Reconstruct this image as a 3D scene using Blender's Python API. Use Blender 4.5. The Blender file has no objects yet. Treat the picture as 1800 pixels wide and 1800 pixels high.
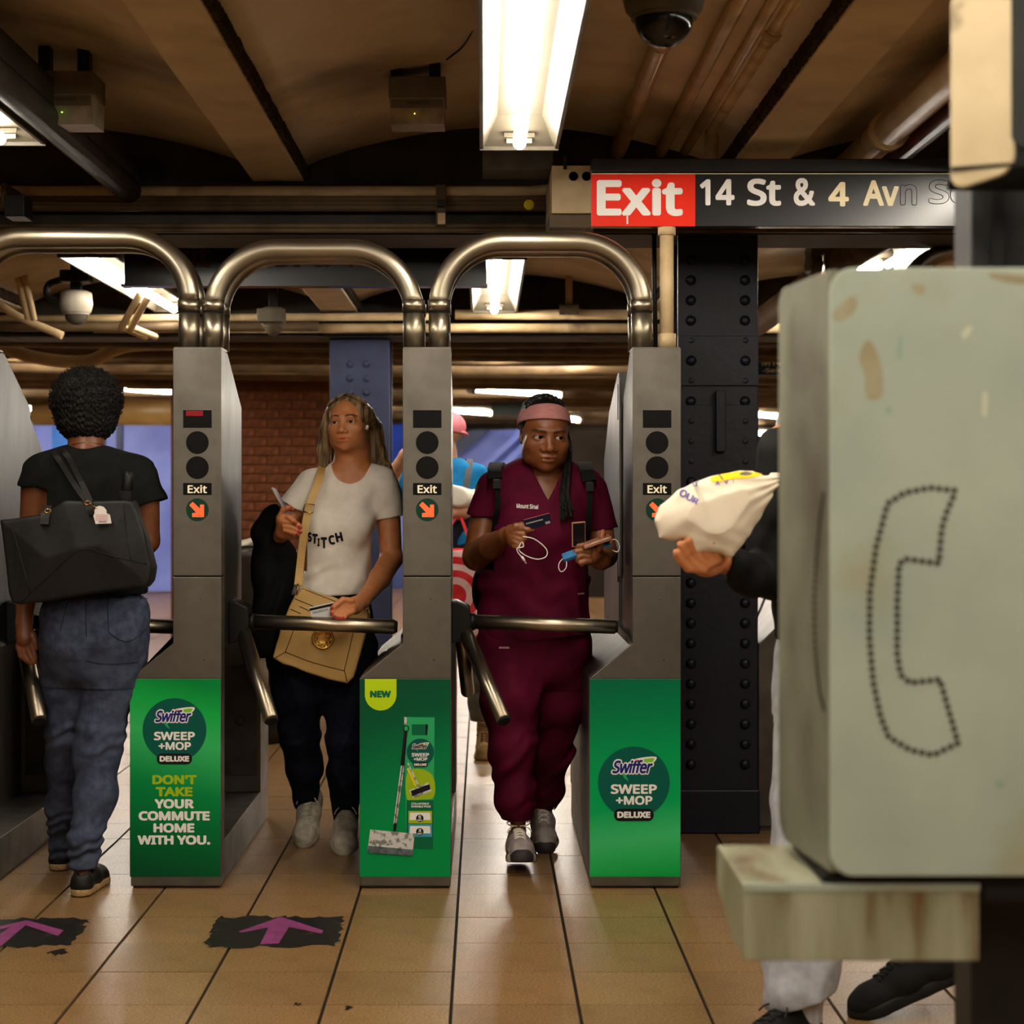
import bpy, bmesh, math, random
import numpy as np
import openvdb as vdb
from mathutils import Vector, Matrix
from mathutils.bvhtree import BVHTree

random.seed(7)
rng = np.random.default_rng(7)
sc = bpy.context.scene
COL = sc.collection

# ------------------------------------------------------------------ camera, world, exposure
F, CX, CY, CH = 3240.0, 850.0, 870.0, 1.225       # focal length in pixels, vanishing point, eye height
cam_d = bpy.data.cameras.new('camera')
cam = bpy.data.objects.new('camera', cam_d)
COL.objects.link(cam)
cam.location = (0, 0, CH)
cam.rotation_euler = (math.pi / 2, 0, 0)
cam_d.sensor_width = 36.0
cam_d.lens = 36.0 * F / 1800.0
cam_d.shift_x = (900 - CX) / 1800.0
cam_d.shift_y = -(900 - CY) / 1800.0
cam_d.clip_start = 0.05
cam_d.clip_end = 100
cam_d.dof.use_dof = True
cam_d.dof.focus_distance = 5.95
cam_d.dof.aperture_fstop = 4.4
sc.camera = cam

w = bpy.data.worlds.new('world')
sc.world = w
w.use_nodes = True
w.node_tree.nodes['Background'].inputs[0].default_value = (0.9, 0.75, 0.55, 1)
w.node_tree.nodes['Background'].inputs[1].default_value = 0.012

sc.view_settings.view_transform = 'Standard'
sc.view_settings.look = 'None'
sc.view_settings.gamma = 1.0
sc.view_settings.exposure = 0.78
sc.view_settings.use_curve_mapping = False
sc.cycles.max_bounces = 7
sc.cycles.diffuse_bounces = 5
sc.cycles.glossy_bounces = 3
sc.cycles.caustics_reflective = False
sc.cycles.caustics_refractive = False
TUBE_E = 51.0          # strength of the fluorescent tubes
TUBE_C = (1.0, 0.91, 0.775)


def at(px, py, d):
    """the point seen at pixel (px, py) that stands d metres away"""
    return Vector(((px - CX) * d / F, d, CH - (py - CY) * d / F))


def wx(px, d):
    return (px - CX) * d / F


def wz(py, d):
    return CH - (py - CY) * d / F


def fl(px, py):
    """the floor point seen at a pixel"""
    d = CH * F / (py - CY)
    return Vector((wx(px, d), d, 0))


# ------------------------------------------------------------------ materials
def lin(c):
    if isinstance(c, str):
        c = [int(c[i:i + 2], 16) for i in (0, 2, 4)]
    o = []
    for v in c[:3]:
        v = v / 255.0
        o.append(v / 12.92 if v <= 0.04045 else ((v + 0.055) / 1.055) ** 2.4)
    return (o[0], o[1], o[2], 1.0)


MATS = {}


def mat(name, c1, c2=None, scale=6.0, rough=0.5, metal=0.0, bump=0.0, bscale=60.0, stretch=(1, 1, 1), lo=0.35, hi=0.65,
        spec=0.2, c3=None, s3=2.0, lo3=0.55, hi3=0.7, emit=0.0, sheen=0.0, sub=0.0, tint=False, aniso=0.0, rvar=0.0, alpha=1.0, trans=0.0, coords='Object', coat=0.0, detail=6.0):
    if name in MATS:
        return MATS[name]
    m = bpy.data.materials.new(name)
    m.use_nodes = True
    nt = m.node_tree
    N = nt.nodes
    L = nt.links
    b = N['Principled BSDF']
    tc = N.new('ShaderNodeTexCoord')
    mp = N.new('ShaderNodeMapping')
    mp.inputs['Scale'].default_value = stretch
    L.new(tc.outputs[coords], mp.inputs['Vector'])
    col = None
    if c2 is not None:
        nz = N.new('ShaderNodeTexNoise')
        nz.inputs['Scale'].default_value = scale
        nz.inputs['Detail'].default_value = detail
        L.new(mp.outputs[0], nz.inputs['Vector'])
        rp = N.new('ShaderNodeMapRange')
        rp.inputs['From Min'].default_value = lo
        rp.inputs['From Max'].default_value = hi
        L.new(nz.outputs['Fac'], rp.inputs['Value'])
        mx = N.new('ShaderNodeMix')
        mx.data_type = 'RGBA'
        mx.inputs['A'].default_value = lin(c1)
        mx.inputs['B'].default_value = lin(c2)
        L.new(rp.outputs[0], mx.inputs['Factor'])
        col = mx.outputs['Result']
        if rvar:
            rr = N.new('ShaderNodeMapRange')
            rr.inputs['From Min'].default_value = 0.3
            rr.inputs['From Max'].default_value = 0.7
            rr.inputs['To Min'].default_value = rough - rvar
            rr.inputs['To Max'].default_value = rough + rvar
            L.new(nz.outputs['Fac'], rr.inputs['Value'])
            L.new(rr.outputs[0], b.inputs['Roughness'])
    if c3 is not None:
        nz3 = N.new('ShaderNodeTexNoise')
        nz3.inputs['Scale'].default_value = s3
        nz3.inputs['Detail'].default_value = 8.0
        L.new(mp.outputs[0], nz3.inputs['Vector'])
        rp3 = N.new('ShaderNodeMapRange')
        rp3.inputs['From Min'].default_value = lo3
        rp3.inputs['From Max'].default_value = hi3
        L.new(nz3.outputs['Fac'], rp3.inputs['Value'])
        mx3 = N.new('ShaderNodeMix')
        mx3.data_type = 'RGBA'
        if col is None:
            mx3.inputs['A'].default_value = lin(c1)
        else:
            L.new(col, mx3.inputs['A'])
        mx3.inputs['B'].default_value = lin(c3)
        L.new(rp3.outputs[0], mx3.inputs['Factor'])
        col = mx3.outputs['Result']
    if tint:
        at_ = N.new('ShaderNodeAttribute')
        at_.attribute_name = 'tint'
        mm = N.new('ShaderNodeMix')
        mm.data_type = 'RGBA'
        mm.blend_type = 'MULTIPLY'
        mm.inputs['Factor'].default_value = 1.0
        if col is None:
            mm.inputs['A'].default_value = lin(c1)
        else:
            L.new(col, mm.inputs['A'])
        L.new(at_.outputs['Color'], mm.inputs['B'])
        col = mm.outputs['Result']
    if col is None:
        b.inputs['Base Color'].default_value = lin(c1)
    else:
        L.new(col, b.inputs['Base Color'])
    if not rvar or c2 is None:
        b.inputs['Roughness'].default_value = rough
    b.inputs['Metallic'].default_value = metal
    b.inputs['Specular IOR Level'].default_value = spec
    if sheen:
        b.inputs['Sheen Weight'].default_value = sheen
    if sub > 0.5:
        b.inputs['Subsurface Weight'].default_value = sub
        b.inputs['Subsurface Radius'].default_value = (0.012, 0.005, 0.003)
        b.inputs['Subsurface Scale'].default_value = 1.0
    if aniso:
        b.inputs['Anisotropic'].default_value = aniso
    if coat:
        b.inputs['Coat Weight'].default_value = coat
        b.inputs['Coat Roughness'].default_value = 0.15
    if trans:
        b.inputs['Transmission Weight'].default_value = trans
    if alpha < 1:
        b.inputs['Alpha'].default_value = alpha
    if emit:
        if col is not None:
            L.new(col, b.inputs['Emission Color'])
        else:
            b.inputs['Emission Color'].default_value = lin(c1)
        b.inputs['Emission Strength'].default_value = emit
    if bump:
        nb = N.new('ShaderNodeTexNoise')
        nb.inputs['Scale'].default_value = bscale
        nb.inputs['Detail'].default_value = 5.0
        L.new(mp.outputs[0], nb.inputs['Vector'])
        bp = N.new('ShaderNodeBump')
        bp.inputs['Strength'].default_value = bump
        bp.inputs['Distance'].default_value = 0.01
        L.new(nb.outputs['Fac'], bp.inputs['Height'])
        L.new(bp.outputs[0], b.inputs['Normal'])
    MATS[name] = m
    return m


def gradient_mat(name, stops, axis='Z', z0=0.0, z1=1.0, rough=0.35, skew=0.0, noise=0.0):
    """flat print whose colour runs along one axis of the object (a printed gradient)"""
    m = bpy.data.materials.new(name)
    m.use_nodes = True
    N = m.node_tree.nodes
    L = m.node_tree.links
    b = N['Principled BSDF']
    tc = N.new('ShaderNodeTexCoord')
    sp = N.new('ShaderNodeSeparateXYZ')
    L.new(tc.outputs['Object'], sp.inputs[0])
    src = sp.outputs[axis]
    if skew:
        ml = N.new('ShaderNodeMath')
        ml.operation = 'MULTIPLY_ADD'
        L.new(sp.outputs['X'], ml.inputs[0])
        ml.inputs[1].default_value = skew
        L.new(src, ml.inputs[2])
        src = ml.outputs[0]
    mr = N.new('ShaderNodeMapRange')
    mr.inputs['From Min'].default_value = z0
    mr.inputs['From Max'].default_value = z1
    L.new(src, mr.inputs['Value'])
    cr = N.new('ShaderNodeValToRGB')
    e = cr.color_ramp.elements
    e[0].position, e[0].color = stops[0][0], lin(stops[0][1])
    e[1].position, e[1].color = stops[-1][0], lin(stops[-1][1])
    for p, c in stops[1:-1]:
        q = e.new(p)
        q.color = lin(c)
    L.new(mr.outputs[0], cr.inputs['Fac'])
    L.new(cr.outputs[0], b.inputs['Base Color'])
    b.inputs['Roughness'].default_value = rough
    b.inputs['Specular IOR Level'].default_value = 0.15
    return m


# ------------------------------------------------------------------ object helpers
WL = {}


def wloc(o):
    v = Vector((0, 0, 0))
    while o is not None:
        v = v + Vector(o.location)
        o = o.parent
    return v


def props(o, label=None, cat=None, group=None, kind=None):
    if label:
        o['label'] = label
    if cat:
        o['category'] = cat
    if group:
        o['group'] = group
    if kind:
        o['kind'] = kind
    return o


def empty(name, loc, label=None, cat=None, group=None):
    o = bpy.data.objects.new(name, None)
    o.empty_display_size = 0.1
    COL.objects.link(o)
    o.location = loc
    return props(o, label, cat, group)


def link_mesh(name, me, m, parent=None, loc=None):
    """mesh in world coordinates -> object; origin at its base when top-level, at the parent's origin otherwise"""
    if m is not None and len(me.materials) == 0:
        me.materials.append(m)
    n = len(me.vertices)
    co = np.empty(n * 3, dtype=np.float32)
    me.vertices.foreach_get('co', co)
    co = co.reshape(-1, 3)
    if parent is not None:
        off = np.array(wloc(parent), dtype=np.float32)
    elif loc is not None:
        off = np.array(loc, dtype=np.float32)
    else:
        off = np.array([(co[:, 0].min() + co[:, 0].max()) / 2, (co[:, 1].min() + co[:, 1].max()) / 2, co[:, 2].min()], dtype=np.float32)
    co -= off
    me.vertices.foreach_set('co', co.ravel())
    me.update()
    o = bpy.data.objects.new(name, me)
    COL.objects.link(o)
    if parent is not None:
        o.parent = parent
    else:
        o.location = off.tolist()
    return o


class MB:
    """collects shapes (world coordinates) and links them as ONE mesh object"""

    def __init__(s):
        s.v, s.f, s.sm = [], [], []

    def add(s, vs, fs, smooth=False):
        n = len(s.v)
        s.v += [tuple(v) for v in vs]
        s.f += [tuple(i + n for i in f) for f in fs]
        s.sm += [smooth] * len(fs)
        return s

    def box(s, x0, x1, y0, y1, z0, z1, bev=0.0):
        if x0 > x1: x0, x1 = x1, x0
        if y0 > y1: y0, y1 = y1, y0
        if z0 > z1: z0, z1 = z1, z0
        if bev <= 0:
            vs = [(x, y, z) for x in (x0, x1) for y in (y0, y1) for z in (z0, z1)]
            return s.add(vs, [(0, 1, 3, 2), (4, 6, 7, 5), (0, 4, 5, 1), (2, 3, 7, 6), (0, 2, 6, 4), (1, 5, 7, 3)])
        bm = bmesh.new()
        bmesh.ops.create_cube(bm, size=1.0)
        for v in bm.verts:
            v.co = ((x0 + x1) / 2 + v.co.x * (x1 - x0), (y0 + y1) / 2 + v.co.y * (y1 - y0), (z0 + z1) / 2 + v.co.z * (z1 - z0))
        bmesh.ops.bevel(bm, geom=list(bm.edges), offset=min(bev, (x1 - x0) * .45, (y1 - y0) * .45, (z1 - z0) * .45), segments=2, profile=0.6, affect='EDGES')
        bm.verts.index_update()
        s.add([v.co[:] for v in bm.verts], [tuple(v.index for v in f.verts) for f in bm.faces])
        bm.free()
        return s

    def prism(s, pts, axis, a0, a1, bev=0.0):
        """closed outline (2D) pushed along an axis; axis 'y': pts are (x,z); 'x': (y,z); 'z': (x,y)"""
        def q(p, a):
            return {'y': (p[0], a, p[1]), 'x': (a, p[0], p[1]), 'z': (p[0], p[1], a)}[axis]
        if bev > 0:
            bm = bmesh.new()
            lo = [bm.verts.new(q(p, a0)) for p in pts]
            hi = [bm.verts.new(q(p, a1)) for p in pts]
            bm.faces.new(lo)
            bm.faces.new(list(reversed(hi)))
            k = len(pts)
            for i in range(k):
                bm.faces.new([lo[i], hi[i], hi[(i + 1) % k], lo[(i + 1) % k]])
            bmesh.ops.recalc_face_normals(bm, faces=bm.faces)
            bmesh.ops.bevel(bm, geom=list(bm.edges), offset=bev, segments=2, profile=0.6, affect='EDGES')
            bm.verts.index_update()
            s.add([v.co[:] for v in bm.verts], [tuple(v.index for v in f.verts) for f in bm.faces])
            bm.free()
            return s
        k = len(pts)
        vs = [q(p, a0) for p in pts] + [q(p, a1) for p in pts]
        fs = [tuple(range(k)), tuple(range(2 * k - 1, k - 1, -1))]
        fs += [(i, k + i, k + (i + 1) % k, (i + 1) % k) for i in range(k)]
        bm = bmesh.new()
        bv = [bm.verts.new(v) for v in vs]
        for f in fs:
            bm.faces.new([bv[i] for i in f])
        bmesh.ops.recalc_face_normals(bm, faces=bm.faces)
        bm.verts.index_update()
        s.add([v.co[:] for v in bm.verts], [tuple(v.index for v in f.verts) for f in bm.faces])
        bm.free()
        return s

    def tube(s, pts, r, n=12, cap=True, flat=1.0):
        """tube through points; r a number or one per point"""
        P = [Vector(p) for p in pts]
        m = len(P)
        R = [r] * m if not hasattr(r, '__len__') else list(r)
        vs = []
        up = None
        for i in range(m):
            t = (P[min(i + 1, m - 1)] - P[max(i - 1, 0)]).normalized()
            if up is None:
                up = Vector((0, 0, 1)) if abs(t.z) < 0.9 else Vector((1, 0, 0))
            a = t.cross(up).normalized()
            up = a.cross(t).normalized()
            for j in range(n):
                th = 2 * math.pi * j / n
                vs.append(P[i] + a * (R[i] * math.cos(th)) + up * (R[i] * math.sin(th) * flat))
        fs = [(i * n + j, (i + 1) * n + j, (i + 1) * n + (j + 1) % n, i * n + (j + 1) % n) for i in range(m - 1) for j in range(n)]
        k = len(s.v)
        s.add(vs, fs, True)
        if cap:
            s.f.append(tuple(k + j for j in range(n)))
            s.f.append(tuple(k + (m - 1) * n + j for j in reversed(range(n))))
            s.sm += [False, False]
        return s

    def cyl(s, a, b, r, n=20, r2=None):
        return s.tube([a, b], [r, r if r2 is None else r2], n)

    def lathe(s, c, prof, axis='z', n=32):
        """profile (radius, height) spun about an axis through c"""
        c = Vector(c)
        vs = []
        for r, h in prof:
            for j in range(n):
                th = 2 * math.pi * j / n
                x, y = r * math.cos(th), r * math.sin(th)
                vs.append(c + {'z': Vector((x, y, h)), 'y': Vector((x, h, y)), 'x': Vector((h, x, y))}[axis])
        m = len(prof)
        fs = [(i * n + j, i * n + (j + 1) % n, (i + 1) * n + (j + 1) % n, (i + 1) * n + j) for i in range(m - 1) for j in range(n)]
        fs += [tuple(range(n - 1, -1, -1)), tuple((m - 1) * n + j for j in range(n))]
        k = len(s.v)
        s.add(vs, fs, True)
        s.sm[-1] = s.sm[-2] = False
        return s

    def mesh(s, name):
        me = bpy.data.meshes.new(name)
        me.from_pydata(s.v, [], s.f)
        me.polygons.foreach_set('use_smooth', s.sm)
        me.update()
        return me

    def build(s, name, m, parent=None, label=None, cat=None, group=None, kind=None, loc=None, fix=False):
        me = s.mesh(name)
        if fix:
            bm = bmesh.new()
            bm.from_mesh(me)
            bmesh.ops.recalc_face_normals(bm, faces=bm.faces)
            bm.to_mesh(me)
            bm.free()
        o = link_mesh(name, me, m, parent, loc)
        return props(o, label, cat, group, kind)


def box(name, m, x0, x1, y0, y1, z0, z1, parent=None, bev=0.0, **k):
    return MB().box(x0, x1, y0, y1, z0, z1, bev).build(name, m, parent, **k)


def spline(pts, n=8, closed=False):
    """Catmull-Rom through points"""
    P = [np.array(p, dtype=float) for p in pts]
    m = len(P)
    out = []
    rngi = range(m) if closed else range(m - 1)
    for i in rngi:
        p0 = P[(i - 1) % m] if closed or i > 0 else 2 * P[0] - P[1]
        p1, p2 = P[i % m], P[(i + 1) % m]
        p3 = P[(i + 2) % m] if closed or i + 2 < m else 2 * P[-1] - P[-2]
        for k in range(n):
            t = k / n
            out.append(0.5 * ((2 * p1) + (-p0 + p2) * t + (2 * p0 - 5 * p1 + 4 * p2 - p3) * t * t + (-p0 + 3 * p1 - 3 * p2 + p3) * t ** 3))
    if not closed:
        out.append(P[-1])
    return [tuple(p) for p in out]


# ------------------------------------------------------------------ lettering
try:                                   # the typeface that ships with Blender; its built-in one otherwise
    import os
    FONT = bpy.data.fonts.load(os.path.join(bpy.utils.system_resource('DATAFILES', path='fonts'), 'NotoSansMath-Regular.woff2'))
except Exception:
    FONT = None


def text_mesh(body, bold=0.0, shear=0.0, space=1.0, res=6):
    cu = bpy.data.curves.new('t', 'FONT')
    cu.body = body
    cu.size = 1.0
    if FONT is not None:
        cu.font = FONT
    cu.shear = shear
    cu.space_character = space
    cu.resolution_u = res
    cu.fill_mode = 'FRONT'
    ob = bpy.data.objects.new('t', cu)
    COL.objects.link(ob)
    dg = bpy.context.evaluated_depsgraph_get()
    me = bpy.data.meshes.new_from_object(ob.evaluated_get(dg))
    bpy.data.objects.remove(ob)
    bpy.data.curves.remove(cu)
    co = np.array([v.co[:] for v in me.vertices])
    fs = [tuple(p.vertices) for p in me.polygons]
    bpy.data.meshes.remove(me)
    if bold > 0:                       # heavier strokes: the same outlines swept round a small circle
        n0 = len(co)
        allc, allf = [co], list(fs)
        for i in range(10):
            a = 2 * math.pi * i / 10
            allc.append(co + np.array([bold * math.cos(a), bold * math.sin(a), i + 1.0]))
            allf += [tuple(k + n0 * (i + 1) for k in f) for f in fs]
        co, fs = np.concatenate(allc), allf
    return co, fs


def text(body, x0, x1, zt, zb, y, m, parent, bold=0.02, shear=0.0, name='lettering', space=1.0, rot=0.0, label=None, face=-1, wrap=None, **kw):
    """letters fitted into the world box x0..x1, zb..zt on the plane y, facing the camera side"""
    co, fs = text_mesh(body, bold, shear, space)
    mn, mx = co.min(0), co.max(0)
    u = (co[:, 0] - mn[0]) / (mx[0] - mn[0])
    v = (co[:, 1] - mn[1]) / (mx[1] - mn[1])
    X = x0 + u * (x1 - x0)
    Z = zb + v * (zt - zb)
    if rot:
        cx, cz = (x0 + x1) / 2, (zt + zb) / 2
        c, s_ = math.cos(rot), math.sin(rot)
        X, Z = cx + (X - cx) * c - (Z - cz) * s_, cz + (X - cx) * s_ + (Z - cz) * c
    Y = np.full_like(X, y) + 2e-5 * co[:, 2]
    if wrap is not None:
        for i in range(len(X)):
            h = wrap.ray_cast(Vector((X[i], 0.0, Z[i])), Vector((0, 1, 0)))
            Y[i] = (h[0].y if h[0] is not None else y) - 0.0025 + 2e-5 * co[i, 2]
    mb = MB()
    mb.add(list(zip(X.tolist(), Y.tolist(), Z.tolist())), fs)
    return mb.build(name, m, parent, label=label, **kw)


def poly(name, pts, y, m, parent, **k):
    """flat outline in the xz plane at y, facing the camera side"""
    mb = MB()
    ar = sum(pts[i][0] * pts[(i + 1) % len(pts)][1] - pts[(i + 1) % len(pts)][0] * pts[i][1] for i in range(len(pts)))
    if ar < 0:
        pts = list(reversed(pts))
    mb.add([(p[0], y, p[1]) for p in pts], [tuple(range(len(pts)))])
    return mb.build(name, m, parent, **k)


def disc_pts(cx, cz, r, n=36, rz=None):
    rz = r if rz is None else rz
    return [(cx + r * math.cos(2 * math.pi * i / n), cz + rz * math.sin(2 * math.pi * i / n)) for i in range(n)]


def round_rect(x0, x1, z0, z1, r, n=6):
    o = []
    for cx, cz, a in ((x1 - r, z1 - r, 0), (x0 + r, z1 - r, 90), (x0 + r, z0 + r, 180), (x1 - r, z0 + r, 270)):
        for i in range(n + 1):
            t = math.radians(a + 90 * i / n)
            o.append((cx + r * math.cos(t), cz + r * math.sin(t)))
    return o
# ================================================================== THE SETTING
m_tile = mat('terrazzo_tile', (154, 120, 78), (94, 66, 36), scale=170, rough=0.33, lo=0.40, hi=0.62, bump=0.06, bscale=220, c3=(92, 70, 44), s3=6.0, lo3=0.5, hi3=0.85, coords='Generated' if False else 'Object', spec=0.42)
nt = m_tile.node_tree
oi = nt.nodes.new('ShaderNodeObjectInfo')
b_ = nt.nodes['Principled BSDF']
hs = nt.nodes.new('ShaderNodeHueSaturation')
mr_ = nt.nodes.new('ShaderNodeMapRange')
mr_.inputs['To Min'].default_value = 0.88
mr_.inputs['To Max'].default_value = 1.08
nt.links.new(oi.outputs['Random'], mr_.inputs['Value'])
lk = b_.inputs['Base Color'].links[0]
nt.links.new(lk.from_socket, hs.inputs['Color'])
nt.links.new(mr_.outputs[0], hs.inputs['Value'])
nt.links.new(hs.outputs[0], b_.inputs['Base Color'])
m_grout = mat('dark_grout', (36, 29, 21), (22, 18, 13), scale=20, rough=0.85)
m_cream = mat('cream_ceiling_paint', (224, 212, 194), (196, 182, 162), scale=1.6, rough=0.6, bump=0.25, bscale=35, c3=(130, 114, 94), s3=1.3, lo3=0.52, hi3=0.72)
m_beam = mat('cream_beam_paint', (216, 202, 176), (198, 184, 158), scale=5, rough=0.55, bump=0.15, bscale=70, c3=(100, 80, 55), s3=2.2, lo3=0.62, hi3=0.8)
m_crust = mat('dark_rust_crust', (60, 46, 32), (24, 18, 12), scale=30, rough=0.95, bump=0.8, bscale=60)
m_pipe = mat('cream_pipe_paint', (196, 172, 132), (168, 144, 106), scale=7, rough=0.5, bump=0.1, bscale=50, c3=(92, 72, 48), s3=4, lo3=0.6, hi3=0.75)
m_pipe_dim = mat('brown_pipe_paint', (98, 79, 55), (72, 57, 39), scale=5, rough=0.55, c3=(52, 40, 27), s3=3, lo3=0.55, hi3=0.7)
m_red_pipe = mat('dark_red_pipe_paint', (92, 28, 22), (60, 18, 15), scale=9, rough=0.45)
m_girder = mat('dark_girder_paint', (58, 52, 44), (38, 34, 28), scale=6, rough=0.6, bump=0.2, bscale=50)
m_navy = mat('navy_column_paint', (20, 23, 34), (14, 16, 25), scale=4, rough=0.42, bump=0.12, bscale=40, spec=0.25)
m_bluecol = mat('slate_blue_column_paint', (56, 62, 88), (46, 50, 72), scale=4, rough=0.5, bump=0.1, bscale=40)
m_black = mat('black_enamel', (14, 14, 15), (22, 21, 20), scale=12, rough=0.4)
m_void = mat('dark_far_wall_paint', (58, 50, 44), (40, 34, 30), scale=2, rough=0.8)
m_fix = mat('luminaire_white_enamel', (76, 70, 59), (68, 62, 52), scale=8, rough=0.35)
m_fixout = mat('luminaire_grey_shell', (84, 77, 64), (62, 56, 46), scale=10, rough=0.45)
m_white = mat('white_paint', (215, 208, 196), rough=0.5)
m_tube = mat('fluorescent_tube', (255, 255, 255), rough=0.4)
b_ = m_tube.node_tree.nodes['Principled BSDF']
b_.inputs['Emission Color'].default_value = (*TUBE_C, 1)
b_.inputs['Emission Strength'].default_value = TUBE_E
m_brick = mat('brown_brick', (98, 54, 27), (74, 39, 19), scale=24, rough=0.75, bump=0.3, bscale=80, c3=(116, 66, 36), s3=9, lo3=0.6, hi3=0.8)
m_mortar = mat('dark_mortar', (84, 52, 30), (66, 41, 24), scale=30, rough=0.9)

# ---- floor: every tile near the camera is a piece of its own
TX0, TY0, TS = -0.0775, 4.43, 0.3052
JX, JY = 0.0085, 0.0028
floor = MB().box(-7, 7, -4.5, 28.4, -0.12, -0.006).build('floor', m_grout, kind='structure')
t_me = MB().box(JX / 2, TS - JX / 2, JY / 2, TS - JY / 2, -0.012, 0.0).mesh('tile')
t_me.materials.append(m_tile)
near = set()
for r in range(-1, 40):
    y0 = TY0 + r * TS
    if y0 > 10.1:
        break
    for c in range(-24, 24):
        x0 = TX0 + c * TS
        if x0 + TS < -0.262 * (y0 + TS) - 0.02 or x0 > 0.293 * (y0 + TS) + 0.02 or len(near) >= 299:
            continue
        o = bpy.data.objects.new('tile', t_me)
        COL.objects.link(o)
        o.parent = floor
        o.location = (x0 - floor.location.x, y0 - floor.location.y, 0 - floor.location.z + random.uniform(-0.0006, 0.0002))
        near.add((r, c))
mb = MB()
for r in range(-29, 79):
    for c in range(-23, 23):
        if (r, c) in near:
            continue
        x0, y0 = TX0 + c * TS, TY0 + r * TS
        if y0 > 28:
            continue
        a, b, d, e = x0 + JX / 2, x0 + TS - JX / 2, y0 + JY / 2, y0 + TS - JY / 2
        mb.add([(a, d, -.012), (b, d, -.012), (b, e, -.012), (a, e, -.012), (a, d, 0), (b, d, 0), (b, e, 0), (a, e, 0)],
               [(4, 5, 6, 7), (0, 1, 5, 4), (1, 2, 6, 5), (2, 3, 7, 6), (3, 0, 4, 7)])
mb.build('tile_field', m_tile, floor, kind='stuff')

# ---- shell
box('wall_back', m_void, -7, 7, 28.2, 28.5, 0, 3.0, kind='structure')
box('wall_left', m_void, -7.3, -7, -4.5, 28.5, 0, 3.0, kind='structure')
box('wall_right', m_void, 7, 7.3, -4.5, 28.5, 0, 3.0, kind='structure')
box('wall_front', m_cream, -7, 7, -4.7, -4.5, 0, 3.0, kind='structure')
ceiling = box('ceiling', m_cream, -7.3, 7.3, -4.7, 28.5, 2.72, 2.9, kind='structure')

BX = [-5.793, -4.109, -2.425, -0.741, 0.943, 2.627, 4.311, 5.995]
BZ = 2.357
BW = 0.185


def vault(xa, xb, y0, y1, zs=2.405):
    """shallow arched ceiling panel between two beams"""
    nx, ny = 20, max(2, int((y1 - y0) / 0.5))
    vs, fs = [], []
    for j in range(ny + 1):
        y = y0 + (y1 - y0) * j / ny
        for i in range(nx + 1):
            t = i / nx
            vs.append((xa + (xb - xa) * t, y, zs + 0.15 * math.sin(math.pi * t) ** 0.8))
    for j in range(ny):
        for i in range(nx):
            a = j * (nx + 1) + i
            fs.append((a, a + nx + 1, a + nx + 2, a + 1))
    mb = MB()
    mb.add(vs, fs, True)
    return mb.build('ceiling_vault', m_cream, ceiling)


for (y0, y1) in ((-4.5, 6.66), (6.98, 9.52)):
    for a, b in zip(BX[:-1], BX[1:]):
        vault(a + BW / 2 - 0.01, b - BW / 2 + 0.01, y0, y1, 2.405 if y0 < 0 else 2.215)
for k, x in enumerate(BX):
    for (y0, y1) in ((-4.5, 6.66), (6.98, 9.52)):
        if abs(x) > 3 and y0 > 0:
            continue
        BZ = 2.357 if y0 < 0 else 2.168
        bmo = MB().box(x - BW / 2, x + BW / 2, y0, y1, BZ, BZ + 0.06, 0.006).box(x - 0.02, x + 0.02, y0, y1, BZ + 0.05, 2.72)
        bo = bmo.build('ceiling_beam', m_beam, kind='structure')
        # flaking crust along the flange side that faces the aisle
        if abs(x) < 3:
            s = 1 if x < 0 else -1
            vs, fs = [], []
            n = int((y1 - max(y0, 2.5)) / 0.012)
            for i in range(n + 1):
                y = max(y0, 2.5) + (y1 - max(y0, 2.5)) * i / n
                j1, j2, j3 = (random.uniform(0, 0.006) for _ in range(3))
                vs += [(x + s * (BW / 2 + 0.002), y, BZ + 0.002 + j2), (x + s * (BW / 2 + 0.014 + j1), y, BZ + 0.012 - j2),
                       (x + s * (BW / 2 + 0.016 + j3), y, BZ + 0.036 + j1), (x + s * (BW / 2 + 0.006 + j1), y, BZ + 0.058 + j3)]
            for i in range(n):
                for q in range(3):
                    a = i * 4 + q
                    fs.append((a, a + 4, a + 5, a + 1))
            mb = MB()
            mb.add(vs, fs)
            mb.build('rust_crust', m_crust, bo, label='flaking dark rust along the beam edge')

# transverse girders
g1 = MB().box(-7, 7, 6.70, 6.98, 2.185, 2.72, 0.006).box(-7, 7, 6.66, 7.02, 2.165, 2.188, 0.003).build('ceiling_girder', m_girder, kind='structure')
g2 = MB().box(-7, 7, 9.56, 9.80, 2.06, 2.72, 0.006).box(-7, 7, 9.52, 9.84, 2.04, 2.062, 0.003).build('ceiling_girder', m_girder, kind='structure')
g3 = MB().box(-7, 7, 15.6, 15.9, 2.36, 2.72, 0.006).build('ceiling_girder', m_girder, kind='structure')
g4 = MB().box(-7, 7, 22.6, 22.9, 2.36, 2.72, 0.006).build('ceiling_girder', m_girder, kind='structure')
for gy in (12.2, 14.0, 18.5, 20.6, 25.0, 26.8):
    box('ceiling_beam', m_beam, -7, 7, gy, gy + 0.16, 2.40, 2.72, kind='structure', bev=0.005)


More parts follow.
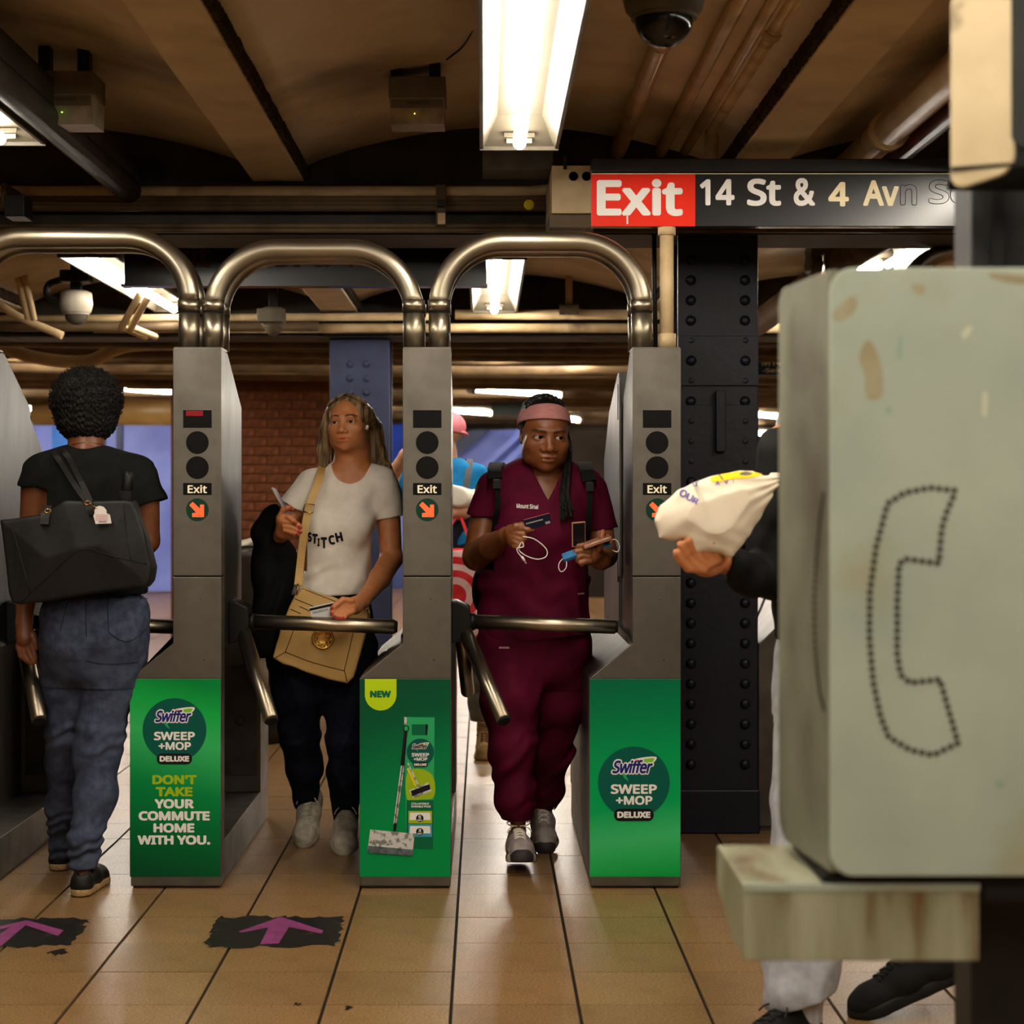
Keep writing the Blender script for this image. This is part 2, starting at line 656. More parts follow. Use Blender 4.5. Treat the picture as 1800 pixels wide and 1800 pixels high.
# ---- riveted steel columns
def column(x, y, wd, ztop, m, label, rivets, plates=()):
    c = empty('steel_column', (x, y, 0), label, 'column')
    h = wd / 2
    MB().box(x - h, x + h, y - h, y - h + 0.02, 0.02, ztop, 0.003).box(x - h, x + h, y + h - 0.02, y + h, 0.02, ztop, 0.003).build('flange', m, c)
    MB().box(x - 0.012, x + 0.012, y - h + 0.01, y + h - 0.01, 0.02, ztop).build('web', m, c)
    MB().box(x - h - 0.005, x + h + 0.005, y - h - 0.014, y + h + 0.014, 0, 0.16, 0.006).build('foot_plate', m, c)
    for (z0, z1, ins) in plates:
        MB().box(x - h + ins, x + h - ins, y - h - 0.012, y - h, z0, z1, 0.002).build('splice_plate', m, c)
    rm = MB().lathe((0, 0, 0), [(0.019, 0.0), (0.019, -0.003), (0.0165, -0.008), (0.010, -0.0125), (0.003, -0.0138)], 'y', 14).mesh('rivet')
    rm.materials.append(m)
    for rx, rz, dy in rivets:
        o = bpy.data.objects.new('rivet', rm)
        COL.objects.link(o)
        o.parent = c
        o.location = (rx, -h - dy, rz)
    return c


D1 = 6.67
c1x = wx(1259, D1) + 0.006
rv = []
for i in range(26):
    z = 0.25 + 0.073 * i
    dy = 0.012 if 0.95 < z < 1.30 or 1.62 < z < 1.80 else 0.0
    if abs(z - 1.49) < 0.3 and i % 2:
        dy = 0.012 if 1.2 < z < 1.3 else 0.0
    rv += [(-0.098, z, dy), (0.098, z, dy)]
column(c1x, D1 + 0.145, 0.29, 2.166, m_navy, 'dark navy riveted steel column beside the right turnstile', rv, ((1.12, 1.55, 0.0), (1.62, 1.80, 0.0)))
MB().box(c1x - 0.012, c1x + 0.022, D1 - 0.05, D1 - 0.012, 1.38, 1.60, 0.003).build('cable_bracket', m_navy, None, 'small navy bracket bolted on the dark column', 'bracket')
D2 = 9.6
c2x = wx(632, D2)
rv = []
for py in (640, 665, 690, 715, 740, 765, 790, 815, 840):
    for px in (615, 644):
        rv.append((wx(px, D2) - c2x, wz(py, D2), 0.0))
column(c2x, D2 + 0.158, 0.312, 2.12, m_bluecol, 'slate blue riveted column behind the woman in white', rv, ())
column(wx(1700, 9.6), 9.76, 0.31, 2.12, m_bluecol, 'slate blue column far right behind the phone stand', [], ())
# nosing cap over the second column
MB().box(c2x - 0.175, c2x + 0.175, 9.46, 9.56, 2.05, 2.14, 0.004).build('column_bracket', m_black, None, 'black bracket capping the slate blue column', 'bracket')

# ---- brick wall behind the woman in white: each brick its own piece
BYW = 15.0
bw = box('wall_brick', m_mortar, wx(300, BYW), wx(600, BYW), BYW + 0.012, BYW + 0.3, 0, wz(700, BYW) + 0.4, kind='structure')
b_me = MB().box(0, 0.192, 0, 0.03, 0, 0.066, 0.003).mesh('brick')
b_me.materials.append(m_brick)
b_half = MB().box(0, 0.092, 0, 0.03, 0, 0.066, 0.003).mesh('brick')
b_half.materials.append(m_brick)
nrow = 0
z = 0.5
cnt = 0
while z < 2.06:
    x = wx(405, BYW) - (0.1 if nrow % 2 else 0)
    while x < wx(598, BYW) - 0.19 and cnt < 298:
        o = bpy.data.objects.new('brick', b_me)
        COL.objects.link(o)
        o.parent = bw
        o.location = (x - bw.location.x, BYW - 0.004 - bw.location.y + random.uniform(-.003, .003), z - bw.location.z)
        x += 0.201
        cnt += 1
    z += 0.075
    nrow += 1

# ---- far blue light: glowing panels, stair enclosure
m_bluep = mat('blue_backlit_panel', (118, 130, 196), (84, 96, 164), scale=1.1, rough=0.4, emit=0.13, c3=(40, 44, 70), s3=0.8, lo3=0.55, hi3=0.75)
m_cyanp = mat('cyan_backlit_panel', (30, 110, 190), (24, 60, 130), scale=1.5, rough=0.4, emit=0.22)
m_stair = mat('blue_stair_cladding', (70, 82, 130), (56, 66, 110), scale=1.0, rough=0.45, emit=0.10)
m_deepblue = mat('deep_blue_panel', (14, 52, 150), (10, 36, 110), scale=2.0, rough=0.4, emit=0.28)
m_frame = mat('dark_blue_frame', (34, 48, 96), (26, 36, 70), scale=4, rough=0.4)
D = 23.0
pn = empty('light_panel', (wx(258, D), D, 0), 'pale blue glowing wall panel beyond the afro haired woman', 'panel')
MB().box(wx(216, D), wx(312, D), D, D + 0.1, 0.02, wz(742, D), 0.01).build('diffuser', m_bluep, pn)
MB().box(wx(206, D), wx(216, D), D - 0.05, D + 0.1, 0.0, wz(742, D)).build('frame', m_frame, pn)
MB().box(wx(206, D), wx(320, D), D - 0.06, D + 0.12, wz(742, D), wz(728, D)).build('header', m_black, pn)
pn = empty('light_panel', (wx(90, D), D, 0), 'cyan glowing wall panel left of the afro haired woman', 'panel')
MB().box(wx(52, D), wx(92, D), D, D + 0.1, 0.02, wz(742, D), 0.01).build('frame', m_bluep, pn)
MB().box(wx(92, D), wx(122, D), D - 0.02, D + 0.1, 0.02, wz(742, D), 0.01).build('diffuser', m_cyanp, pn)
MB().box(wx(186, D), wx(205, D), D, D + 0.1, 0.02, wz(742, D), 0.01).build('post', m_bluep, pn)
D = 24.0
pn = empty('stair_enclosure', (wx(850, D), D, 0), 'blue clad sloping stair enclosure behind the woman in maroon', 'stairs')


def slant(pts, d0, d1, name, m):
    MB().prism([(wx(a, D), wz(b, D)) for a, b in pts], 'y', d0, d1).build(name, m, pn)


slant([(690, 1035), (690, 990), (945, 752), (945, 1035)], D + 0.1, D + 0.25, 'side_panel', m_stair)
slant([(690, 900), (690, 870), (828, 756), (862, 756)], D - 0.1, D + 0.1, 'handrail', m_frame)
slant([(845, 832), (845, 818), (948, 724), (948, 738)], D - 0.1, D + 0.1, 'handrail', m_bluep)
slant([(845, 860), (845, 846), (948, 752), (948, 768)], D - 0.1, D + 0.1, 'stringer', m_bluep)
slant([(690, 990), (690, 870), (830, 756), (945, 752)], D + 0.26, D + 0.3, 'back_panel', m_bluep)
box('light_panel', m_deepblue, wx(684, 26), wx(760, 26), 26, 26.1, 0.0, wz(742, 26), label='deep blue panel right of the slate blue column', cat='panel')
box('dark_kiosk', m_void, wx(1000, 22), wx(1075, 22), 22, 22.8, 0.0, wz(762, 22), label='dark tall kiosk far behind the right turnstile', cat='kiosk', bev=0.01)

# ---- luminaires
def luminaire(x, y0, y1, z, wd=0.212, label='', group=None, dep=0.11, tube=True):
    """open fluorescent trough running along y, seen from below; z is its lower rim"""
    t = empty('ceiling_light', (x, (y0 + y1) / 2, z), label, 'light', group)
    h = wd / 2
    MB().box(x - h - 0.012, x - h, y0, y1, z, z + dep, 0.002).build('side', m_fixout, t)
    MB().box(x + h, x + h + 0.012, y0, y1, z, z + dep, 0.002).build('side', m_fixout, t)
    MB().box(x - h - 0.012, x + h + 0.012, y0 - 0.01, y0, z, z + dep, 0.002).build('end_cap', m_fixout, t)
    MB().box(x - h - 0.012, x + h + 0.012, y1, y1 + 0.01, z - 0.004, z + dep, 0.002).build('end_cap', m_fixout, t)
    MB().prism([(x - h, z + 0.004), (x - h * 0.62, z + dep - 0.03), (x + h * 0.62, z + dep - 0.03), (x + h, z + 0.004), (x + h, z + dep), (x - h, z + dep)], 'y', y0, y1).build('reflector', m_fix, t)
    MB().prism([(y1 - 0.10, z + dep - 0.03), (y1 - 0.001, z + 0.008), (y1 - 0.001, z + dep - 0.03)], 'x', x - h * 0.95, x + h * 0.95).build('end_reflector', m_fix, t)
    zt = z + 0.004
    tb = MB().tube([(x, y0 + 0.06, zt), (x, y1 - 0.07, zt), (x, y1 - 0.055, zt), (x, y1 - 0.05, zt)], [0.019, 0.019, 0.014, 0.004], 14).build('tube', m_tube, t)
    MB().box(x - 0.045, x + 0.045, y1 - 0.055, y1 - 0.048, zt + 0.022, zt + 0.034).build('lamp_holder', m_fixout, t)
    MB().box(x - h * 0.35, x + h * 0.35, y1 - 0.035, y1 - 0.0325, z + 0.012, z + 0.024).build('maker_label', m_pipe, t)
    return t


luminaire(0.106, 3.02, 5.50, wz(262, 5.5), label='fluorescent ceiling trough nearest, above the middle turnstile', group='ceiling lights')
luminaire(0.106, 0.4, 2.9, 2.26, label='fluorescent trough overhead just in front of the camera', group='ceiling lights')  # unseen trough, added as fill for the fronts of the people
box('ballast_box', m_fixout, wx(848, 6.2), wx(972, 6.2), 6.2, 6.4, wz(297, 6.2), wz(252, 6.2), label='grey ballast box behind the end of the nearest trough', cat='box', bev=0.003)
luminaire(-1.425, 3.0, 5.50, wz(254, 5.5), label='fluorescent trough at the far left edge under the ceiling', group='ceiling lights')
luminaire(-1.425, 0.4, 2.9, 2.26, label='fluorescent trough left of and in front of the camera', group='ceiling lights')
luminaire(1.66, 0.4, 2.9, 2.26, label='fluorescent trough right of and in front of the camera', group='ceiling lights')
luminaire(1.66, 3.0, 5.5, 2.26, label='fluorescent trough at right behind the phone stand', group='ceiling lights')
for x_, wd_ in ((-1.425, 'left'), (0.106, 'middle'), (1.66, 'right')):
    luminaire(x_, -2.4, 0.2, 2.26, label='fluorescent trough behind the camera in the ' + wd_ + ' row', group='ceiling lights')  # unseen troughs added to light the surfaces that face the camera
luminaire(0.055, 7.3, 9.40, wz(549, 9.4), label='short lit trough seen under the middle arch', group='ceiling lights')
luminaire(-1.57, 7.3, 9.42, wz(547, 9.42), label='lit trough partly hidden by the black sign', group='ceiling lights')
luminaire(1.72, 7.3, 9.42, 2.20, label='lit trough glimpsed left of the phone stand top', group='ceiling lights')


m_tube_far = mat('strip_tube', (255, 255, 255), rough=0.4)
b_ = m_tube_far.node_tree.nodes['Principled BSDF']
b_.inputs['Emission Color'].default_value = (*TUBE_C, 1)
b_.inputs['Emission Strength'].default_value = TUBE_E * 2.6


def strip(p0, p1, z, label):
    """bare fluorescent strip between two seen points"""
    def g(px, py):
        d = (z - CH) * F / (CY - py)
        return Vector((wx(px, d), d, z))
    a, b = g(*p0), g(*p1)
    t = empty('strip_light', (a + b) / 2, label, 'light', 'far strip lights')
    MB().tube([a, b], 0.024, 10).build('tube', m_tube_far, t)
    e = (b - a).normalized() * 0.05
    up = Vector((0, 0, 0.055))
    MB().tube([a - e + up, b + e + up], 0.04, 6).build('housing', m_fixout, t)
    for q in (0.2, 0.8):
        h_ = a.lerp(b, q)
        MB().tube([h_ + up, Vector((h_.x, h_.y, 2.72))], 0.008, 6).build('hanger_rod', m_fixout, t)
    MB().tube([a - e, a], 0.045, 8).build('lamp_holder', m_fixout, t)
    MB().tube([b, b + e], 0.045, 8).build('lamp_holder', m_fixout, t)


for p0, p1, lb in (
        ((868, 611), (1070, 636), 'long bright strip light above the pink headband'),
        ((832, 684), (982, 694), 'strip light just above the pink headband'),
        ((770, 720), (862, 726), 'strip light left of the pink headband'),
        ((980, 736), (1016, 738), 'short strip light right of the pink headband'),
        ((24, 603), (160, 620), 'strip light at the far left under a curved pipe'),
        ((252, 628), (360, 641), 'strip light left of the left turnstile column'),
        ((214, 682), (340, 691), 'strip light beside the afro hair'),
        ((462, 699), (573, 704), 'strip light over the brick wall'),
        ((1280, 724), (1368, 732), 'strip light between dark column and phone stand'),
        ((1280, 758), (1352, 763), 'lower strip light between dark column and phone stand'),
        ((1440, 466), (1545, 469), 'strip light peeking over the phone stand top')):
    strip(p0, p1, 2.08 if 'lower strip' in lb else 2.2, lb)

for i, (x_, y_) in enumerate(((-5.2, 12.5), (-5.2, 16.5), (-5.2, 20.5), (-5.2, 24.5), (5.2, 12.5), (5.2, 16.5), (5.2, 20.5), (5.2, 24.5))):  # strips outside the view, added to brighten the far hall
    t = empty('strip_light', (x_, y_, 2.2), ('left' if x_ < 0 else 'right') + ' side hall strip light, ' + ('nearest', 'second', 'third', 'farthest')[i % 4] + ' of its row', 'light', 'side rows of hall strip lights')
    MB().tube([(x_ - 0.6, y_, 2.2), (x_ + 0.6, y_ + 0.5, 2.2)], 0.024, 10).build('tube', m_tube_far, t)
    MB().tube([(x_, y_ + 0.25, 2.255), (x_, y_ + 0.25, 2.72)], 0.008, 6).build('hanger_rod', m_fixout, t)
    MB().tube([(x_ - 0.65, y_, 2.255), (x_ + 0.65, y_ + 0.5, 2.255)], 0.04, 6).build('housing', m_fixout, t)
# ---- overhead pipes and conduits
def pipe(pts, r, label, m=None, name='pipe', group=None, rings=(), n=14):
    m = m or m_pipe
    P = [Vector(p) for p in pts]
    o = MB().tube(P, r, n).build(name, m, label=label, cat='pipe', group=group)
    for k in rings:                              # couplings
        i = int(k)
        a = P[i].lerp(P[min(i + 1, len(P) - 1)], k - i)
        t = (P[min(i + 1, len(P) - 1)] - P[i]).normalized()
        MB().tube([a - t * 0.03, a + t * 0.03], r * 1.22, n).build('coupling', m, o)
    return o


def along(px0, py0, px1, py1, z):
    """two points of a pipe running away at height z"""
    out = []
    for px, py in ((px0, py0), (px1, py1)):
        d = (z - CH) * F / (CY - py)
        out.append(Vector((wx(px, d), d, z)))
    return out


def y_run(x, y0, y1, z):
    return [(x, y0, z), (x, y1, z)]


def xof(px, py, z):
    d = (z - CH) * F / (CY - py)
    return wx(px, d), d


zz = 2.46
x, d = xof(1118, 185, zz); pipe(y_run(x, 3.0, 6.62, zz), 0.028, 'cream conduit nearest right of the trough light', rings=(0.55,))
x, d = xof(1232, 130, zz); pipe(y_run(x, 3.0, 6.62, zz), 0.022, 'cream conduit second from the trough light')
x, d = xof(1295, 110, zz); pipe(y_run(x, 3.0, 6.62, zz), 0.018, 'thin cream conduit third from the trough light')
x, d = xof(1330, 100, zz); yb = xof(1245, 225, zz)[1]
pipe([(x, 3.0, zz), (x, yb - 0.05, zz), (x, yb, zz - 0.01), (x, yb + 0.03, zz - 0.05), (x, yb + 0.03, 2.30)], 0.024, 'cream conduit bending down behind the exit sign', rings=(0.6,))
x, d = xof(1590, 205, 2.375); pipe(y_run(x, 3.0, 6.62, 2.375), 0.052, 'thick cream pipe right of the right ceiling beam', rings=(0.78,))
x, d = xof(1640, 225, 2.345); pipe(y_run(x, 3.0, 6.62, 2.345), 0.034, 'dark red pipe below the thick cream pipe', m_red_pipe)
# pipes dropping behind the exit sign
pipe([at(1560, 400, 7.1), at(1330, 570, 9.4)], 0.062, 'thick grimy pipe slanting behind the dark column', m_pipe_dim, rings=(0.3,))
pipe([at(1580, 405, 7.1), at(1400, 520, 9.2)], 0.038, 'dark red pipe slanting behind the phone stand', m_red_pipe)
pipe([at(1660, 410, 7.2), at(1590, 440, 8.0)], 0.02, 'short thin conduit near the far right arch', m_pipe_dim)

# conduit bundle clipped along the first girder
for k, (py, r, lb) in enumerate(((337, 0.021, 'top'), (349, 0.015, 'second'), (357, 0.012, 'third'), (365, 0.014, 'lowest'))):
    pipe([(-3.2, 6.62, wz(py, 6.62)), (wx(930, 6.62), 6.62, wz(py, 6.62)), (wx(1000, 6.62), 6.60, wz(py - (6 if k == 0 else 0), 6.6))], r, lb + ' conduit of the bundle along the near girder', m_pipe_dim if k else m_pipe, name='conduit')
for k, py in enumerate((397, 405)):
    pipe([(-3.2, 6.60, wz(py, 6.6)), (2.6, 6.60, wz(py, 6.6))], 0.009, ('upper' if k == 0 else 'lower') + ' thin conduit under the near girder', m_pipe_dim, name='conduit')
cl = empty('pipe_clamp', at(775, 360, 6.59), 'rusty pipe clamp on the girder above the middle arch', 'clamp')
MB().box(wx(766, 6.59), wx(784, 6.59), 6.575, 6.60, wz(398, 6.59), wz(325, 6.59), 0.003).build('strap', m_pipe_dim, cl)
MB().box(wx(768, 6.56), wx(782, 6.56), 6.54, 6.578, wz(364, 6.56), wz(352, 6.56), 0.003).build('jaw', m_black, cl)
MB().box(wx(769, 6.56), wx(783, 6.56), 6.56, 6.578, wz(394, 6.56), wz(374, 6.56), 0.003).build('lug', m_pipe, cl)
cl = empty('pipe_clamp', at(30, 365, 6.5), 'dark pipe clamp at the left end of the girder', 'clamp')
MB().box(wx(14, 6.5), wx(24, 6.5), 6.4, 6.6, wz(372, 6.5), wz(330, 6.5), 0.003).build('strap', m_pipe_dim, cl)
MB().box(wx(20, 6.4), wx(55, 6.4), 6.3, 6.42, wz(388, 6.4), wz(350, 6.4), 0.003).build('jaw', m_black, cl)
# dark raceway beside the left trough
pipe([(-1.27, 2.8, 2.315), (-1.27, 6.6, 2.315)], 0.045, 'dark raceway beside the far left trough light', m_girder, name='raceway')
box('trim_1', m_girder, -1.30, -1.235, 2.8, 6.6, 2.345, 2.42, kind='structure')

# vertical painted conduit standing on the right turnstile
dv = 5.83
vp = pipe([at(1172, 402, dv), at(1172, 612, dv)], 0.022, 'cream painted riser pipe on top of the right turnstile', name='riser_pipe', n=20)
MB().tube([at(1172, 587, dv), at(1172, 613, dv)], 0.029, 20).build('coupling', m_pipe, vp)
MB().tube([at(1172, 400, dv), at(1172, 414, dv)], 0.028, 20).build('coupling', m_pipe, vp)
pipe([at(1150, 412, 6.4), at(1150, 480, 6.4), at(1154, 700, 6.4)], 0.008, 'thin dark cable beside the cream riser pipe', m_black, name='cable')

# second bay: conduits on the far girder
for py, r, lb in ((553, 0.026, 'upper'), (577, 0.024, 'lower')):
    pipe([(-2.0 if py == 577 else wx(800, 9.46), 9.45, wz(py, 9.45)), (2.2, 9.45, wz(py, 9.45))], r, lb + ' cream pipe along the far girder', rings=())
pipe([(-3.2, 9.42, wz(562, 9.42)), (wx(790, 9.42), 9.42, wz(556, 9.42))], 0.02, 'cream pipe left along the far girder')
pipe([(-3.2, 9.40, wz(575, 9.4)), (wx(560, 9.4), 9.40, wz(574, 9.4))], 0.024, 'grimy cream pipe low along the far girder left', m_pipe_dim)
# bent pairs at left
for i, dx in enumerate((0, 17)):
    pipe(spline([at(253 + dx, 505, 8.6), at(216 + dx, 572, 9.0), at(220 + dx, 577, 9.05), at(256 + dx, 592, 9.3)], 6), 0.017, ('left' if i == 0 else 'right') + ' of two bent conduits under the black sign', name='conduit')
pipe(spline([at(-20, 520, 9.0), at(30, 555, 9.0), at(110, 590, 9.0)], 6), 0.02, 'cream conduit curving down at the far left', name='conduit')
pipe(spline([at(30, 480, 8.8), at(50, 560, 8.9)], 4), 0.018, 'short conduit left of the white dome camera', name='conduit')
pipe(spline([at(42, 480, 8.8), at(60, 562, 8.9)], 4), 0.016, 'short conduit touching the white dome camera', name='conduit')
pipe(spline([at(-20, 600, 10.6), at(60, 628, 10.6), at(150, 636, 10.6), at(200, 615, 10.6), at(240, 606, 10.6), at(330, 604, 10.6)], 8), 0.038, 'big cream pipe swooping below the far left strip light', name='pipe')

# beyond the second girder: rows of pipes under the low ceiling, fading into the distance
far = [(598, 10.2, .045, 0), (612, 11.0, .03, .04), (622, 11.6, .05, .05), (634, 12.4, .035, .05), (645, 13.2, .06, .05), (655, 14.2, .035, .04), (662, 15.0, .05, .04),
       (672, 16.2, .06, .03), (680, 17.2, .04, .03), (690, 18.2, .06, .03), (698, 19.4, .045, .02), (706, 20.4, .06, .02), (716, 22.0, .05, .02), (727, 24.0, .07, .02), (738, 26.0, .06, .0)]
words = ['first', 'second', 'third', 'fourth', 'fifth', 'sixth', 'seventh', 'eighth', 'ninth', 'tenth', 'eleventh', 'twelfth', 'thirteenth', 'fourteenth', 'fifteenth']
for i, (py, d, r, sl) in enumerate(far):
    z = wz(py, d)
    pts = []
    for k in range(9):
        xx = -5.5 + 11 * k / 8
        pts.append((xx, d + 0.10 * (k - 4) * (1 if sl else 0) * 1.5, z + random.uniform(-0.012, 0.012)))
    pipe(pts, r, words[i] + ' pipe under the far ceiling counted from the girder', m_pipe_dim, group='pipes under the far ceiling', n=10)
pipe([at(60, 722, 20), at(310, 722, 20)], 0.16, 'wide glossy duct behind the afro hair', mat('bronze_duct', (150, 118, 68), (116, 90, 50), scale=2, rough=0.35), name='duct', n=20)

# ---- yellow tag, junction box, exit sign
m_yellow = mat('yellow_plastic', (215, 190, 30), rough=0.45)
tg = MB().lathe(at(930, 360, 6.5), [(0.002, -0.004), (0.017, -0.004), (0.019, 0.0), (0.017, 0.004), (0.002, 0.004)], 'y', 20).build('round_tag', m_yellow, label='small yellow round tag hanging from the conduits', cat='tag')
MB().tube([at(930, 352, 6.5), at(929, 345, 6.56)], 0.002, 6).build('wire', m_black, tg)

dj = 6.02
jb = empty('junction_box', (wx(1003, dj), dj, wz(392, dj)), 'cream steel junction box left of the exit sign', 'box')
MB().box(wx(970, dj), wx(1046, dj), dj, dj + 0.585, wz(375, dj), wz(291, dj), 0.003).build('body', m_pipe, jb)
MB().box(wx(966, dj), wx(1046, dj), dj + 0.02, dj + 0.3, wz(399, dj), wz(374, dj), 0.003).build('bottom_flange', m_pipe_dim, jb)
for px in (1008, 1031):
    MB().lathe((wx(px, dj), dj - 0.001, wz(310, dj)), [(0.0155, 0.0), (0.0155, -0.0015), (0.0135, -0.0015), (0.0135, 0.0)], 'y', 24).build('knockout', m_pipe_dim, jb)
MB().box(wx(990, dj), wx(996, dj), dj - 0.012, dj, wz(298, dj), wz(274, dj), 0.001).build('hanger', m_black, jb)

m_signblack = mat('sign_black_enamel', (20, 20, 22), (26, 26, 28), scale=8, rough=0.22, spec=0.5)
m_signred = mat('sign_red_enamel', (222, 42, 18), (212, 36, 16), scale=4, rough=0.35)
m_signwhite = mat('sign_white_vinyl', (222, 218, 212), rough=0.4)
m_signcream = mat('sign_cream_vinyl', (226, 212, 172), rough=0.4)
m_signold = mat('sign_ghost_lettering', (12, 12, 13), rough=0.5)
ds = 5.9
xs0, xs1 = wx(1040, ds), wx(1765, ds)
sg = empty('exit_sign', ((xs0 + xs1) / 2, ds, wz(398, ds)), 'long black overhead sign with red exit block at left', 'sign')
MB().box(xs0, xs1, ds, ds + 0.05, wz(398, ds), wz(304, ds), 0.002).build('sign_body', m_signblack, sg)
MB().box(xs0 - 0.003, xs1, ds - 0.012, ds + 0.06, wz(303, ds), wz(280, ds), 0.003).build('top_rail', m_signblack, sg)
MB().box(xs0, xs1, ds - 0.002, ds, wz(306.2, ds), wz(304.8, ds)).build('trim_line', m_signcream, sg)
MB().box(xs0 - 0.002, wx(1222, ds), ds - 0.003, ds, wz(398, ds), wz(306.5, ds), 0.001).build('red_block', m_signred, sg)
yl = ds - 0.0045
text('Exit', wx(1049, ds), wx(1200, ds), wz(315, ds), wz(380, ds), yl, m_signwhite, sg, bold=0.027)
MB().box(wx(1101, ds), wx(1104, ds), yl - 0.001, yl + 0.001, wz(394, ds), wz(380, ds)).build('paint_drip', m_signwhite, sg)
yl = ds - 0.0012
text('14', wx(1230, ds), wx(1291, ds), wz(315, ds), wz(361, ds), yl, m_signwhite, sg, bold=0.025)
text('St', wx(1313, ds), wx(1373, ds), wz(314, ds), wz(362, ds), yl, m_signwhite, sg, bold=0.025)
text('&', wx(1395, ds), wx(1433, ds), wz(313, ds), wz(362, ds), yl, m_signwhite, sg, bold=0.025)
MB().box(wx(1451, ds), wx(1600, ds), ds - 0.0006, ds, wz(372, ds), wz(310, ds)).build('patch', m_signblack, sg)
text('4', wx(1456, ds), wx(1492, ds), wz(320, ds), wz(363, ds), yl, m_signcream, sg, bold=0.025)
text('Av', wx(1517, ds), wx(1580, ds), wz(317, ds), wz(362, ds), yl, m_signcream, sg, bold=0.025)
for s_, a_, b_, c_, e_ in (('n', 1582, 1612, 324, 361), ('Sq', 1632, 1708, 316, 371)):
    text(s_, wx(a_, ds), wx(b_, ds), wz(c_, ds), wz(e_, ds), yl, m_signold, sg, bold=0.03, label='faint outline of removed lettering')
    text(s_, wx(a_ + 1.2, ds), wx(b_ - 1.2, ds), wz(c_ + 1.2, ds), wz(e_ - 1.2, ds), yl - 0.0004, m_signblack, sg, bold=0.016, label='faint outline of removed lettering')

d2 = 7.35
sg2 = empty('dark_sign', (wx(536, d2), d2, wz(502, d2)), 'unlit black overhead sign behind the left arches', 'sign')
MB().box(wx(218, d2), wx(855, d2), d2, d2 + 0.07, wz(501, d2), wz(408, d2), 0.003).build('sign_body', m_signblack, sg2)
MB().box(wx(213, d2), wx(857, d2), d2 - 0.005, d2 + 0.075, wz(503, d2), wz(499, d2)).build('bottom_trim', m_signblack, sg2)
m_dimtext = mat('unlit_sign_lettering', (70, 64, 58), rough=0.6)  # letters coloured dark to carry the shade this sign hangs in
for s, a, b in (('Exit', 275, 370), ('14', 410, 462), ('St', 484, 528), ('&', 548, 580), ('4', 600, 624), ('Av', 645, 692)):
    text(s, wx(a, d2), wx(b, d2), wz(430, d2), wz(470, d2), d2 - 0.0015, m_dimtext if s != 'Exit' else mat('unlit_red_sign_lettering', (64, 30, 26), rough=0.6), sg2, bold=0.02)
for px in (300, 520, 780):
    MB().box(wx(px, d2) - 0.012, wx(px, d2) + 0.012, d2 + 0.02, d2 + 0.045, wz(408, d2), 2.30).build('hanger', m_black, sg2)
# small far signs
m_teal = mat('far_sign_blue', (24, 56, 84), rough=0.5)
fs_ = box('bus_sign', m_teal, wx(1290, 12), wx(1420, 12), 12, 12.05, wz(659, 12), wz(626, 12), label='small blue route sign right of the dark column', cat='sign')
text('M14', wx(1339, 12), wx(1376, 12), wz(629, 12), wz(643, 12), 11.998, m_signwhite, fs_, bold=0.02)
text('-Select', wx(1340, 12), wx(1390, 12), wz(647, 12), wz(655, 12), 11.998, m_signwhite, fs_, bold=0.02)
box('far_sign', mat('far_sign_green_grey', (50, 62, 60), (40, 48, 48), scale=5, rough=0.5), wx(864, 20), wx(935, 20), 20, 20.06, wz(731, 20), wz(704, 20), label='dim grey green sign left of the pink headband', cat='sign')
for o_, x_, y_, z_ in ((fs_, wx(1330, 12), 12.02, wz(626, 12)), (bpy.data.objects['far_sign'], wx(900, 20), 20.03, wz(704, 20))):
    MB().box(x_ - 0.015, x_ + 0.015, y_ - 0.015, y_ + 0.015, z_, 2.72).build('hanger', m_black, o_)
rs = box('red_ceiling_sign', mat('dull_red_enamel', (150, 60, 52), rough=0.5), wx(166, 8.2), wx(222, 8.2), 8.2, 8.26, wz(465, 8.2), wz(436, 8.2), label='dull red plate left of the black sign', cat='sign')

# ---- emergency light boxes
m_clear = mat('dusty_clear_plastic', (150, 140, 122), (110, 100, 84), scale=12, rough=0.3)
m_greybox = mat('grey_box_paint', (108, 98, 80), (88, 78, 62), scale=9, rough=0.55)


def emergency(px0, px1, py0, py1, py2, d, digits, label, led):
    x0, x1 = wx(px0, d), wx(px1, d)
    t = empty('emergency_light', ((x0 + x1) / 2, d, wz(py2, d)), label, 'light box')
    zt, zm, zb = wz(py0, d), wz(py1, d), wz(py2, d)
    MB().box(x0, x1, d, d + 0.17, zm, zt, 0.003).build('housing', m_greybox, t)
    MB().prism([(d, zm), (d + 0.17, zm), (d + 0.17, zb + 0.006), (d + 0.02, zb)], 'x', x0 + 0.004, x1 - 0.004).build('lens', m_clear, t)
    MB().box(x0 + 0.006, x1 - 0.006, d - 0.0015, d, zm - (zm - zb) * 0.4, zm - 0.004).build('number_plate', m_greybox, t)
    text(digits, x0 + (x1 - x0) * .3, x0 + (x1 - x0) * .7, zm - 0.010, zm - 0.020, d - 0.0025, m_black, t, bold=0.0)
    for fx in (0.1, 0.78):
        MB().box(x0 + (x1 - x0) * fx - 0.012, x0 + (x1 - x0) * fx + 0.022, d + 0.01, d + 0.06, zt, zt + 0.075, 0.004).build('mounting_bracket', m_black, t)
    MB().box(x0 + (x1 - x0) * .45, x0 + (x1 - x0) * .45 + 0.003, d - 0.002, d + 0.002, zb + (zm - zb) * .35, zb + (zm - zb) * .35 + 0.003).build('indicator_lamp', led, t)


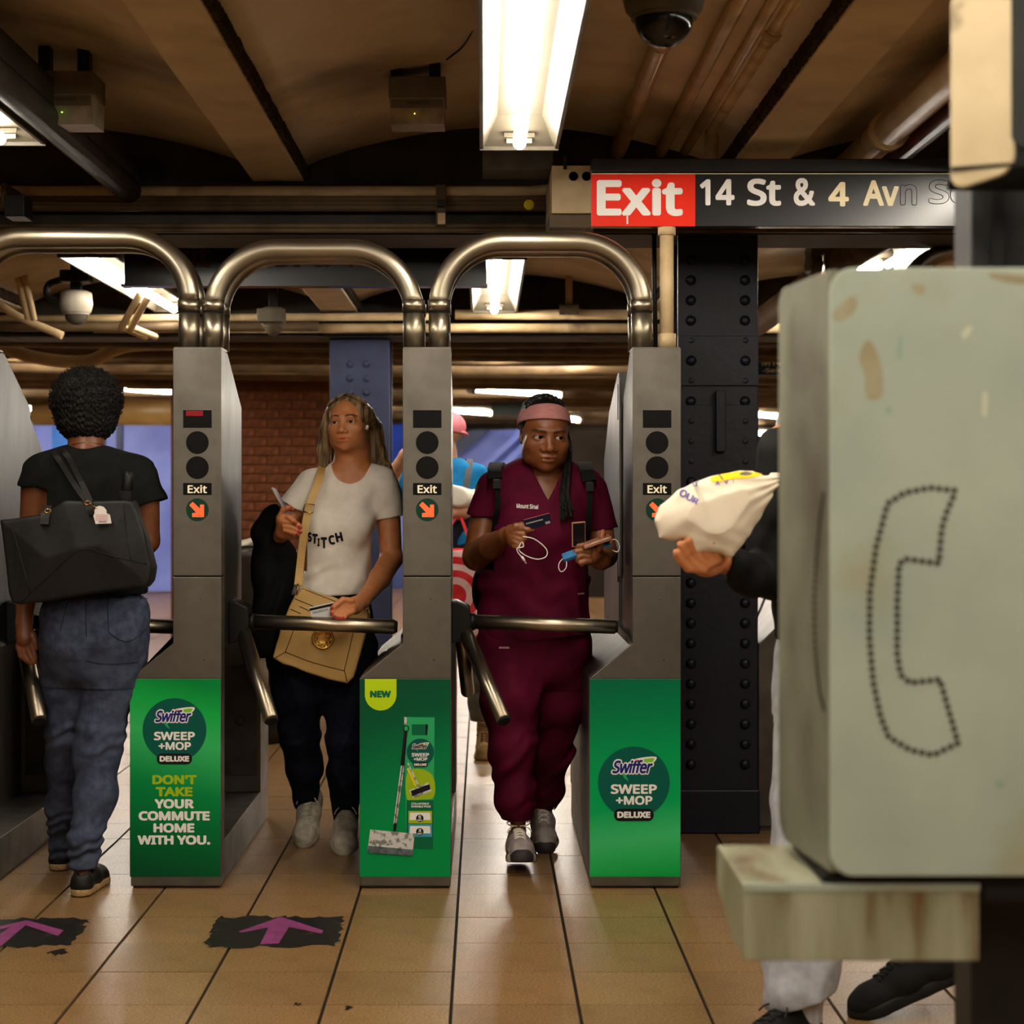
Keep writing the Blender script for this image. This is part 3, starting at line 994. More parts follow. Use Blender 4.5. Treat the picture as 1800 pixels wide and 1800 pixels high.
m_led = mat('green_indicator', (120, 255, 60), emit=3.0)
m_led2 = mat('amber_indicator', (255, 200, 80), emit=3.0)
m_pinkled = mat('pink_indicator_glow', (200, 60, 70), emit=0.5)
emergency(62, 164, 124, 165, 216, 5.3, '19460067', 'grey emergency light box under the ceiling at left', m_led)
emergency(683, 783, 134, 172, 216, 5.6, '19460021', 'grey emergency light box left of the nearest trough', m_led2)
MB().tube(spline([at(785, 105, 5.5), at(815, 80, 5.4), at(838, 40, 5.2)], 6), 0.003, 6).build('cable', m_black, label='thin cable looping from emergency box to trough', cat='cable')

# ---- dome cameras
m_dome = mat('black_dome_glass', (10, 10, 12), rough=0.05, coat=0.5)
m_camgrey = mat('grey_camera_shell', (92, 84, 70), (70, 62, 50), scale=8, rough=0.5)


def dome(px, py, r, d, label, shell, mount=True, glass=None):
    c = at(px, py, d)
    u = d / F * r
    t = empty('dome_camera', c, label, 'camera')
    MB().lathe(c, [(u * .9, 2.1 * u), (u * 1.35, 1.9 * u), (u * 1.45, 0.9 * u), (u * 1.3, 0.25 * u), (u * 1.06, 0.0)], 'z', 36).build('housing', shell, t)
    MB().lathe(c, [(u, 0.02 * u)] + [(u * math.cos(a), -u * math.sin(a)) for a in np.linspace(0.05, 1.5, 9)], 'z', 32).build('dome', glass or m_dome, t)
    MB().lathe(c, [(u * 1.12, 0.12 * u), (u * 1.12, -0.04 * u), (u, -0.04 * u)], 'z', 36).build('trim_ring', shell, t)
    if mount:
        MB().box(c.x - u * .45, c.x + u * .45, c.y - u * .4, c.y + u * .4, c.z + 2.0 * u, 2.5 if d < 6 else 2.34, 0.003).build('mount', m_black, t)
    return t


dome(1167, 32, 52, 4.3, 'large dome camera with black glass beside the trough', m_camgrey)
t = dome(134, 553, 20, 8.5, 'white dome camera hanging under the left arch', mat('grey_white_shell', (150, 142, 128), (126, 118, 104), scale=9, rough=0.5), glass=mat('grey_dome_glass', (60, 56, 50), rough=0.1))
cc = at(134, 500, 8.5)
MB().tube(spline([at(112, 490, 8.5), at(86, 500, 8.5), at(84, 520, 8.5), at(108, 530, 8.5)], 6), 0.016, 10).build('cable_loop', m_black, t)
MB().box(cc.x - 0.065, cc.x + 0.065, 8.44, 8.56, wz(497, 8.5), wz(476, 8.5), 0.008).build('ceiling_plate', m_black, t)
t = dome(480, 574, 16, 9.0, 'grimy dome camera above the strip light and brick wall', m_camgrey, glass=mat('dusty_dome_glass', (70, 60, 46), rough=0.08))
MB().box(wx(455, 9), wx(500, 9), 8.92, 9.05, wz(568, 9), wz(545, 9), 0.004).build('label_plate', m_camgrey, t)
# ceiling oddments
for px, py, lb in ((520, 62, 'small rusty bolt stub in the ceiling by the left beam'), (1380, 70, 'small bolt stub in the ceiling by the right beam')):
    p = at(px, py, 5.3)
    o = MB().cyl(p, p + Vector((0, 0, 0.12)), 0.006, 8).build('bolt_stub', m_black, label=lb, cat='bolt')
    MB().box(p.x - 0.018, p.x + 0.018, p.y - 0.01, p.y + 0.01, p.z + 0.02, p.z + 0.03).build('washer', m_black, o)
p = at(1000, 535, 9.35)
sp = MB().cyl(p, Vector((p.x, p.y, 2.36)), 0.018, 12).build('sprinkler_stub', m_pipe, label='stubby sprinkler fitting right of the far trough', cat='sprinkler')
MB().box(p.x - 0.05, p.x + 0.05, p.y - 0.03, p.y + 0.03, p.z - 0.05, p.z, 0.004).build('base_plate', m_pipe_dim, sp)
# ================================================================== TURNSTILES
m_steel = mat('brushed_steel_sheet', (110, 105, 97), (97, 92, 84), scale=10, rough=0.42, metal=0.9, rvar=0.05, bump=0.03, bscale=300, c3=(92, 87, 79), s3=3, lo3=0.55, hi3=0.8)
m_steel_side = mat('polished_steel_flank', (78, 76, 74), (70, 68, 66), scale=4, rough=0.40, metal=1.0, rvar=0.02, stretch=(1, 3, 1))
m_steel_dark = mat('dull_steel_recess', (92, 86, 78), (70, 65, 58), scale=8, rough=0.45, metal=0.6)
m_tubesteel = mat('satin_steel_tube', (168, 158, 138), (150, 140, 120), scale=5, rough=0.36, metal=1.0, rvar=0.05, stretch=(1, 1, 1))
m_arm = mat('satin_steel_arm', (168, 156, 136), (146, 134, 114), scale=6, rough=0.34, metal=1.0, rvar=0.05)
m_seam = mat('dark_seam', (20, 18, 16), rough=0.8)
m_lens_black = mat('black_lens', (9, 8, 8), rough=0.5, spec=0.1)
m_lens_green = mat('dark_green_lens', (14, 52, 38), rough=0.3)
m_arrow_on = mat('orange_lit_arrow', (232, 92, 50), emit=0.32)
m_red_led = mat('red_led_glow', (120, 8, 20), emit=0.12)
m_cream_txt = mat('cream_lettering', (226, 214, 182), rough=0.5, emit=0.08)
m_white_txt = mat('white_print', (226, 224, 216), rough=0.5)
m_lime = mat('lime_print', (176, 206, 8), rough=0.5)
m_lime2 = mat('lime_dark_print', (150, 178, 20), rough=0.5)
m_teal_print = mat('teal_print', (0, 86, 72), (0, 80, 68), scale=3, rough=0.4)
m_blackprint = mat('black_print', (16, 15, 18), rough=0.45)
m_navyprint = mat('navy_print', (24, 32, 110), rough=0.45)
m_greenleaf = mat('leaf_green_print', (122, 190, 40), rough=0.45)
m_mint = mat('mint_green_print', (40, 160, 96), rough=0.45)
m_dkgreen = mat('dark_green_print', (0, 96, 60), rough=0.45)
m_greyprint = mat('grey_print', (196, 196, 190), (120, 120, 116), scale=60, rough=0.5, lo=0.5, hi=0.6)
m_skyprint = mat('sky_blue_print', (60, 150, 170), rough=0.5)
m_orangep = mat('orange_print', (230, 90, 40), rough=0.5)
m_yellowp = mat('yellow_print', (220, 200, 30), rough=0.5)

DF = 5.735
S = DF / F


def logo(cx, py0, k, y, par, dim=False):
    """word mark on a leaf swoosh: cx is its centre pixel, py0 its top pixel, k its scale"""
    P = lambda a, b: (wx(cx + a * k, DF), wz(py0 + b * k, DF))
    hi = m_white_txt
    poly('swoosh', [P(*q) for q in spline([(-16, 14), (-4, 4), (14, -1), (35, -2), (32, 6), (24, 8), (8, 9), (-6, 13)], 3, True)], y, hi, par)
    poly('swoosh', [P(*q) for q in spline([(-13, 13), (-3, 6), (14, 2), (31, 0), (29, 6), (20, 8), (2, 10)], 3, True)], y - .0004, m_greenleaf, par)
    poly('swoosh', [P(*q) for q in spline([(-18, 21), (-10, 22), (-12, 28), (-8, 36), (-16, 30)], 3, True)], y - .0004, m_mint, par)
    x0, x1 = wx(cx - 36 * k, DF), wx(cx + 32 * k, DF)
    text('Swiffer', x0, x1, wz(py0 + 0.5 * k, DF), wz(py0 + 26 * k, DF), y - .0008, hi, par, bold=0.07, shear=0.28, space=0.90)
    text('Swiffer', x0 + 2.3 * S * k, x1 - 2.3 * S * k, wz(py0 + 2.6 * k, DF), wz(py0 + 24 * k, DF), y - .0016, m_navyprint if not dim else m_blackprint, par, bold=0.026, shear=0.28, space=0.95)
    poly('dot', [(a, b) for a, b in disc_pts(*P(4.5, 3.5), 1.6 * k * S, 10)], y - .002, m_orangep, par)


def product_mark(cx, cy, r, y, par, dim=False):
    """round teal badge with the word mark, two lines and a black pill"""
    k = r / 56.0
    poly('badge', disc_pts(wx(cx, DF), wz(cy, DF), r * S, 48), y, m_teal_print, par)
    logo(cx, cy - 38 * k, k, y - .0004, par, dim)
    t = lambda s, a, b, c, d, **q: text(s, wx(cx + a * k, DF), wx(cx + b * k, DF), wz(cy + c * k, DF), wz(cy + d * k, DF), y - .0008, m_white_txt, par, **q)
    t('SWEEP', -36, 36, 3, 18, bold=0.03)
    t('+MOP', -28, 29, 21, 35, bold=0.03)
    poly('pill', round_rect(wx(cx - 31 * k, DF), wx(cx + 31 * k, DF), wz(cy + 60 * k, DF), wz(cy + 41 * k, DF), 9 * k * S), y - .0012, m_blackprint, par)
    text('DELUXE', wx(cx - 26 * k, DF), wx(cx + 26 * k, DF), wz(cy + 45.5 * k, DF), wz(cy + 55.5 * k, DF), y - .0018, m_white_txt, par, bold=0.045)


def turnstile(xr, kind, label, full=True, dz=0.0):
    """tall exit turnstile; xr is the world x of its right flank"""
    px = lambda q: xr - q * S                    # q pixels left of the right edge, at the front face
    T = empty('turnstile', (xr - 0.143, DF + 0.6, 0), label, 'turnstile', 'turnstiles in a row')
    yr = 6.99
    zT = wz(612, DF)
    z0 = wz(1193, DF)                            # top of the advert body
    zs = wz(1131, DF)                            # slope meets the column
    xl, xc = px(161), px(85)
    # base and plinth
    MB().box(px(157), px(4), DF + 0.02, yr - 0.01, 0, 0.012).build('plinth', m_steel_dark, T)
    MB().box(px(159), xr - 0.002, DF - 0.001, yr, 0.008, 0.137, 0.003).build('base', m_steel, T)
    # lower body: left half behind the advert, rear pillar full width
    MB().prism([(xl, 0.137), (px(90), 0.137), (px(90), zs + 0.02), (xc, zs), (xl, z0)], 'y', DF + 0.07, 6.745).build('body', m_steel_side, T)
    MB().prism([(xl, 0.137), (xr, 0.137), (xr, 0.72), (px(85), 0.76), (xc, zs), (xl, z0)], 'y', 6.745, yr, 0.003).build('pillar', m_steel, T)
    MB().box(px(82), px(8), 6.738, 6.745, 0.20, 0.60, 0.002).build('access_panel', m_steel_dark, T)
    lo = MB().lathe((px(42), 6.737, 0.40), [(0.016, 0.0), (0.016, -0.004), (0.012, -0.005), (0.002, -0.005)], 'y', 20).build('lock', m_steel_dark, T)
    # front panel body
    MB().prism([(xl, 0.038), (xr, 0.038), (xr, z0), (xl, z0)], 'y', DF, DF + 0.075, 0.002).build('front_body', m_steel, T)
    MB().prism([(xl, z0), (xr, z0), (xr, wz(1014.5, DF)), (xc, wz(1014.5, DF)), (xc, zs)], 'y', DF, DF + 0.075, 0.002).build('front_plate', m_steel, T)
    MB().prism([(xc, wz(1012, DF)), (xr, wz(1012, DF)), (xr, zT), (xc, zT)], 'y', DF, DF + 0.08, 0.002).build('front_plate', m_steel, T)
    MB().box(xc + 0.003, xr - 0.003, DF + 0.004, DF + 0.07, wz(1016, DF), wz(1011, DF)).build('seam', m_seam, T)
    # column head behind the plate, with the sloped rear top
    hd = [(DF + 0.075, 0.74), (6.24, 0.74), (6.24, 1.52), (5.90, zT - 0.004), (DF + 0.075, zT - 0.004)]
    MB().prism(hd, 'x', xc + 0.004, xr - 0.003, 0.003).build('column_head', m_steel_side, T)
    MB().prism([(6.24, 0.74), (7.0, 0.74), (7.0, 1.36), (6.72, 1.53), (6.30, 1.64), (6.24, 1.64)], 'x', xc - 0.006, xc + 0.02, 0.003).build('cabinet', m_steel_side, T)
    MB().box(xc - 0.008, xc - 0.004, 6.20, 6.24, 0.95, 1.62).build('cover_strip', m_steel, T)
    MB().box(xc - 0.009, xc - 0.004, 6.25, 6.262, 1.48, 1.60).build('slot', m_seam, T)
    MB().box(xc - 0.009, xc - 0.004, 6.25, 6.27, 0.93, 1.00).build('slot', m_seam, T)
    MB().box(px(84), px(1), DF + 0.01, 5.88, zT - 0.004, zT + 0.004, 0.001).build('top_plate', m_steel, T)
    # indicators
    y = DF - 0.0015
    qz = lambda v: wz(v, DF)
    MB().box(px(67), px(17), y, DF, qz(752), qz(721), 0.0005).build('display_window', m_lens_black, T)
    if kind == 1:
        MB().box(px(62), px(32), y - .0006, y, qz(731), qz(722)).build('led_glow', m_red_led, T)
    for py in (778, 822):
        MB().prism(disc_pts(px(42), qz(py), 20 * S, 36), 'y', DF - 0.0018, DF + 0.001).build('indicator_lens', m_lens_black, T)
    MB().box(px(67), px(17), y, DF, qz(870), qz(849), 0.0005).build('exit_plate', m_lens_black, T)
    text('Exit', px(59), px(25), qz(852.5), qz(867), y - .0008, m_cream_txt, T, bold=0.018)
    MB().prism(disc_pts(px(42), qz(896), 20 * S, 36), 'y', DF - 0.0018, DF + 0.001).build('arrow_lens', m_lens_green, T)
    cx, cz = px(42), qz(896)
    ar = [(-13, 9), (-8, 13), (3.5, 1.5), (8, 6), (12, 9), (12, -13), (-9, -13), (-5, -9), (-1, -4.5)]
    ar = [(-14, 8), (-8, 14), (5, 2), (5, 9), (12, 9), (12, -13), (-9, -13), (-9, -6), (-2, -5)]
    poly('arrow', [(cx + a * S, cz + b * S) for a, b in ar], DF - 0.0032, m_arrow_on, T)
    for py, q in ((1052, 36), (1160, 30)):
        MB().lathe((px(q), DF, qz(py)), [(0.003, 0.0), (0.003, -0.001), (0.0005, -0.0012)], 'y', 10).build('screw', m_steel_dark, T)
    # tripod: hub and three arms
    hz, hy = 0.815, 5.98
    hx = xr + 0.006
    hub = None if kind == 3 else MB().prism([(hx - 0.01, hz - 0.07), (hx + 0.035, hz - 0.055), (hx + 0.055, hz - 0.01), (hx + 0.05, hz + 0.05), (hx + 0.01, hz + 0.07), (hx - 0.01, hz + 0.07)], 'y', hy - 0.06, hy + 0.06, 0.006).build('hub', m_black, T)
    ax = Vector((1, 0, -1)).normalized()         # axis of the tripod
    c = Vector((hx + 0.02, hy, hz))
    d0 = Vector((1, 0, -0.035)).normalized()
    s_ = Vector((0.135, -0.30, -0.28)).normalized()
    s2 = Vector((0.02, 0.34, -0.26)).normalized()
    for k, (dv, L) in enumerate(() if kind == 3 else ((d0, 0.485), (s_, 0.42), (s2, 0.42))):
        a, b = c + dv * 0.035, c + dv * (L + 0.02)
        arm = MB().tube([a, b - dv * 0.004, b], [0.0238, 0.0238, 0.019], 24).build('arm', m_arm, T)
        MB().tube([a - dv * 0.006, a + dv * 0.012], 0.028, 24).build('collar', m_black, arm)
        MB().tube([b, b + dv * 0.006], [0.021, 0.017], 20).build('end_cap', m_seam, arm)
    # advert
    ya = DF - 0.0025
    P = lambda q: wx(q, DF)
    ad = MB().box(px(160.5), px(1.0), ya, DF, wz(1541, DF), z0 - 0.001, 0.0008)
    if kind == 1:
        gm = gradient_mat('green_gradient_print', [(0, (0, 70, 36)), (0.18, (0, 92, 46)), (0.45, (0, 128, 62)), (0.7, (52, 176, 94)), (0.85, (20, 166, 70)), (1, (0, 126, 52))], 'Z', 0.03, 0.66, skew=0.25)
    elif kind == 2:
        gm = gradient_mat('deep_green_gradient_print', [(0, (0, 138, 68)), (0.3, (0, 136, 68)), (0.55, (0, 118, 66)), (0.8, (2, 84, 52)), (1, (8, 70, 44))], 'Z', 0.03, 0.66, skew=-0.3)
    else:
        gm = gradient_mat('bright_green_gradient_print', [(0, (8, 156, 66)), (0.12, (44, 174, 90)), (0.2, (60, 182, 106)), (0.36, (0, 158, 84)), (0.6, (0, 146, 78)), (0.8, (0, 120, 70)), (1, (0, 96, 62))], 'Z', 0.03, 0.66, skew=-0.12)
    A = ad.build('advert_panel', gm, T)
    bx = lambda q: q - 389 if kind == 1 else (q - 792 if kind == 2 else q - 1196)
    o = ya - 0.0006
    off = xr - wx(389 if kind == 1 else 792 if kind == 2 else 1196, DF)
    if kind == 1:
        product_mark(307, 1283, 56, o, A)
        for i, (s, a, b, m) in enumerate((("DON'T", 268, 346, m_lime2), ('TAKE', 274, 339, m_lime2), ('YOUR', 272, 341, m_white_txt), ('COMMUTE', 244, 369, m_white_txt), ('HOME', 270, 342, m_white_txt), ('WITH YOU.', 242, 370, m_white_txt))):
            t0 = 1362 + i * 21.2
            text(s, P(a), P(b), wz(t0, DF), wz(t0 + 16.5, DF), o, m, A, bold=0.04, name='slogan_line')
    elif kind == 3:
        product_mark(1114, 1375, 63, o, A)
    elif kind == 2:
        poly('new_flash', [(P(641.5), wz(1193.5, DF)), (P(697), wz(1193.5, DF))] + [(P(669.2 + 27.8 * math.cos(t)), wz(1221 + 27.8 * math.sin(t), DF)) for t in np.linspace(0, math.pi, 20)], o, m_lime, A)
        text('NEW', P(650.5), P(687.5), wz(1214, DF), wz(1226, DF), o - .0006, m_dkgreen, A, bold=0.055)
        # printed carton
        poly('carton', [(P(a), wz(b, DF)) for a, b in ((711, 1260), (764, 1261), (762, 1492), (714, 1490))], o, m_mint, A)
        poly('carton_edge', [(P(a), wz(b, DF)) for a, b in ((710.5, 1260), (715, 1261), (715.5, 1300), (711.5, 1310))], o - .0003, m_greyprint, A)
        poly('carton_window', [(P(a), wz(b, DF)) for a, b in ((724, 1273), (752, 1273), (751, 1292), (724, 1292))], o - .0003, m_dkgreen, A)
        poly('carton_window', [(P(a), wz(b, DF)) for a, b in ((748, 1273), (752.5, 1273), (751, 1292), (748, 1292))], o - .0006, m_blackprint, A)
        product_mark(739, 1322, 24, o - .0004, A, True)
        poly('carton_glow', [(P(a), wz(b, DF)) for a, b in spline([(716, 1358), (742, 1352), (762, 1366), (763, 1400), (740, 1405), (716, 1405)], 4, True)], o - .0003, m_lime2, A)
        poly('carton_band', [(P(a), wz(b, DF)) for a, b in ((715, 1406), (762.5, 1406), (761.5, 1492), (714, 1490))], o - .0006, m_dkgreen, A)
        text('COLLAPSIBLE', P(723), P(754), wz(1410.5, DF), wz(1414, DF), o - .001, m_white_txt, A, bold=0.03)
        text('DURABLE POLE', P(723), P(757), wz(1415.5, DF), wz(1419, DF), o - .001, m_white_txt, A, bold=0.03)
        for z_, m_, n_, w_ in ((1425, m_lime2, '5', 'DRY'), (1448.5, m_skyprint, '3', 'WET')):
            poly('count_card', [(P(a), wz(b, DF)) for a, b in ((718, z_), (759.5, z_), (759.5, z_ + 22), (718, z_ + 22))], o - .001, m_, A)
            poly('count_card', [(P(a), wz(b, DF)) for a, b in ((721, z_ + 3), (756, z_ + 3), (757, z_ + 16), (720, z_ + 16))], o - .0013, m_white_txt, A)
            poly('count_disc', disc_pts(P(738), wz(z_ + 13, DF), 6.6 * S, 20), o - .0016, m_blackprint, A)
            text(n_, P(735.6), P(740.4), wz(z_ + 8, DF), wz(z_ + 13.5, DF), o - .002, m_white_txt, A, bold=0.03)
            text(w_, P(733.5), P(742.5), wz(z_ + 15, DF), wz(z_ + 18, DF), o - .002, m_white_txt, A, bold=0.03)
        poly('small_mop_pole', [(P(a), wz(b, DF)) for a, b in ((716, 1342), (718, 1340), (737, 1381), (735, 1383))], o - .0009, m_greyprint, A)
        poly('small_mop_grip', [(P(a), wz(b, DF)) for a, b in ((715, 1351), (718.5, 1349.5), (732, 1380), (729, 1382))], o - .0012, m_yellowp, A)
        poly('small_mop_pad', [(P(a), wz(b, DF)) for a, b in ((719, 1389), (753, 1375), (759, 1390), (726, 1403))], o - .0009, m_greyprint, A)
        poly('small_mop_head', [(P(a), wz(b, DF)) for a, b in ((722, 1390), (755, 1378), (757, 1387), (725, 1399))], o - .0013, m_blackprint, A)
        poly('mop_pole', [(P(a), wz(b, DF)) for a, b in ((705, 1344), (711, 1345), (697, 1449), (691.5, 1448))], o - .0016, m_greyprint, A)
        poly('mop_stripe', [(P(a), wz(b, DF)) for a, b in ((707.4, 1345), (708.8, 1345), (694.6, 1449), (693.4, 1449))], o - .0020, m_blackprint, A)
        poly('mop_grip', [(P(a), wz(b, DF)) for a, b in ((711, 1284), (716.5, 1285), (711, 1346), (704, 1345))], o - .0020, m_blackprint, A)
        ring = disc_pts(P(714), wz(1280, DF), 5.2 * S, 20, 6 * S)
        poly('mop_ring', ring, o - .0020, m_blackprint, A)
        poly('mop_ring', disc_pts(P(714), wz(1280, DF), 3.4 * S, 20, 4.2 * S), o - .0023, m_mint, A)
        poly('mop_joint', [(P(a), wz(b, DF)) for a, b in ((692.5, 1446), (698, 1447), (696, 1461), (691, 1460))], o - .0020, m_blackprint, A)
        poly('mop_pad', [(P(a), wz(b, DF)) for a, b in ((651, 1457.5), (729, 1465), (725, 1504), (646, 1497.5))], o - .0023, m_greyprint, A)
        poly('mop_pad_hem', [(P(a), wz(b, DF)) for a, b in ((648, 1486), (727, 1493), (725, 1504), (646, 1498))], o - .0026, mat('slate_print', (96, 104, 108), (60, 66, 70), scale=60, rough=0.5), A)
    elif kind == 0:
        product_mark(389 - 404 - 82, 1283, 56, o, A)
    return T


XR = [wx(389 + 404 * k, DF) for k in (-1, 0, 1, 2)]
turnstile(XR[0], 0, 'steel turnstile cut off at the left edge of the view')
turnstile(XR[1], 1, 'steel turnstile with slogan advert, between black tee and white tee')
turnstile(XR[2], 2, 'steel turnstile with mop carton advert, in the middle')
turnstile(XR[3], 3, 'steel turnstile with round badge advert beside the dark column')


# ---- bent tube arches over the aisles: each a thing standing on two turnstiles
def arch(xa, xb, zt, d, label, r=0.0325):
    t = empty('tube_arch', ((xa + xb) / 2, d, wz(612, DF)), label, 'arch', 'tube arches over the aisles')
    zb = wz(610, DF)
    zc = wz(526, DF)
    rad = 0.20
    pts = [(xa, d, zc)]
    for i in range(13):
        a = math.pi - math.pi / 2 * i / 12
        pts.append((xa + rad + rad * math.cos(a), d, zt - r - rad + rad * math.sin(a)))
    for i in range(13):
        a = math.pi / 2 - math.pi / 2 * i / 12
        pts.append((xb - rad + rad * math.cos(a), d, zt - r - rad + rad * math.sin(a)))
    pts.append((xb, d, zc))
    MB().tube(pts, r, 28).build('bent_tube', m_tubesteel, t)
    for x in (xa, xb):
        MB().tube([(x, d, zb), (x, d, wz(546, DF))], r * 1.02, 28).build('leg', m_tubesteel, t)
        MB().tube([(x, d, wz(543, DF)), (x, d, wz(524, DF))], r * 1.10, 28).build('sleeve', m_tubesteel, t)
        MB().tube([(x, d, wz(547, DF)), (x, d, wz(542, DF))], r * 1.04, 28).build('joint', m_seam, t)


dA = 5.80
XL = [wx(v, dA) for v in (-74, 332.5, 375, 727, 772, 1128)]
for dd, word in ((0.0, 'front'), (0.13, 'rear')):
    if dd == 0.13:
        k = 1.0
    arch(XL[0], XL[1], wz(400, dA), dA + dd, word + ' steel tube arch over the left aisle')
    arch(XL[2], XL[3], wz(420, dA), dA + dd, word + ' steel tube arch over the woman in white')
    arch(XL[4], XL[5], wz(407, dA), dA + dd, word + ' steel tube arch over the woman in maroon')
arch(wx(1590, 7.0) , wx(1990, 7.0), wz(426, 7.0), 7.0, 'steel tube arch far right behind the phone stand', r=0.036)
# turnstile seen behind the phone stand
tk = empty('turnstile', (wx(1372, 6.6) + 0.14, 6.9, 0), 'dim steel turnstile body behind the phone stand', 'turnstile', 'turnstiles in a row')
xk = wx(1333, 6.7)
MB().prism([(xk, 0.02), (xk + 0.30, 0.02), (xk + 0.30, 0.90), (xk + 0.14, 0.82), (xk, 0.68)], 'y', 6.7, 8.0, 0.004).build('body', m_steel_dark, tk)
MB().box(xk + 0.01, xk + 0.29, 6.72, 7.98, 0, 0.03).build('plinth', m_steel_dark, tk)
MB().prism([(6.7, 0.8), (7.2, 0.8), (7.2, 1.5), (6.85, 1.68), (6.7, 1.68)], 'x', xk + 0.14, xk + 0.30, 0.003).build('column_head', m_steel, tk)

# ================================================================== FLOOR ARROWS
m_patch = mat('black_floor_paint', (20, 19, 18), (34, 31, 28), scale=30, rough=0.5, c3=(70, 60, 46), s3=14, lo3=0.62, hi3=0.75)
m_magenta = mat('magenta_floor_paint', (134, 62, 112), (112, 50, 92), scale=20, rough=0.55, c3=(96, 62, 66), s3=10, lo3=0.62, hi3=0.75)


def floor_poly(name, pts, z, m, par=None, rough_n=0, **k):
    q = []
    n = len(pts)
    for i in range(n):
        a, b = fl(*pts[i]), fl(*pts[(i + 1) % n])
        kk = max(1, rough_n)
        for j in range(kk):
            p = a.lerp(b, j / kk)
            if rough_n:
                p = p + Vector((random.uniform(-.010, .010), random.uniform(-.022, .022), 0))
            q.append((p.x, p.y, z))
    ar = sum(q[i][0] * q[(i + 1) % len(q)][1] - q[(i + 1) % len(q)][0] * q[i][1] for i in range(len(q)))
    if ar < 0:
        q.reverse()
    from mathutils.geometry import tessellate_polygon
    mb = MB()
    mb.add(q, [tuple(t) for t in tessellate_polygon([[Vector(v) for v in q]])])
    return mb.build(name, m, par, **k)


fa = floor_poly('floor_arrow', [(386, 1612), (606, 1610), (593, 1663), (372, 1665), (358, 1658)], 0.0006, m_patch, rough_n=16, label='magenta arrow on black paint in front of the middle gap', cat='floor marking', group='painted floor arrows')
floor_poly('arrow', [(420, 1638), (494, 1612), (568, 1636), (566, 1642), (508, 1630), (490, 1659), (457, 1661), (472, 1631), (425, 1640)], 0.0012, m_magenta, fa)
fa = floor_poly('floor_arrow', [(-60, 1616), (158, 1615), (126, 1662), (-60, 1668)], 0.0006, m_patch, rough_n=16, label='magenta arrow on black paint at the left edge', cat='floor marking', group='painted floor arrows')
floor_poly('arrow', [(-40, 1638), (48, 1618), (112, 1636), (102, 1646), (45, 1627), (2, 1664), (-30, 1664), (18, 1630), (-40, 1644)], 0.0012, m_magenta, fa)
o = floor_poly('ink_stain', [(85, 1673), (100, 1670), (116, 1672), (114, 1677), (98, 1679), (84, 1677)], 0.0006, m_patch, rough_n=3, label='small round dark stain below the left arrow', cat='stain')
for a, b, lb in ((1190, 1552, 'front of'), (440, 1463, 'beside')):
    pass
for px, py, lb in ((522, 1765, 'dark gum spot on the tiles left of centre'), (612, 1771, 'dark gum spot on the tiles near centre')):
    floor_poly('gum_spot', [(px - 5, py - 2), (px + 5, py - 2), (px + 4, py + 2), (px - 4, py + 2)], 0.0006, m_patch, rough_n=3, label=lb, cat='stain')

# ================================================================== LITTER BIN with papers (between left turnstile and the black jacket)
db = 9.0
m_paper = mat('crumpled_paper', (168, 160, 146), (140, 132, 118), scale=20, rough=0.8)
lb = empty('litter_bin', (wx(432, db), db + 0.2, 0), 'dark litter bin far behind the left turnstile', 'bin')
MB().lathe((wx(428, db), db + 0.2, 0), [(0.20, 0.0), (0.22, 0.05), (0.235, 0.90), (0.245, 0.92), (0.245, 0.95), (0.22, 0.95), (0.215, 0.60)], 'z', 24).build('can', m_girder, lb)
MB().lathe((wx(428, db), db + 0.2, 0.45), [(0.232, 0.0), (0.24, 0.01), (0.24, 0.03), (0.232, 0.04)], 'z', 24).build('band', m_girder, lb)
pp = MB()
for i in range(7):
    x, y = wx(434, db) + random.uniform(-.06, .07), db + 0.12 + random.uniform(-.06, .08)
    pp.add([(x - .07, y, .93 + random.uniform(0, .05)), (x + .05, y - .05, .95 + random.uniform(0, .05)), (x + .08, y + .05, .96 + random.uniform(0, .07)), (x - .03, y + .07, .95 + random.uniform(0, .06))], [(0, 1, 2), (0, 2, 3)])
pp.build('waste_paper', m_paper, label='crumpled papers heaped on the litter bin', cat='paper', kind='stuff')

# ================================================================== PHONE STAND (foreground right)
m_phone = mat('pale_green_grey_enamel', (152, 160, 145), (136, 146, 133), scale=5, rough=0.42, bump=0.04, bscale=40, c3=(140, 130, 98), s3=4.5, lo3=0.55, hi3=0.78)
m_phone_side = mat('shaded_grimy_green_grey_enamel', (112, 112, 94), (92, 90, 74), scale=7, rough=0.5, bump=0.05, bscale=40, c3=(66, 58, 42), s3=6, lo3=0.5, hi3=0.75)  # darker base colour stands in for shade on the side panel; brown mottling is grime
m_tray = mat('stained_tray_steel', (146, 146, 122), (112, 108, 82), scale=5, rough=0.45, stretch=(3.5, 1, 0.5), c3=(92, 66, 34), s3=5.5, lo3=0.57, hi3=0.70)
m_hole = mat('drilled_hole', (36, 32, 26), rough=0.9)
m_post = mat('dark_grey_post', (46, 46, 46), (32, 32, 32), scale=8, rough=0.5)
ph = empty('phone_enclosure', (0.66, 2.55, 0.7), 'pale green payphone enclosure with drilled handset outline at right', 'phone booth')
Dn = 2.40
zt_, zb_ = wz(470, Dn), wz(1541, Dn)
xn = wx(1460, Dn)
xe = xn + 0.52
# near wing: a sheet with rounded upper and lower corners, its left edge at xn
outl = round_rect(xn, xe, zb_, zt_, 0.03, 6)
MB().prism(outl, 'y', Dn, Dn + 0.012, 0.003).build('front_panel', m_phone, ph)
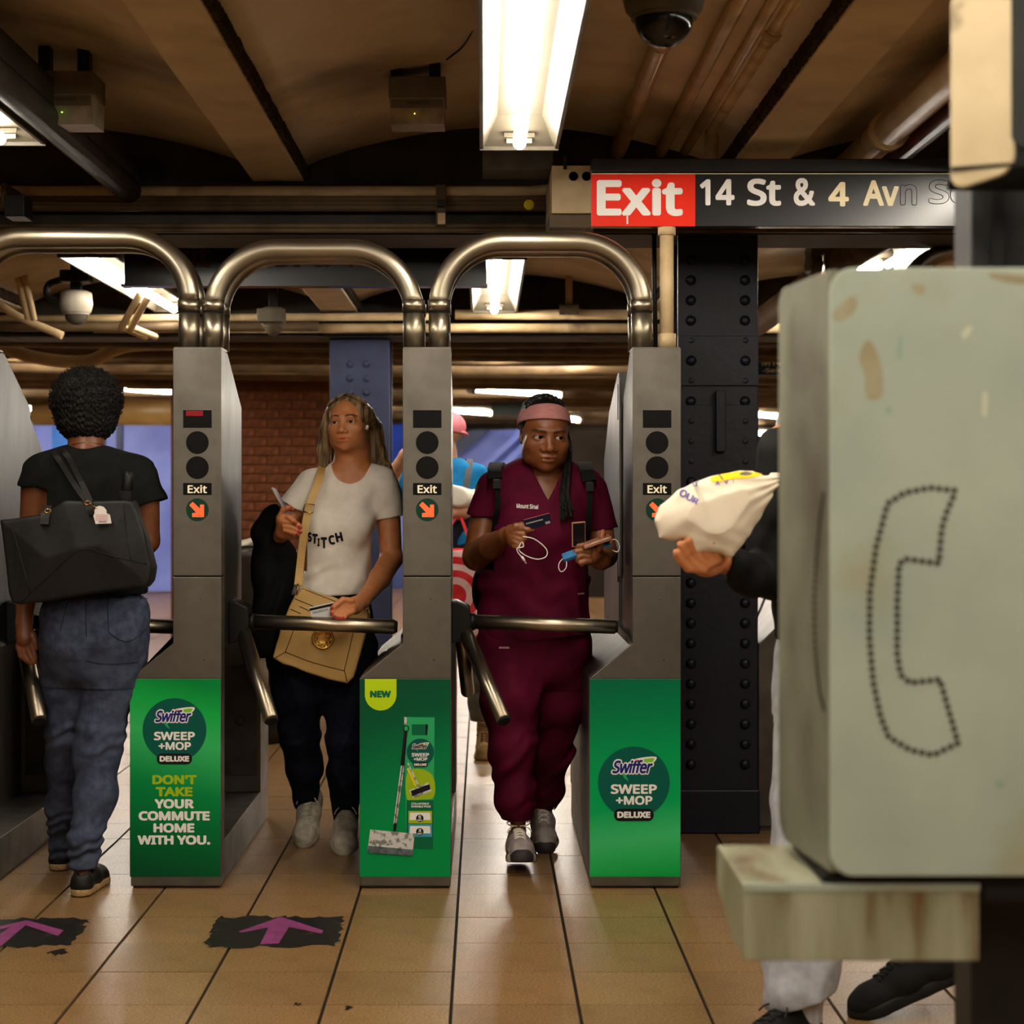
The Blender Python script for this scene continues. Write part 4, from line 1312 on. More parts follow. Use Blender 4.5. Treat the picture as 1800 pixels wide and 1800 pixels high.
# receding wing (slightly turned): far edge further left
Dfar = 2.655
xf = wx(1369, Dfar)
import math as _m
ang = _m.atan2(xn - xf, Dfar - Dn)
L_ = _m.hypot(xn - xf, Dfar - Dn)
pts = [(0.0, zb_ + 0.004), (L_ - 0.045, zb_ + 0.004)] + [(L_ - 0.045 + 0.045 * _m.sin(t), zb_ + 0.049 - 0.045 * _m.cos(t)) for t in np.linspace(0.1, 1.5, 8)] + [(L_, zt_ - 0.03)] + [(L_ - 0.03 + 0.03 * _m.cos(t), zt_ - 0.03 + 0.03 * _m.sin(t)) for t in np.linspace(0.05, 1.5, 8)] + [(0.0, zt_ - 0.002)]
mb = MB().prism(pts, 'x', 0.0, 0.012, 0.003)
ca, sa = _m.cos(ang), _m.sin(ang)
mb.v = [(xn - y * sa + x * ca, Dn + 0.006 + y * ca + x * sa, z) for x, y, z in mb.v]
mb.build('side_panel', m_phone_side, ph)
MB().prism([(xn + 0.012, Dn + 0.012), (xe, Dn + 0.012), (xe, Dn + 0.27), (xn - 0.01, Dn + 0.27)], 'z', zb_ + 0.006, zb_ + 0.016).build('floor_pan', m_tray, ph)
MB().box(xf + 0.02, xe, Dfar, Dfar + 0.012, zb_, zt_, 0.003).build('back_panel', m_phone, ph)
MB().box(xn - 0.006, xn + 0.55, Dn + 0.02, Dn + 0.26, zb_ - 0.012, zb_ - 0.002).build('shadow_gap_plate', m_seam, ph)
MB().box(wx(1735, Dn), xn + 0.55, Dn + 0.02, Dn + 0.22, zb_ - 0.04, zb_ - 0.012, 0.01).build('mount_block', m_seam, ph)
m_smear = mat('brown_smear', (132, 122, 94), (144, 138, 112), scale=30, rough=0.6)
m_chip = mat('pale_paint_chip', (176, 174, 152), rough=0.5)
m_bluemark = mat('blue_green_scuff', (126, 146, 130), rough=0.5)
for nm_, m_, pts_ in (('stain', m_smear, [(1522, 600), (1535, 606), (1548, 640), (1552, 672), (1548, 700), (1524, 700), (1520, 660), (1510, 630)]),
                      ('stain', m_smear, [(1466, 548), (1500, 520), (1506, 540), (1490, 560), (1470, 566)]),
                      ('stain', m_smear, [(1604, 500), (1625, 504), (1622, 518), (1608, 516)]),
                      ('stain', m_smear, [(1740, 480), (1800, 486), (1800, 500), (1750, 492)]),
                      ('paint_chip', m_chip, [(1690, 586), (1704, 572), (1708, 580), (1696, 596)]),
                      ('paint_chip', m_chip, [(1728, 690), (1736, 694), (1734, 730), (1726, 728)]),
                      ('scuff', m_bluemark, [(1580, 592), (1586, 596), (1584, 632), (1577, 628)]),
                      ('scuff', m_bluemark, [(1556, 716), (1568, 718), (1566, 728), (1557, 726)]),
                      ('scuff', m_bluemark, [(1750, 1372), (1766, 1374), (1762, 1386), (1752, 1384)])):
    poly(nm_, [(wx(a, Dn), wz(b, Dn)) for a, b in spline(pts_, 4, True)], Dn - 0.0004, m_, ph)
# drilled outline of a handset
hs_ = [(1680, 862), (1662, 905), (1655, 930), (1650, 990), (1590, 982), (1580, 992), (1577, 1060), (1577, 1150), (1583, 1186), (1600, 1200), (1652, 1194), (1668, 1250), (1684, 1306), (1640, 1327), (1600, 1318), (1562, 1295), (1548, 1260), (1535, 1200), (1528, 1120), (1529, 1040), (1540, 960), (1560, 885), (1590, 866), (1635, 857)]
hole = MB().lathe((0, 0, 0), [(0.0040, 0.0), (0.0040, -0.0008), (0.0030, -0.0012), (0.0004, -0.0012)], 'y', 10).mesh('hole')
hole.materials.append(m_hole)


def dots(ptlist, step, place, closed=True):
    n = len(ptlist)
    acc = 0.0
    for i in range(n if closed else n - 1):
        a, b = np.array(ptlist[i], float), np.array(ptlist[(i + 1) % n], float)
        l = np.linalg.norm(b - a)
        t = -acc
        while t + step <= l + 1e-6:
            t += step
            if t < 0:
                continue
            place(a + (b - a) * (t / l))
        acc = l - t


def put(p):
    o = bpy.data.objects.new('hole', hole)
    COL.objects.link(o)
    o.parent = ph
    w_ = at(p[0], p[1], Dn)
    o.location = (w_.x - ph.location.x, Dn - 0.0002 - ph.location.y, w_.z - ph.location.z)


dots(hs_, 13.5, put)


def put2(p):
    # same outline on the receding wing: p = (fraction along it, pixel height)
    o = bpy.data.objects.new('hole', hole)
    COL.objects.link(o)
    o.parent = ph
    y = p[0] * L_
    o.location = (xn - y * sa - 0.001 - ph.location.x, Dn + 0.006 + y * ca - ph.location.y, wz(p[1], Dn) - ph.location.z)
    o.rotation_euler = (0, 0, ang - math.pi / 2)


w2 = [(0.10, 870), (0.18, 930), (0.24, 1000), (0.27, 1080), (0.24, 1160), (0.17, 1220), (0.09, 1250)]
pp_ = spline([(a * 1000, b) for a, b in w2], 6)
for a, b in pp_:
    put2((a / 1000, b))
# tray below
Dt = 2.42
tr = empty('shelf_tray', (0.5, 2.56, 0.62), 'rust streaked steel tray under the payphone enclosure', 'tray')
zt2, zb2 = wz(1556, Dt), wz(1690, Dt)
xa_, xb_ = wx(1308, Dt), wx(1722, Dt)
MB().prism([(Dt, zt2), (Dt + 0.28, zt2), (Dt + 0.28, zb2 + 0.04), (Dt + 0.12, zb2), (Dt, zb2)], 'x', xa_, xb_, 0.003).build('tray_body', m_tray, tr)
MB().box(xa_, xb_, Dt - 0.002, Dt + 0.004, zt2 - 0.008, zt2 + 0.002, 0.001).build('front_lip', m_phone, tr)
# post and upper box
po = empty('stand_post', (0.78, 2.72, 0), 'dark grey steel post carrying the payphone enclosure', 'post')
MB().box(0.742, 0.764, 2.69, 2.72, 0.72, 2.2, 0.003).build('channel', m_black, po)
MB().box(wx(1776, 2.5), 0.845, 2.70, 2.80, 0, 2.35, 0.004).build('post_body', m_post, po)
MB().box(0.66, 0.94, 2.62, 2.88, 0, 0.012, 0.002).build('foot_plate', m_post, po)
Du = 2.45
ub = empty('sign_box', (wx(1790, Du), Du + 0.1, wz(300, Du)), 'blurred cream metal box at the top right corner', 'box')
m_ubox = mat('scuffed_cream_enamel', (186, 168, 132), (164, 146, 112), scale=6, rough=0.45, c3=(70, 58, 40), s3=9, lo3=0.6, hi3=0.72)
x0u, x1u = wx(1700, Du), wx(1783, Du)
mb = MB().prism(round_rect(-0.085, 0.0, wz(300, Du), wz(-60, Du), 0.022), 'y', 0.0, 0.012, 0.003)
aa = math.radians(28)
mb.v = [(x1u + x * math.cos(aa) + y * math.sin(aa), Du - x * math.sin(aa) + y * math.cos(aa), z + x * 0.25) for x, y, z in mb.v]
mb.build('side_face', m_ubox, ub)
MB().prism(round_rect(x1u - 0.004, x1u + 0.25, wz(262, Du), wz(-60, Du), 0.02), 'y', Du, Du + 0.012, 0.003).build('front_face', m_post, ub)
MB().prism([(x1u - 0.075, Du + 0.035), (x1u, Du), (x1u + 0.25, Du), (x1u + 0.25, Du + 0.2), (x1u - 0.04, Du + 0.2)], 'z', wz(292, Du), wz(285, Du)).build('bottom_plate', m_seam, ub)
# ================================================================== SOFT SHAPES (people, clothes, bags)
# A figure is modelled in its own metric frame whose unit is one pixel of the photograph at the figure's distance:
# x to the right, y away from the camera, z downwards; one uniform scale turns it into metres.
class Fig:
    def __init__(s, d0):
        s.d0, s.u = d0, d0 / F

    def J(s, px, py, dy=0.0):
        """joint seen at a pixel, dy metres behind the figure's own plane"""
        k = (s.d0 + dy) / s.d0
        return np.array([CX + (px - CX) * k, dy / s.u, CY + (py - CY) * k])

    def on_floor(s, px, py):
        d = CH * F / (py - CY)
        return s.J(px, py, d - s.d0)

    def W(s, p):
        p = np.asarray(p, dtype=np.float64)
        return np.stack([(p[..., 0] - CX) * s.u, s.d0 + p[..., 1] * s.u, CH - (p[..., 2] - CY) * s.u], -1)


def smin(a, b, k):
    if k <= 0:
        return np.minimum(a, b)
    h = np.maximum(k - np.abs(a - b), 0.0) / k
    return np.minimum(a, b) - h * h * (k * 0.25)


class Sdf:
    def __init__(s, lo, hi, vox):
        s.lo = np.array(lo, dtype=np.float32)
        s.vox = vox
        s.n = np.ceil((np.array(hi) - s.lo) / vox).astype(int) + 1
        s.a = np.full(s.n, 60.0, dtype=np.float32)

    def reg(s, lo, hi, pad):
        i0 = np.clip(np.floor((np.array(lo) - pad - s.lo) / s.vox).astype(int), 0, s.n)
        i1 = np.clip(np.ceil((np.array(hi) + pad - s.lo) / s.vox).astype(int) + 1, 0, s.n)
        sl = tuple(slice(a, b) for a, b in zip(i0, i1))
        if any(b <= a for a, b in zip(i0, i1)):
            return None, None
        ax = [s.lo[k] + s.vox * np.arange(i0[k], i1[k], dtype=np.float32) for k in range(3)]
        return sl, (ax[0][:, None, None], ax[1][None, :, None], ax[2][None, None, :])

    def put(s, sl, d, k, op):
        a = s.a[sl]
        if op == 'u':
            s.a[sl] = smin(a, d, k)
        elif op == 's':
            s.a[sl] = -smin(-a, d, k)
        elif op == 'i':
            s.a[sl] = -smin(-a, -d, k)

    def cone(s, a, b, ra, rb, k=0.0, op='u', flat=False, sq=None):
        a, b = np.array(a, dtype=np.float32), np.array(b, dtype=np.float32)
        R = max(ra, rb)
        sl, P = s.reg(np.minimum(a, b) - R, np.maximum(a, b) + R, k + 3 * s.vox)
        if sl is None:
            return s
        ab = b - a
        L2 = float(ab @ ab) + 1e-9
        q = [P[i] - a[i] for i in range(3)]
        tr = (q[0] * ab[0] + q[1] * ab[1] + q[2] * ab[2]) / L2
        t = np.clip(tr, 0, 1)
        d = np.sqrt((q[0] - t * ab[0]) ** 2 + (q[1] - t * ab[1]) ** 2 + (q[2] - t * ab[2]) ** 2) - (ra + (rb - ra) * t)
        if flat:
            L = math.sqrt(L2)
            perp = np.sqrt(np.maximum((q[0] - tr * ab[0]) ** 2 + (q[1] - tr * ab[1]) ** 2 + (q[2] - tr * ab[2]) ** 2, 0)) - (ra + (rb - ra) * t)
            d = np.maximum(perp, np.maximum(-tr, tr - 1) * L)
        s.put(sl, d, k, op)
        return s

    def chain(s, pts, rad, k=0.0, op='u'):
        for i in range(len(pts) - 1):
            s.cone(pts[i], pts[i + 1], rad[i], rad[i + 1], k, op)
        return s

    def ell(s, c, r, k=0.0, op='u', R=None):
        c = np.array(c, dtype=np.float32)
        m = max(r)
        sl, P = s.reg(c - m, c + m, k + 3 * s.vox)
        if sl is None:
            return s
        q = [P[i] - c[i] for i in range(3)]
        if R is not None:
            q = [q[0] * R[0][j] + q[1] * R[1][j] + q[2] * R[2][j] for j in range(3)]
        k0 = np.sqrt((q[0] / r[0]) ** 2 + (q[1] / r[1]) ** 2 + (q[2] / r[2]) ** 2) + 1e-6
        k1 = np.sqrt((q[0] / r[0] ** 2) ** 2 + (q[1] / r[1] ** 2) ** 2 + (q[2] / r[2] ** 2) ** 2) + 1e-9
        s.put(sl, k0 * (k0 - 1) / k1, k, op)
        return s

    def loft(s, prof, k=0.0, op='u', n=2.0, rnd=0.0):
        """elliptic sections along z: rows (z, cx, cy, rx, ry)"""
        p = np.array(prof, dtype=np.float64)
        o = np.argsort(p[:, 0])
        p = p[o]
        lo = (float((p[:, 1] - p[:, 3]).min()), float((p[:, 2] - p[:, 4]).min()), p[0, 0])
        hi = (float((p[:, 1] + p[:, 3]).max()), float((p[:, 2] + p[:, 4]).max()), p[-1, 0])
        sl, P = s.reg(lo, hi, k + 3 * s.vox)
        if sl is None:
            return s
        zz = P[2].ravel()
        fine = np.array(spline([tuple(r) for r in p], 6))
        zi = np.maximum.accumulate(fine[:, 0])
        f = [np.interp(zz, zi, fine[:, j]).astype(np.float32)[None, None, :] for j in range(1, 5)]
        x, y = np.abs((P[0] - f[0]) / f[2]), np.abs((P[1] - f[1]) / f[3])
        nn = np.sqrt(x * x + y * y) if n == 2.0 else (x ** n + y ** n) ** (1.0 / n)
        d = (nn - 1) * np.minimum(f[2], f[3])
        cap = np.maximum(p[0, 0] - P[2], P[2] - p[-1, 0])
        d = -smin(-d, -np.broadcast_to(cap, d.shape), rnd) if rnd else np.maximum(d, cap)
        s.put(sl, d, k, op)
        return s

    def plane(s, p, nrm, lo=None, hi=None, k=0.0):
        """cut away everything on the side the normal points to (inside lo..hi only)"""
        nrm = np.array(nrm, dtype=np.float32)
        nrm /= np.linalg.norm(nrm)
        sl, P = s.reg(lo if lo is not None else s.lo, hi if hi is not None else s.lo + s.vox * s.n, 0)
        d = (P[0] - p[0]) * nrm[0] + (P[1] - p[1]) * nrm[1] + (P[2] - p[2]) * nrm[2]
        s.put(sl, d, k, 'i')
        return s

    def disp(s, fn, band=3.0):
        i = np.nonzero(np.abs(s.a) < band * s.vox + 4)
        x, y, z = (s.lo[k] + s.vox * i[k].astype(np.float32) for k in range(3))
        s.a[i] += fn(x, y, z).astype(np.float32)
        return s

    def polys(s):
        a = np.clip(s.a, -3 * s.vox, 3 * s.vox)
        a[0], a[-1] = 3 * s.vox, 3 * s.vox
        a[:, 0], a[:, -1] = 3 * s.vox, 3 * s.vox
        a[:, :, 0], a[:, :, -1] = 3 * s.vox, 3 * s.vox
        g = vdb.FloatGrid(3.0 * s.vox)
        g.copyFromArray(a)
        v, t, q = g.convertToPolygons(isovalue=0.0, adaptivity=0.0)
        return v * s.vox + s.lo, q

    def build(s, name, fig, m, parent, tint=None, label=None, smooth=1, **kw):
        v, q = s.polys()
        if smooth:
            nv = len(v)
            for _ in range(smooth):                       # light Laplacian pass against voxel steps
                acc = np.zeros_like(v)
                cnt = np.zeros((nv, 1), dtype=v.dtype)
                for i in range(4):
                    np.add.at(acc, q[:, i], v[q[:, (i + 1) % 4]])
                    np.add.at(acc, q[:, i], v[q[:, (i + 3) % 4]])
                    np.add.at(cnt, q[:, i], 2)
                v = v * 0.5 + 0.5 * acc / np.maximum(cnt, 1)
        me = bpy.data.meshes.new(name)
        wv = fig.W(v).astype(np.float32)
        me.vertices.add(len(wv))
        me.vertices.foreach_set('co', wv.ravel())
        me.loops.add(len(q) * 4)
        me.loops.foreach_set('vertex_index', q.astype(np.int32).ravel())
        me.polygons.add(len(q))
        me.polygons.foreach_set('loop_start', np.arange(0, len(q) * 4, 4, dtype=np.int32))
        me.polygons.foreach_set('use_smooth', np.ones(len(q), dtype=bool))
        me.update(calc_edges=True)
        if tint is not None:
            c = np.ones((len(v), 4), dtype=np.float32)
            c[:, :3] = tint(v)
            at_ = me.color_attributes.new('tint', 'FLOAT_COLOR', 'POINT')
            at_.data.foreach_set('color', c.ravel())
        o = link_mesh(name, me, m, parent)
        props(o, label, **kw)
        o['_n'] = len(q)
        del o['_n']
        return o


def bvh_of(o):
    L = wloc(o)
    me = o.data
    return BVHTree.FromPolygons([Vector(v.co) + L for v in me.vertices], [tuple(p.vertices) for p in me.polygons])


def folds(amp, freq, dirv, ph=0.0, amp2=0.0, freq2=0.3, z0=None, z1=None):
    """soft cloth folds: a wavy displacement across a direction, optionally only between two heights"""
    dx, dy, dz = dirv

    def fn(x, y, z):
        w = x * dx + y * dy + z * dz
        s_ = np.sin(w * freq + ph + 1.3 * np.sin(z * freq * 0.37 + x * 0.05) + 0.9 * np.sin(x * freq * 0.6 + y * 0.08)) * amp
        if amp2:
            s_ = s_ + amp2 * np.sin(x * freq2 + 1.7 * np.sin(z * freq2 * .6)) * np.sin(z * freq2 * 1.1 + y * freq2)
        if z0 is not None:
            s_ = s_ * np.clip((z - z0) / 18.0, 0, 1) * np.clip((z1 - z) / 18.0, 0, 1)
        return s_
    return fn


class Head:
    def __init__(s, c, U, yaw=0.0, pitch=0.0, roll=0.0):
        s.c, s.U = np.array(c, dtype=np.float64), U
        y, p, r = (math.radians(v) for v in (yaw, pitch, roll))
        right = np.array([math.cos(y), math.sin(y), 0.0])
        fwd = np.array([math.sin(y), -math.cos(y), 0.0])
        up = np.array([0, 0, -1.0])
        fwd, up = fwd * math.cos(p) + up * math.sin(p), up * math.cos(p) - fwd * math.sin(p)
        right, up = right * math.cos(r) + up * math.sin(r), up * math.cos(r) - right * math.sin(r)
        s.B = np.stack([right, fwd, up], 1)          # columns

    def p(s, x, y, z):
        return s.c + s.U * (s.B @ np.array([x, y, z], dtype=np.float64))

    def loc(s, v):
        return ((v - s.c) @ s.B) / s.U

    def E(s, S, c, r, k=0.0, op='u'):
        S.ell(s.p(*c), tuple(q * s.U for q in r), k * s.U, op, s.B)

    def C(s, S, a, b, ra, rb, k=0.0, op='u'):
        S.cone(s.p(*a), s.p(*b), ra * s.U, rb * s.U, k * s.U, op)

    def skull(s, S, jaw=1.0, nose=1.0, lips=1.0, wide=1.0, frown=0.0, mouth_open=0.0):
        E, C = s.E, s.C
        w = wide
        E(S, (0, -.12, .28), (.69, .82, .70))
        E(S, (0, .16, -.22), (.585 * w, .60, .70), .15)
        E(S, (0, .26, -.60), (.46 * jaw, .42, .36), .16)
        E(S, (0, .52, -.82), (.20, .17, .15), .16)
        for q in (-1, 1):
            E(S, (q * .38 * w, .40, -.24), (.22, .22, .24), .16)
            E(S, (q * .48 * w, .10, -.50), (.13, .25, .28), .16)
        C(S, (-.30, .655, .17), (.30, .655, .17), .09, .09, .14)
        for q in (-1, 1):
            E(S, (q * .295, .80, .005), (.17, .13, .105), .10, 's')
        C(S, (0, .66, .08), (0, .80, -.28), .065, .085 * nose, .10)
        E(S, (0, .82, -.315), (.095 * nose, .095, .085), .07)
        for q in (-1, 1):
            E(S, (q * .105 * nose, .745, -.345), (.075 * nose, .085, .068), .045)
            E(S, (q * .055 * nose, .82, -.405), (.038 * nose, .06, .028), .02, 's')
        # eyes: lids over the ball, then the opening
        for q in (-1, 1):
            E(S, (q * .295, .565, .0), (.165, .155, .135), .05)
            E(S, (q * .295, .70, -.008), (.125, .16, .046), .015, 's')
        E(S, (0, .56, -.56), (.28, .20, .22), .12)
        E(S, (0, .728, -.545), (.19 * lips, .07, .048 * lips), .045)
        E(S, (0, .715, -.645), (.165 * lips, .08, .06 * lips), .045)
        E(S, (0, .80, -.595 - mouth_open * .01), (.17 * lips, .07, .016 + mouth_open * .012), .02, 's')
        for q in (-1, 1):
            E(S, (q * .60, -.10, -.06), (.10, .14, .24), .06)
            E(S, (q * .665, -.05, -.03), (.045, .085, .15), .03, 's')
        if frown:
            for q in (-1, 1):
                C(S, (q * .035, .80, .13), (q * .05, .80, .26), .012, .008, .04, 's')

    def tintfn(s, lip=(1, .75, .72), brow=(.25, .2, .18), brow_z=.20, extra=None, brow_tilt=0.0, shade=(1, 1, 1)):
        def fn(v):
            l = s.loc(v)
            c = np.ones((len(v), 3), dtype=np.float32)
            front = l[:, 1] > .35
            dl = np.sqrt((l[:, 0] / .21) ** 2 + ((l[:, 2] + .595) / .11) ** 2)
            wl = np.clip(1.3 - dl * 1.05, 0, 1) * front
            ax = np.abs(l[:, 0])
            arch_ = brow_z - ((ax - .30) / .24) ** 2 * .055 + brow_tilt * (ax - .28)
            th = .036 - .018 * np.clip((ax - .2) / .3, 0, 1)
            wb = np.clip((th - np.abs(l[:, 2] - arch_)) / .022 + .5, 0, 1) * np.clip((ax - .085) / .03, 0, 1) * np.clip((.50 - ax) / .05, 0, 1) * front
            # lash line around the eye openings
            de = np.sqrt(((ax - .295) / .145) ** 2 + ((l[:, 2] + .005) / .075) ** 2)
            we = np.clip(1.25 - np.abs(de - .95) * 5.0, 0, 1) * front * (l[:, 2] > -.03) * .75
            for wgt, col in ((wl, lip), (we, brow), (wb, brow)):
                c = c * (1 - wgt[:, None]) + np.array(col, dtype=np.float32)[None] * wgt[:, None]
            if extra is not None:
                c = extra(v, l, c)
            return c
        return fn

    def eyes(s, fig, parent, gaze=(0, 1, 0), iris=(58, 34, 20)):
        g = s.B @ np.array(gaze, dtype=np.float64)
        g /= np.linalg.norm(g)
        mw = mat('eye_white', (178, 158, 140), rough=0.15)
        mi = mat('eye_iris_%d' % iris[0], iris, rough=0.1)
        mp_ = mat('eye_pupil', (6, 5, 5), rough=0.05)
        for q in (-1, 1):
            c = s.p(q * .295, .545, 0)
            R = .152 * s.U
            vs, fs, mi_ = [], [], []
            a = np.cross(g, [0, 0, 1.0])
            a /= np.linalg.norm(a)
            b = np.cross(g, a)
            nr, ns = 16, 20
            for i in range(nr + 1):
                th = math.pi * i / nr if i > 6 else (0, .10, .16, .22, .38, .48, .62)[i] if i < 7 else 0
                for j in range(ns):
                    ph_ = 2 * math.pi * j / ns
                    vs.append(c + R * (g * math.cos(th) + (a * math.cos(ph_) + b * math.sin(ph_)) * math.sin(th)))
            for i in range(nr):
                for j in range(ns):
                    fs.append((i * ns + j, i * ns + (j + 1) % ns, (i + 1) * ns + (j + 1) % ns, (i + 1) * ns + j))
                    mi_.append(2 if i < 3 else 1 if i < 5 else 0)
            me = bpy.data.meshes.new('eye')
            me.from_pydata([tuple(p) for p in fig.W(np.array(vs))], [], fs)
            for m_ in (mw, mi, mp_):
                me.materials.append(m_)
            me.polygons.foreach_set('material_index', mi_)
            me.polygons.foreach_set('use_smooth', [True] * len(fs))
            link_mesh('eye', me, None, parent)


def strands(fig, paths, r, m, parent, name='strands', n=5):
    mb = MB()
    for p in paths:
        pts = [Vector(q) for q in fig.W(np.array(p))]
        rr = [r * fig.u * (1 - 0.55 * (i / (len(pts) - 1)) ** 2) for i in range(len(pts))]
        mb.tube(pts, rr, n)
    return mb.build(name, m, parent)


def ribbon(fig, pts, width, thick, m, parent, name, side=None, sub=5, **k):
    """flat strap through points (figure units)"""
    P = [Vector(q) for q in fig.W(np.array(spline([tuple(p) for p in pts], sub)))]
    mb = MB()
    vs, fs = [], []
    n = len(P)
    for i in range(n):
        t = (P[min(i + 1, n - 1)] - P[max(i - 1, 0)]).normalized()
        s_ = Vector(side).normalized() if side is not None else t.cross(Vector((0, 1, 0))).normalized()
        s_ = (s_ - t * s_.dot(t)).normalized()
        nn = t.cross(s_).normalized()
        w_ = width[i * (len(width) - 1) // max(1, n - 1)] if hasattr(width, '__len__') else width
        a, b = s_ * (w_ * fig.u / 2), nn * (thick * fig.u / 2)
        vs += [P[i] - a - b, P[i] + a - b, P[i] + a + b, P[i] - a + b]
    for i in range(n - 1):
        for j in range(4):
            fs.append((i * 4 + j, i * 4 + (j + 1) % 4, (i + 1) * 4 + (j + 1) % 4, (i + 1) * 4 + j))
    fs += [(3, 2, 1, 0), ((n - 1) * 4, (n - 1) * 4 + 1, (n - 1) * 4 + 2, (n - 1) * 4 + 3)]
    mb.add(vs, fs)
    return mb.build(name, m, parent, fix=True, **k)


class Unit:
    """identity frame for shapes modelled directly in millimetres and placed with a matrix"""
    def __init__(s, M, scale=0.001):
        s.M, s.s, s.u = np.array(M, dtype=np.float64), scale, scale

    def W(s, p):
        p = np.asarray(p, dtype=np.float64) * s.s
        return p @ s.M[:3, :3].T + s.M[:3, 3]


def shoe(parent, toe_dir, heel, pitch, length, m_up, m_sole, kind='sneaker', m_lace=None, m_toe=None, roll=0.0, name='shoe'):
    """shoe in millimetres: x across, y heel to toe, z up; heel = world point under the heel"""
    td = Vector((toe_dir[0], toe_dir[1], 0)).normalized()
    yv = (td * math.cos(pitch) + Vector((0, 0, 1)) * math.sin(pitch)).normalized()
    xv = Vector((td.y, -td.x, 0))
    zv = xv.cross(yv)
    M = np.eye(4)
    M[:3, 0], M[:3, 1], M[:3, 2], M[:3, 3] = xv, yv, zv, heel
    f = Unit(M, 0.001 * length / 260.0)
    k = 1.0
    root = None
    S = Sdf((-62, -14, 16), (62, 262 * k + 16, 150), 3.4)
    S.cone((0, 34 * k, 30), (0, 34 * k, 78 if kind != 'espadrille' else 52), 31, 27, 8)
    S.cone((0, 34 * k, 40), (0, 120 * k, 44), 32, 35, 24)
    S.cone((0, 120 * k, 38), (0, 205 * k, 28), 36, 37, 24)
    S.cone((0, 205 * k, 26), (0, 225 * k, 24), 36, 28, 20)
    if kind == 'sneaker':
        S.cone((0, 70 * k, 84), (0, 150 * k, 56), 20, 19, 20)
        S.cone((0, 30 * k, 96), (0, 48 * k, 128), 22, 24, 5, 's')
    elif kind == 'boot':
        S.cone((0, 34 * k, 50), (0, 40 * k, 140), 36, 36, 15)
        S.cone((0, 80 * k, 84), (0, 160 * k, 54), 24, 22, 20)
    else:
        S.ell((0, 70 * k, 92), (25, 72 * k, 42), 6, 's')
    S.plane((0, 0, 22), (0, 0, -1))
    S.disp(lambda x, y, z: .9 * np.sin(y * .09 + 1.5 * np.sin(x * .06)) * (z > 40))
    up = S.build(name, f, m_up, parent)
    parent = up
    S = Sdf((-62, -14, -4), (62, 262 * k + 16, 130), 4.0)
    for y0, y1, r0, r1 in ((30, 90, 34, 35), (90, 200, 35, 44), (200, 228, 44, 30)):
        S.cone((0, y0 * k, 14), (0, y1 * k, 14), r0, r1, 10)
    S.plane((0, 0, 30 if kind != 'espadrille' else 26), (0, 0, 1))
    S.plane((0, 0, 2), (0, 0, -1))
    sole = S.build('sole', f, m_sole, parent)
    if m_toe is not None:
        S = Sdf((-62, 150 * k, -2), (62, 262 * k + 20, 60), 3.2)
        S.cone((0, 203 * k, 16), (0, 230 * k, 14), 47, 34, 12)
        S.plane((0, 195 * k, 0), (0, -1, 0.25))
        S.plane((0, 0, 40), (0, 0, 1))
        S.plane((0, 0, 3), (0, 0, -1))
        S.build('toe_cap', f, m_toe, parent)
    if m_lace is not None:
        mb = MB()
        bv = bvh_of(up)
        def top(x, y):
            q = Vector(f.W(np.array([x, y, 200.0])))
            h = bv.ray_cast(q, -zv)
            return (h[0] if h[0] is not None else Vector(f.W(np.array([x, y, 60.0])))) + zv * 0.002
        rows = [90, 108, 126, 144, 162]
        for i, y in enumerate(rows):
            for s_ in (-1, 1):
                pts = [top(s_ * (-17 + 34 * t), (y + (12 * t))) * 1.0 for t in np.linspace(0, 1, 7)]
                mb.tube(pts, 0.0024, 6)
        y = 84
        c = top(0, y)
        for s_ in (-1, 1):
            mb.tube([c + xv * (f.s * s_ * a) + yv * (f.s * b) + zv * (f.s * h) for a, b, h in spline([(0, 0, 2), (16, -6, 14), (34, 2, 16), (30, 12, 8), (14, 8, 4), (0, 2, 3)], 4)], 0.0022, 6)
            mb.tube([c + xv * (f.s * s_ * a) + yv * (f.s * b) + zv * (f.s * h) for a, b, h in spline([(0, 0, 2), (14, 14, 4), (30, 34, -4), (36, 44, -14)], 4)], 0.0022, 6)
        mb.build('laces', m_lace, parent)
    return up
# ================================================================== WOMAN IN WHITE TEE
m_skin_tan = mat('tan_skin', (194, 126, 80), (182, 114, 70), scale=40, rough=0.45, sub=0.05, tint=True, bump=0.02, bscale=900, spec=0.4)
m_tee_w = mat('white_cotton', (242, 233, 220), (232, 222, 208), scale=30, rough=0.85, bump=0.06, bscale=500, sheen=0.03)
m_denim_dk = mat('dark_indigo_denim', (22, 25, 40), (15, 17, 29), scale=60, rough=0.8, bump=0.08, bscale=600, spec=0.1)
m_blond = mat('ash_blond_hair', (150, 122, 84), (70, 54, 36), scale=9, rough=0.42, stretch=(9, 9, 0.7), lo=0.4, hi=0.62)
m_blond_root = mat('light_brown_hair', (110, 84, 54), (62, 46, 30), scale=9, rough=0.45, stretch=(9, 9, 0.7))
m_jacket = mat('black_jacket_cloth', (17, 17, 18), (11, 11, 12), scale=20, spec=0.1, rough=0.8, bump=0.1, bscale=300)
m_knit = mat('off_white_knit', (188, 180, 164), (160, 152, 136), scale=50, rough=0.9, bump=0.2, bscale=400)
m_rubber_w = mat('off_white_rubber', (190, 182, 166), (150, 142, 126), scale=16, rough=0.6)
m_tan_bag = mat('tan_faux_leather', (206, 168, 104), (188, 148, 86), scale=8, rough=0.45, bump=0.06, bscale=220)
m_tan_edge = mat('dark_bag_piping', (42, 28, 16), rough=0.6)
m_gold = mat('gold_metal', (214, 170, 92), (180, 134, 60), scale=40, rough=0.25, metal=1.0)
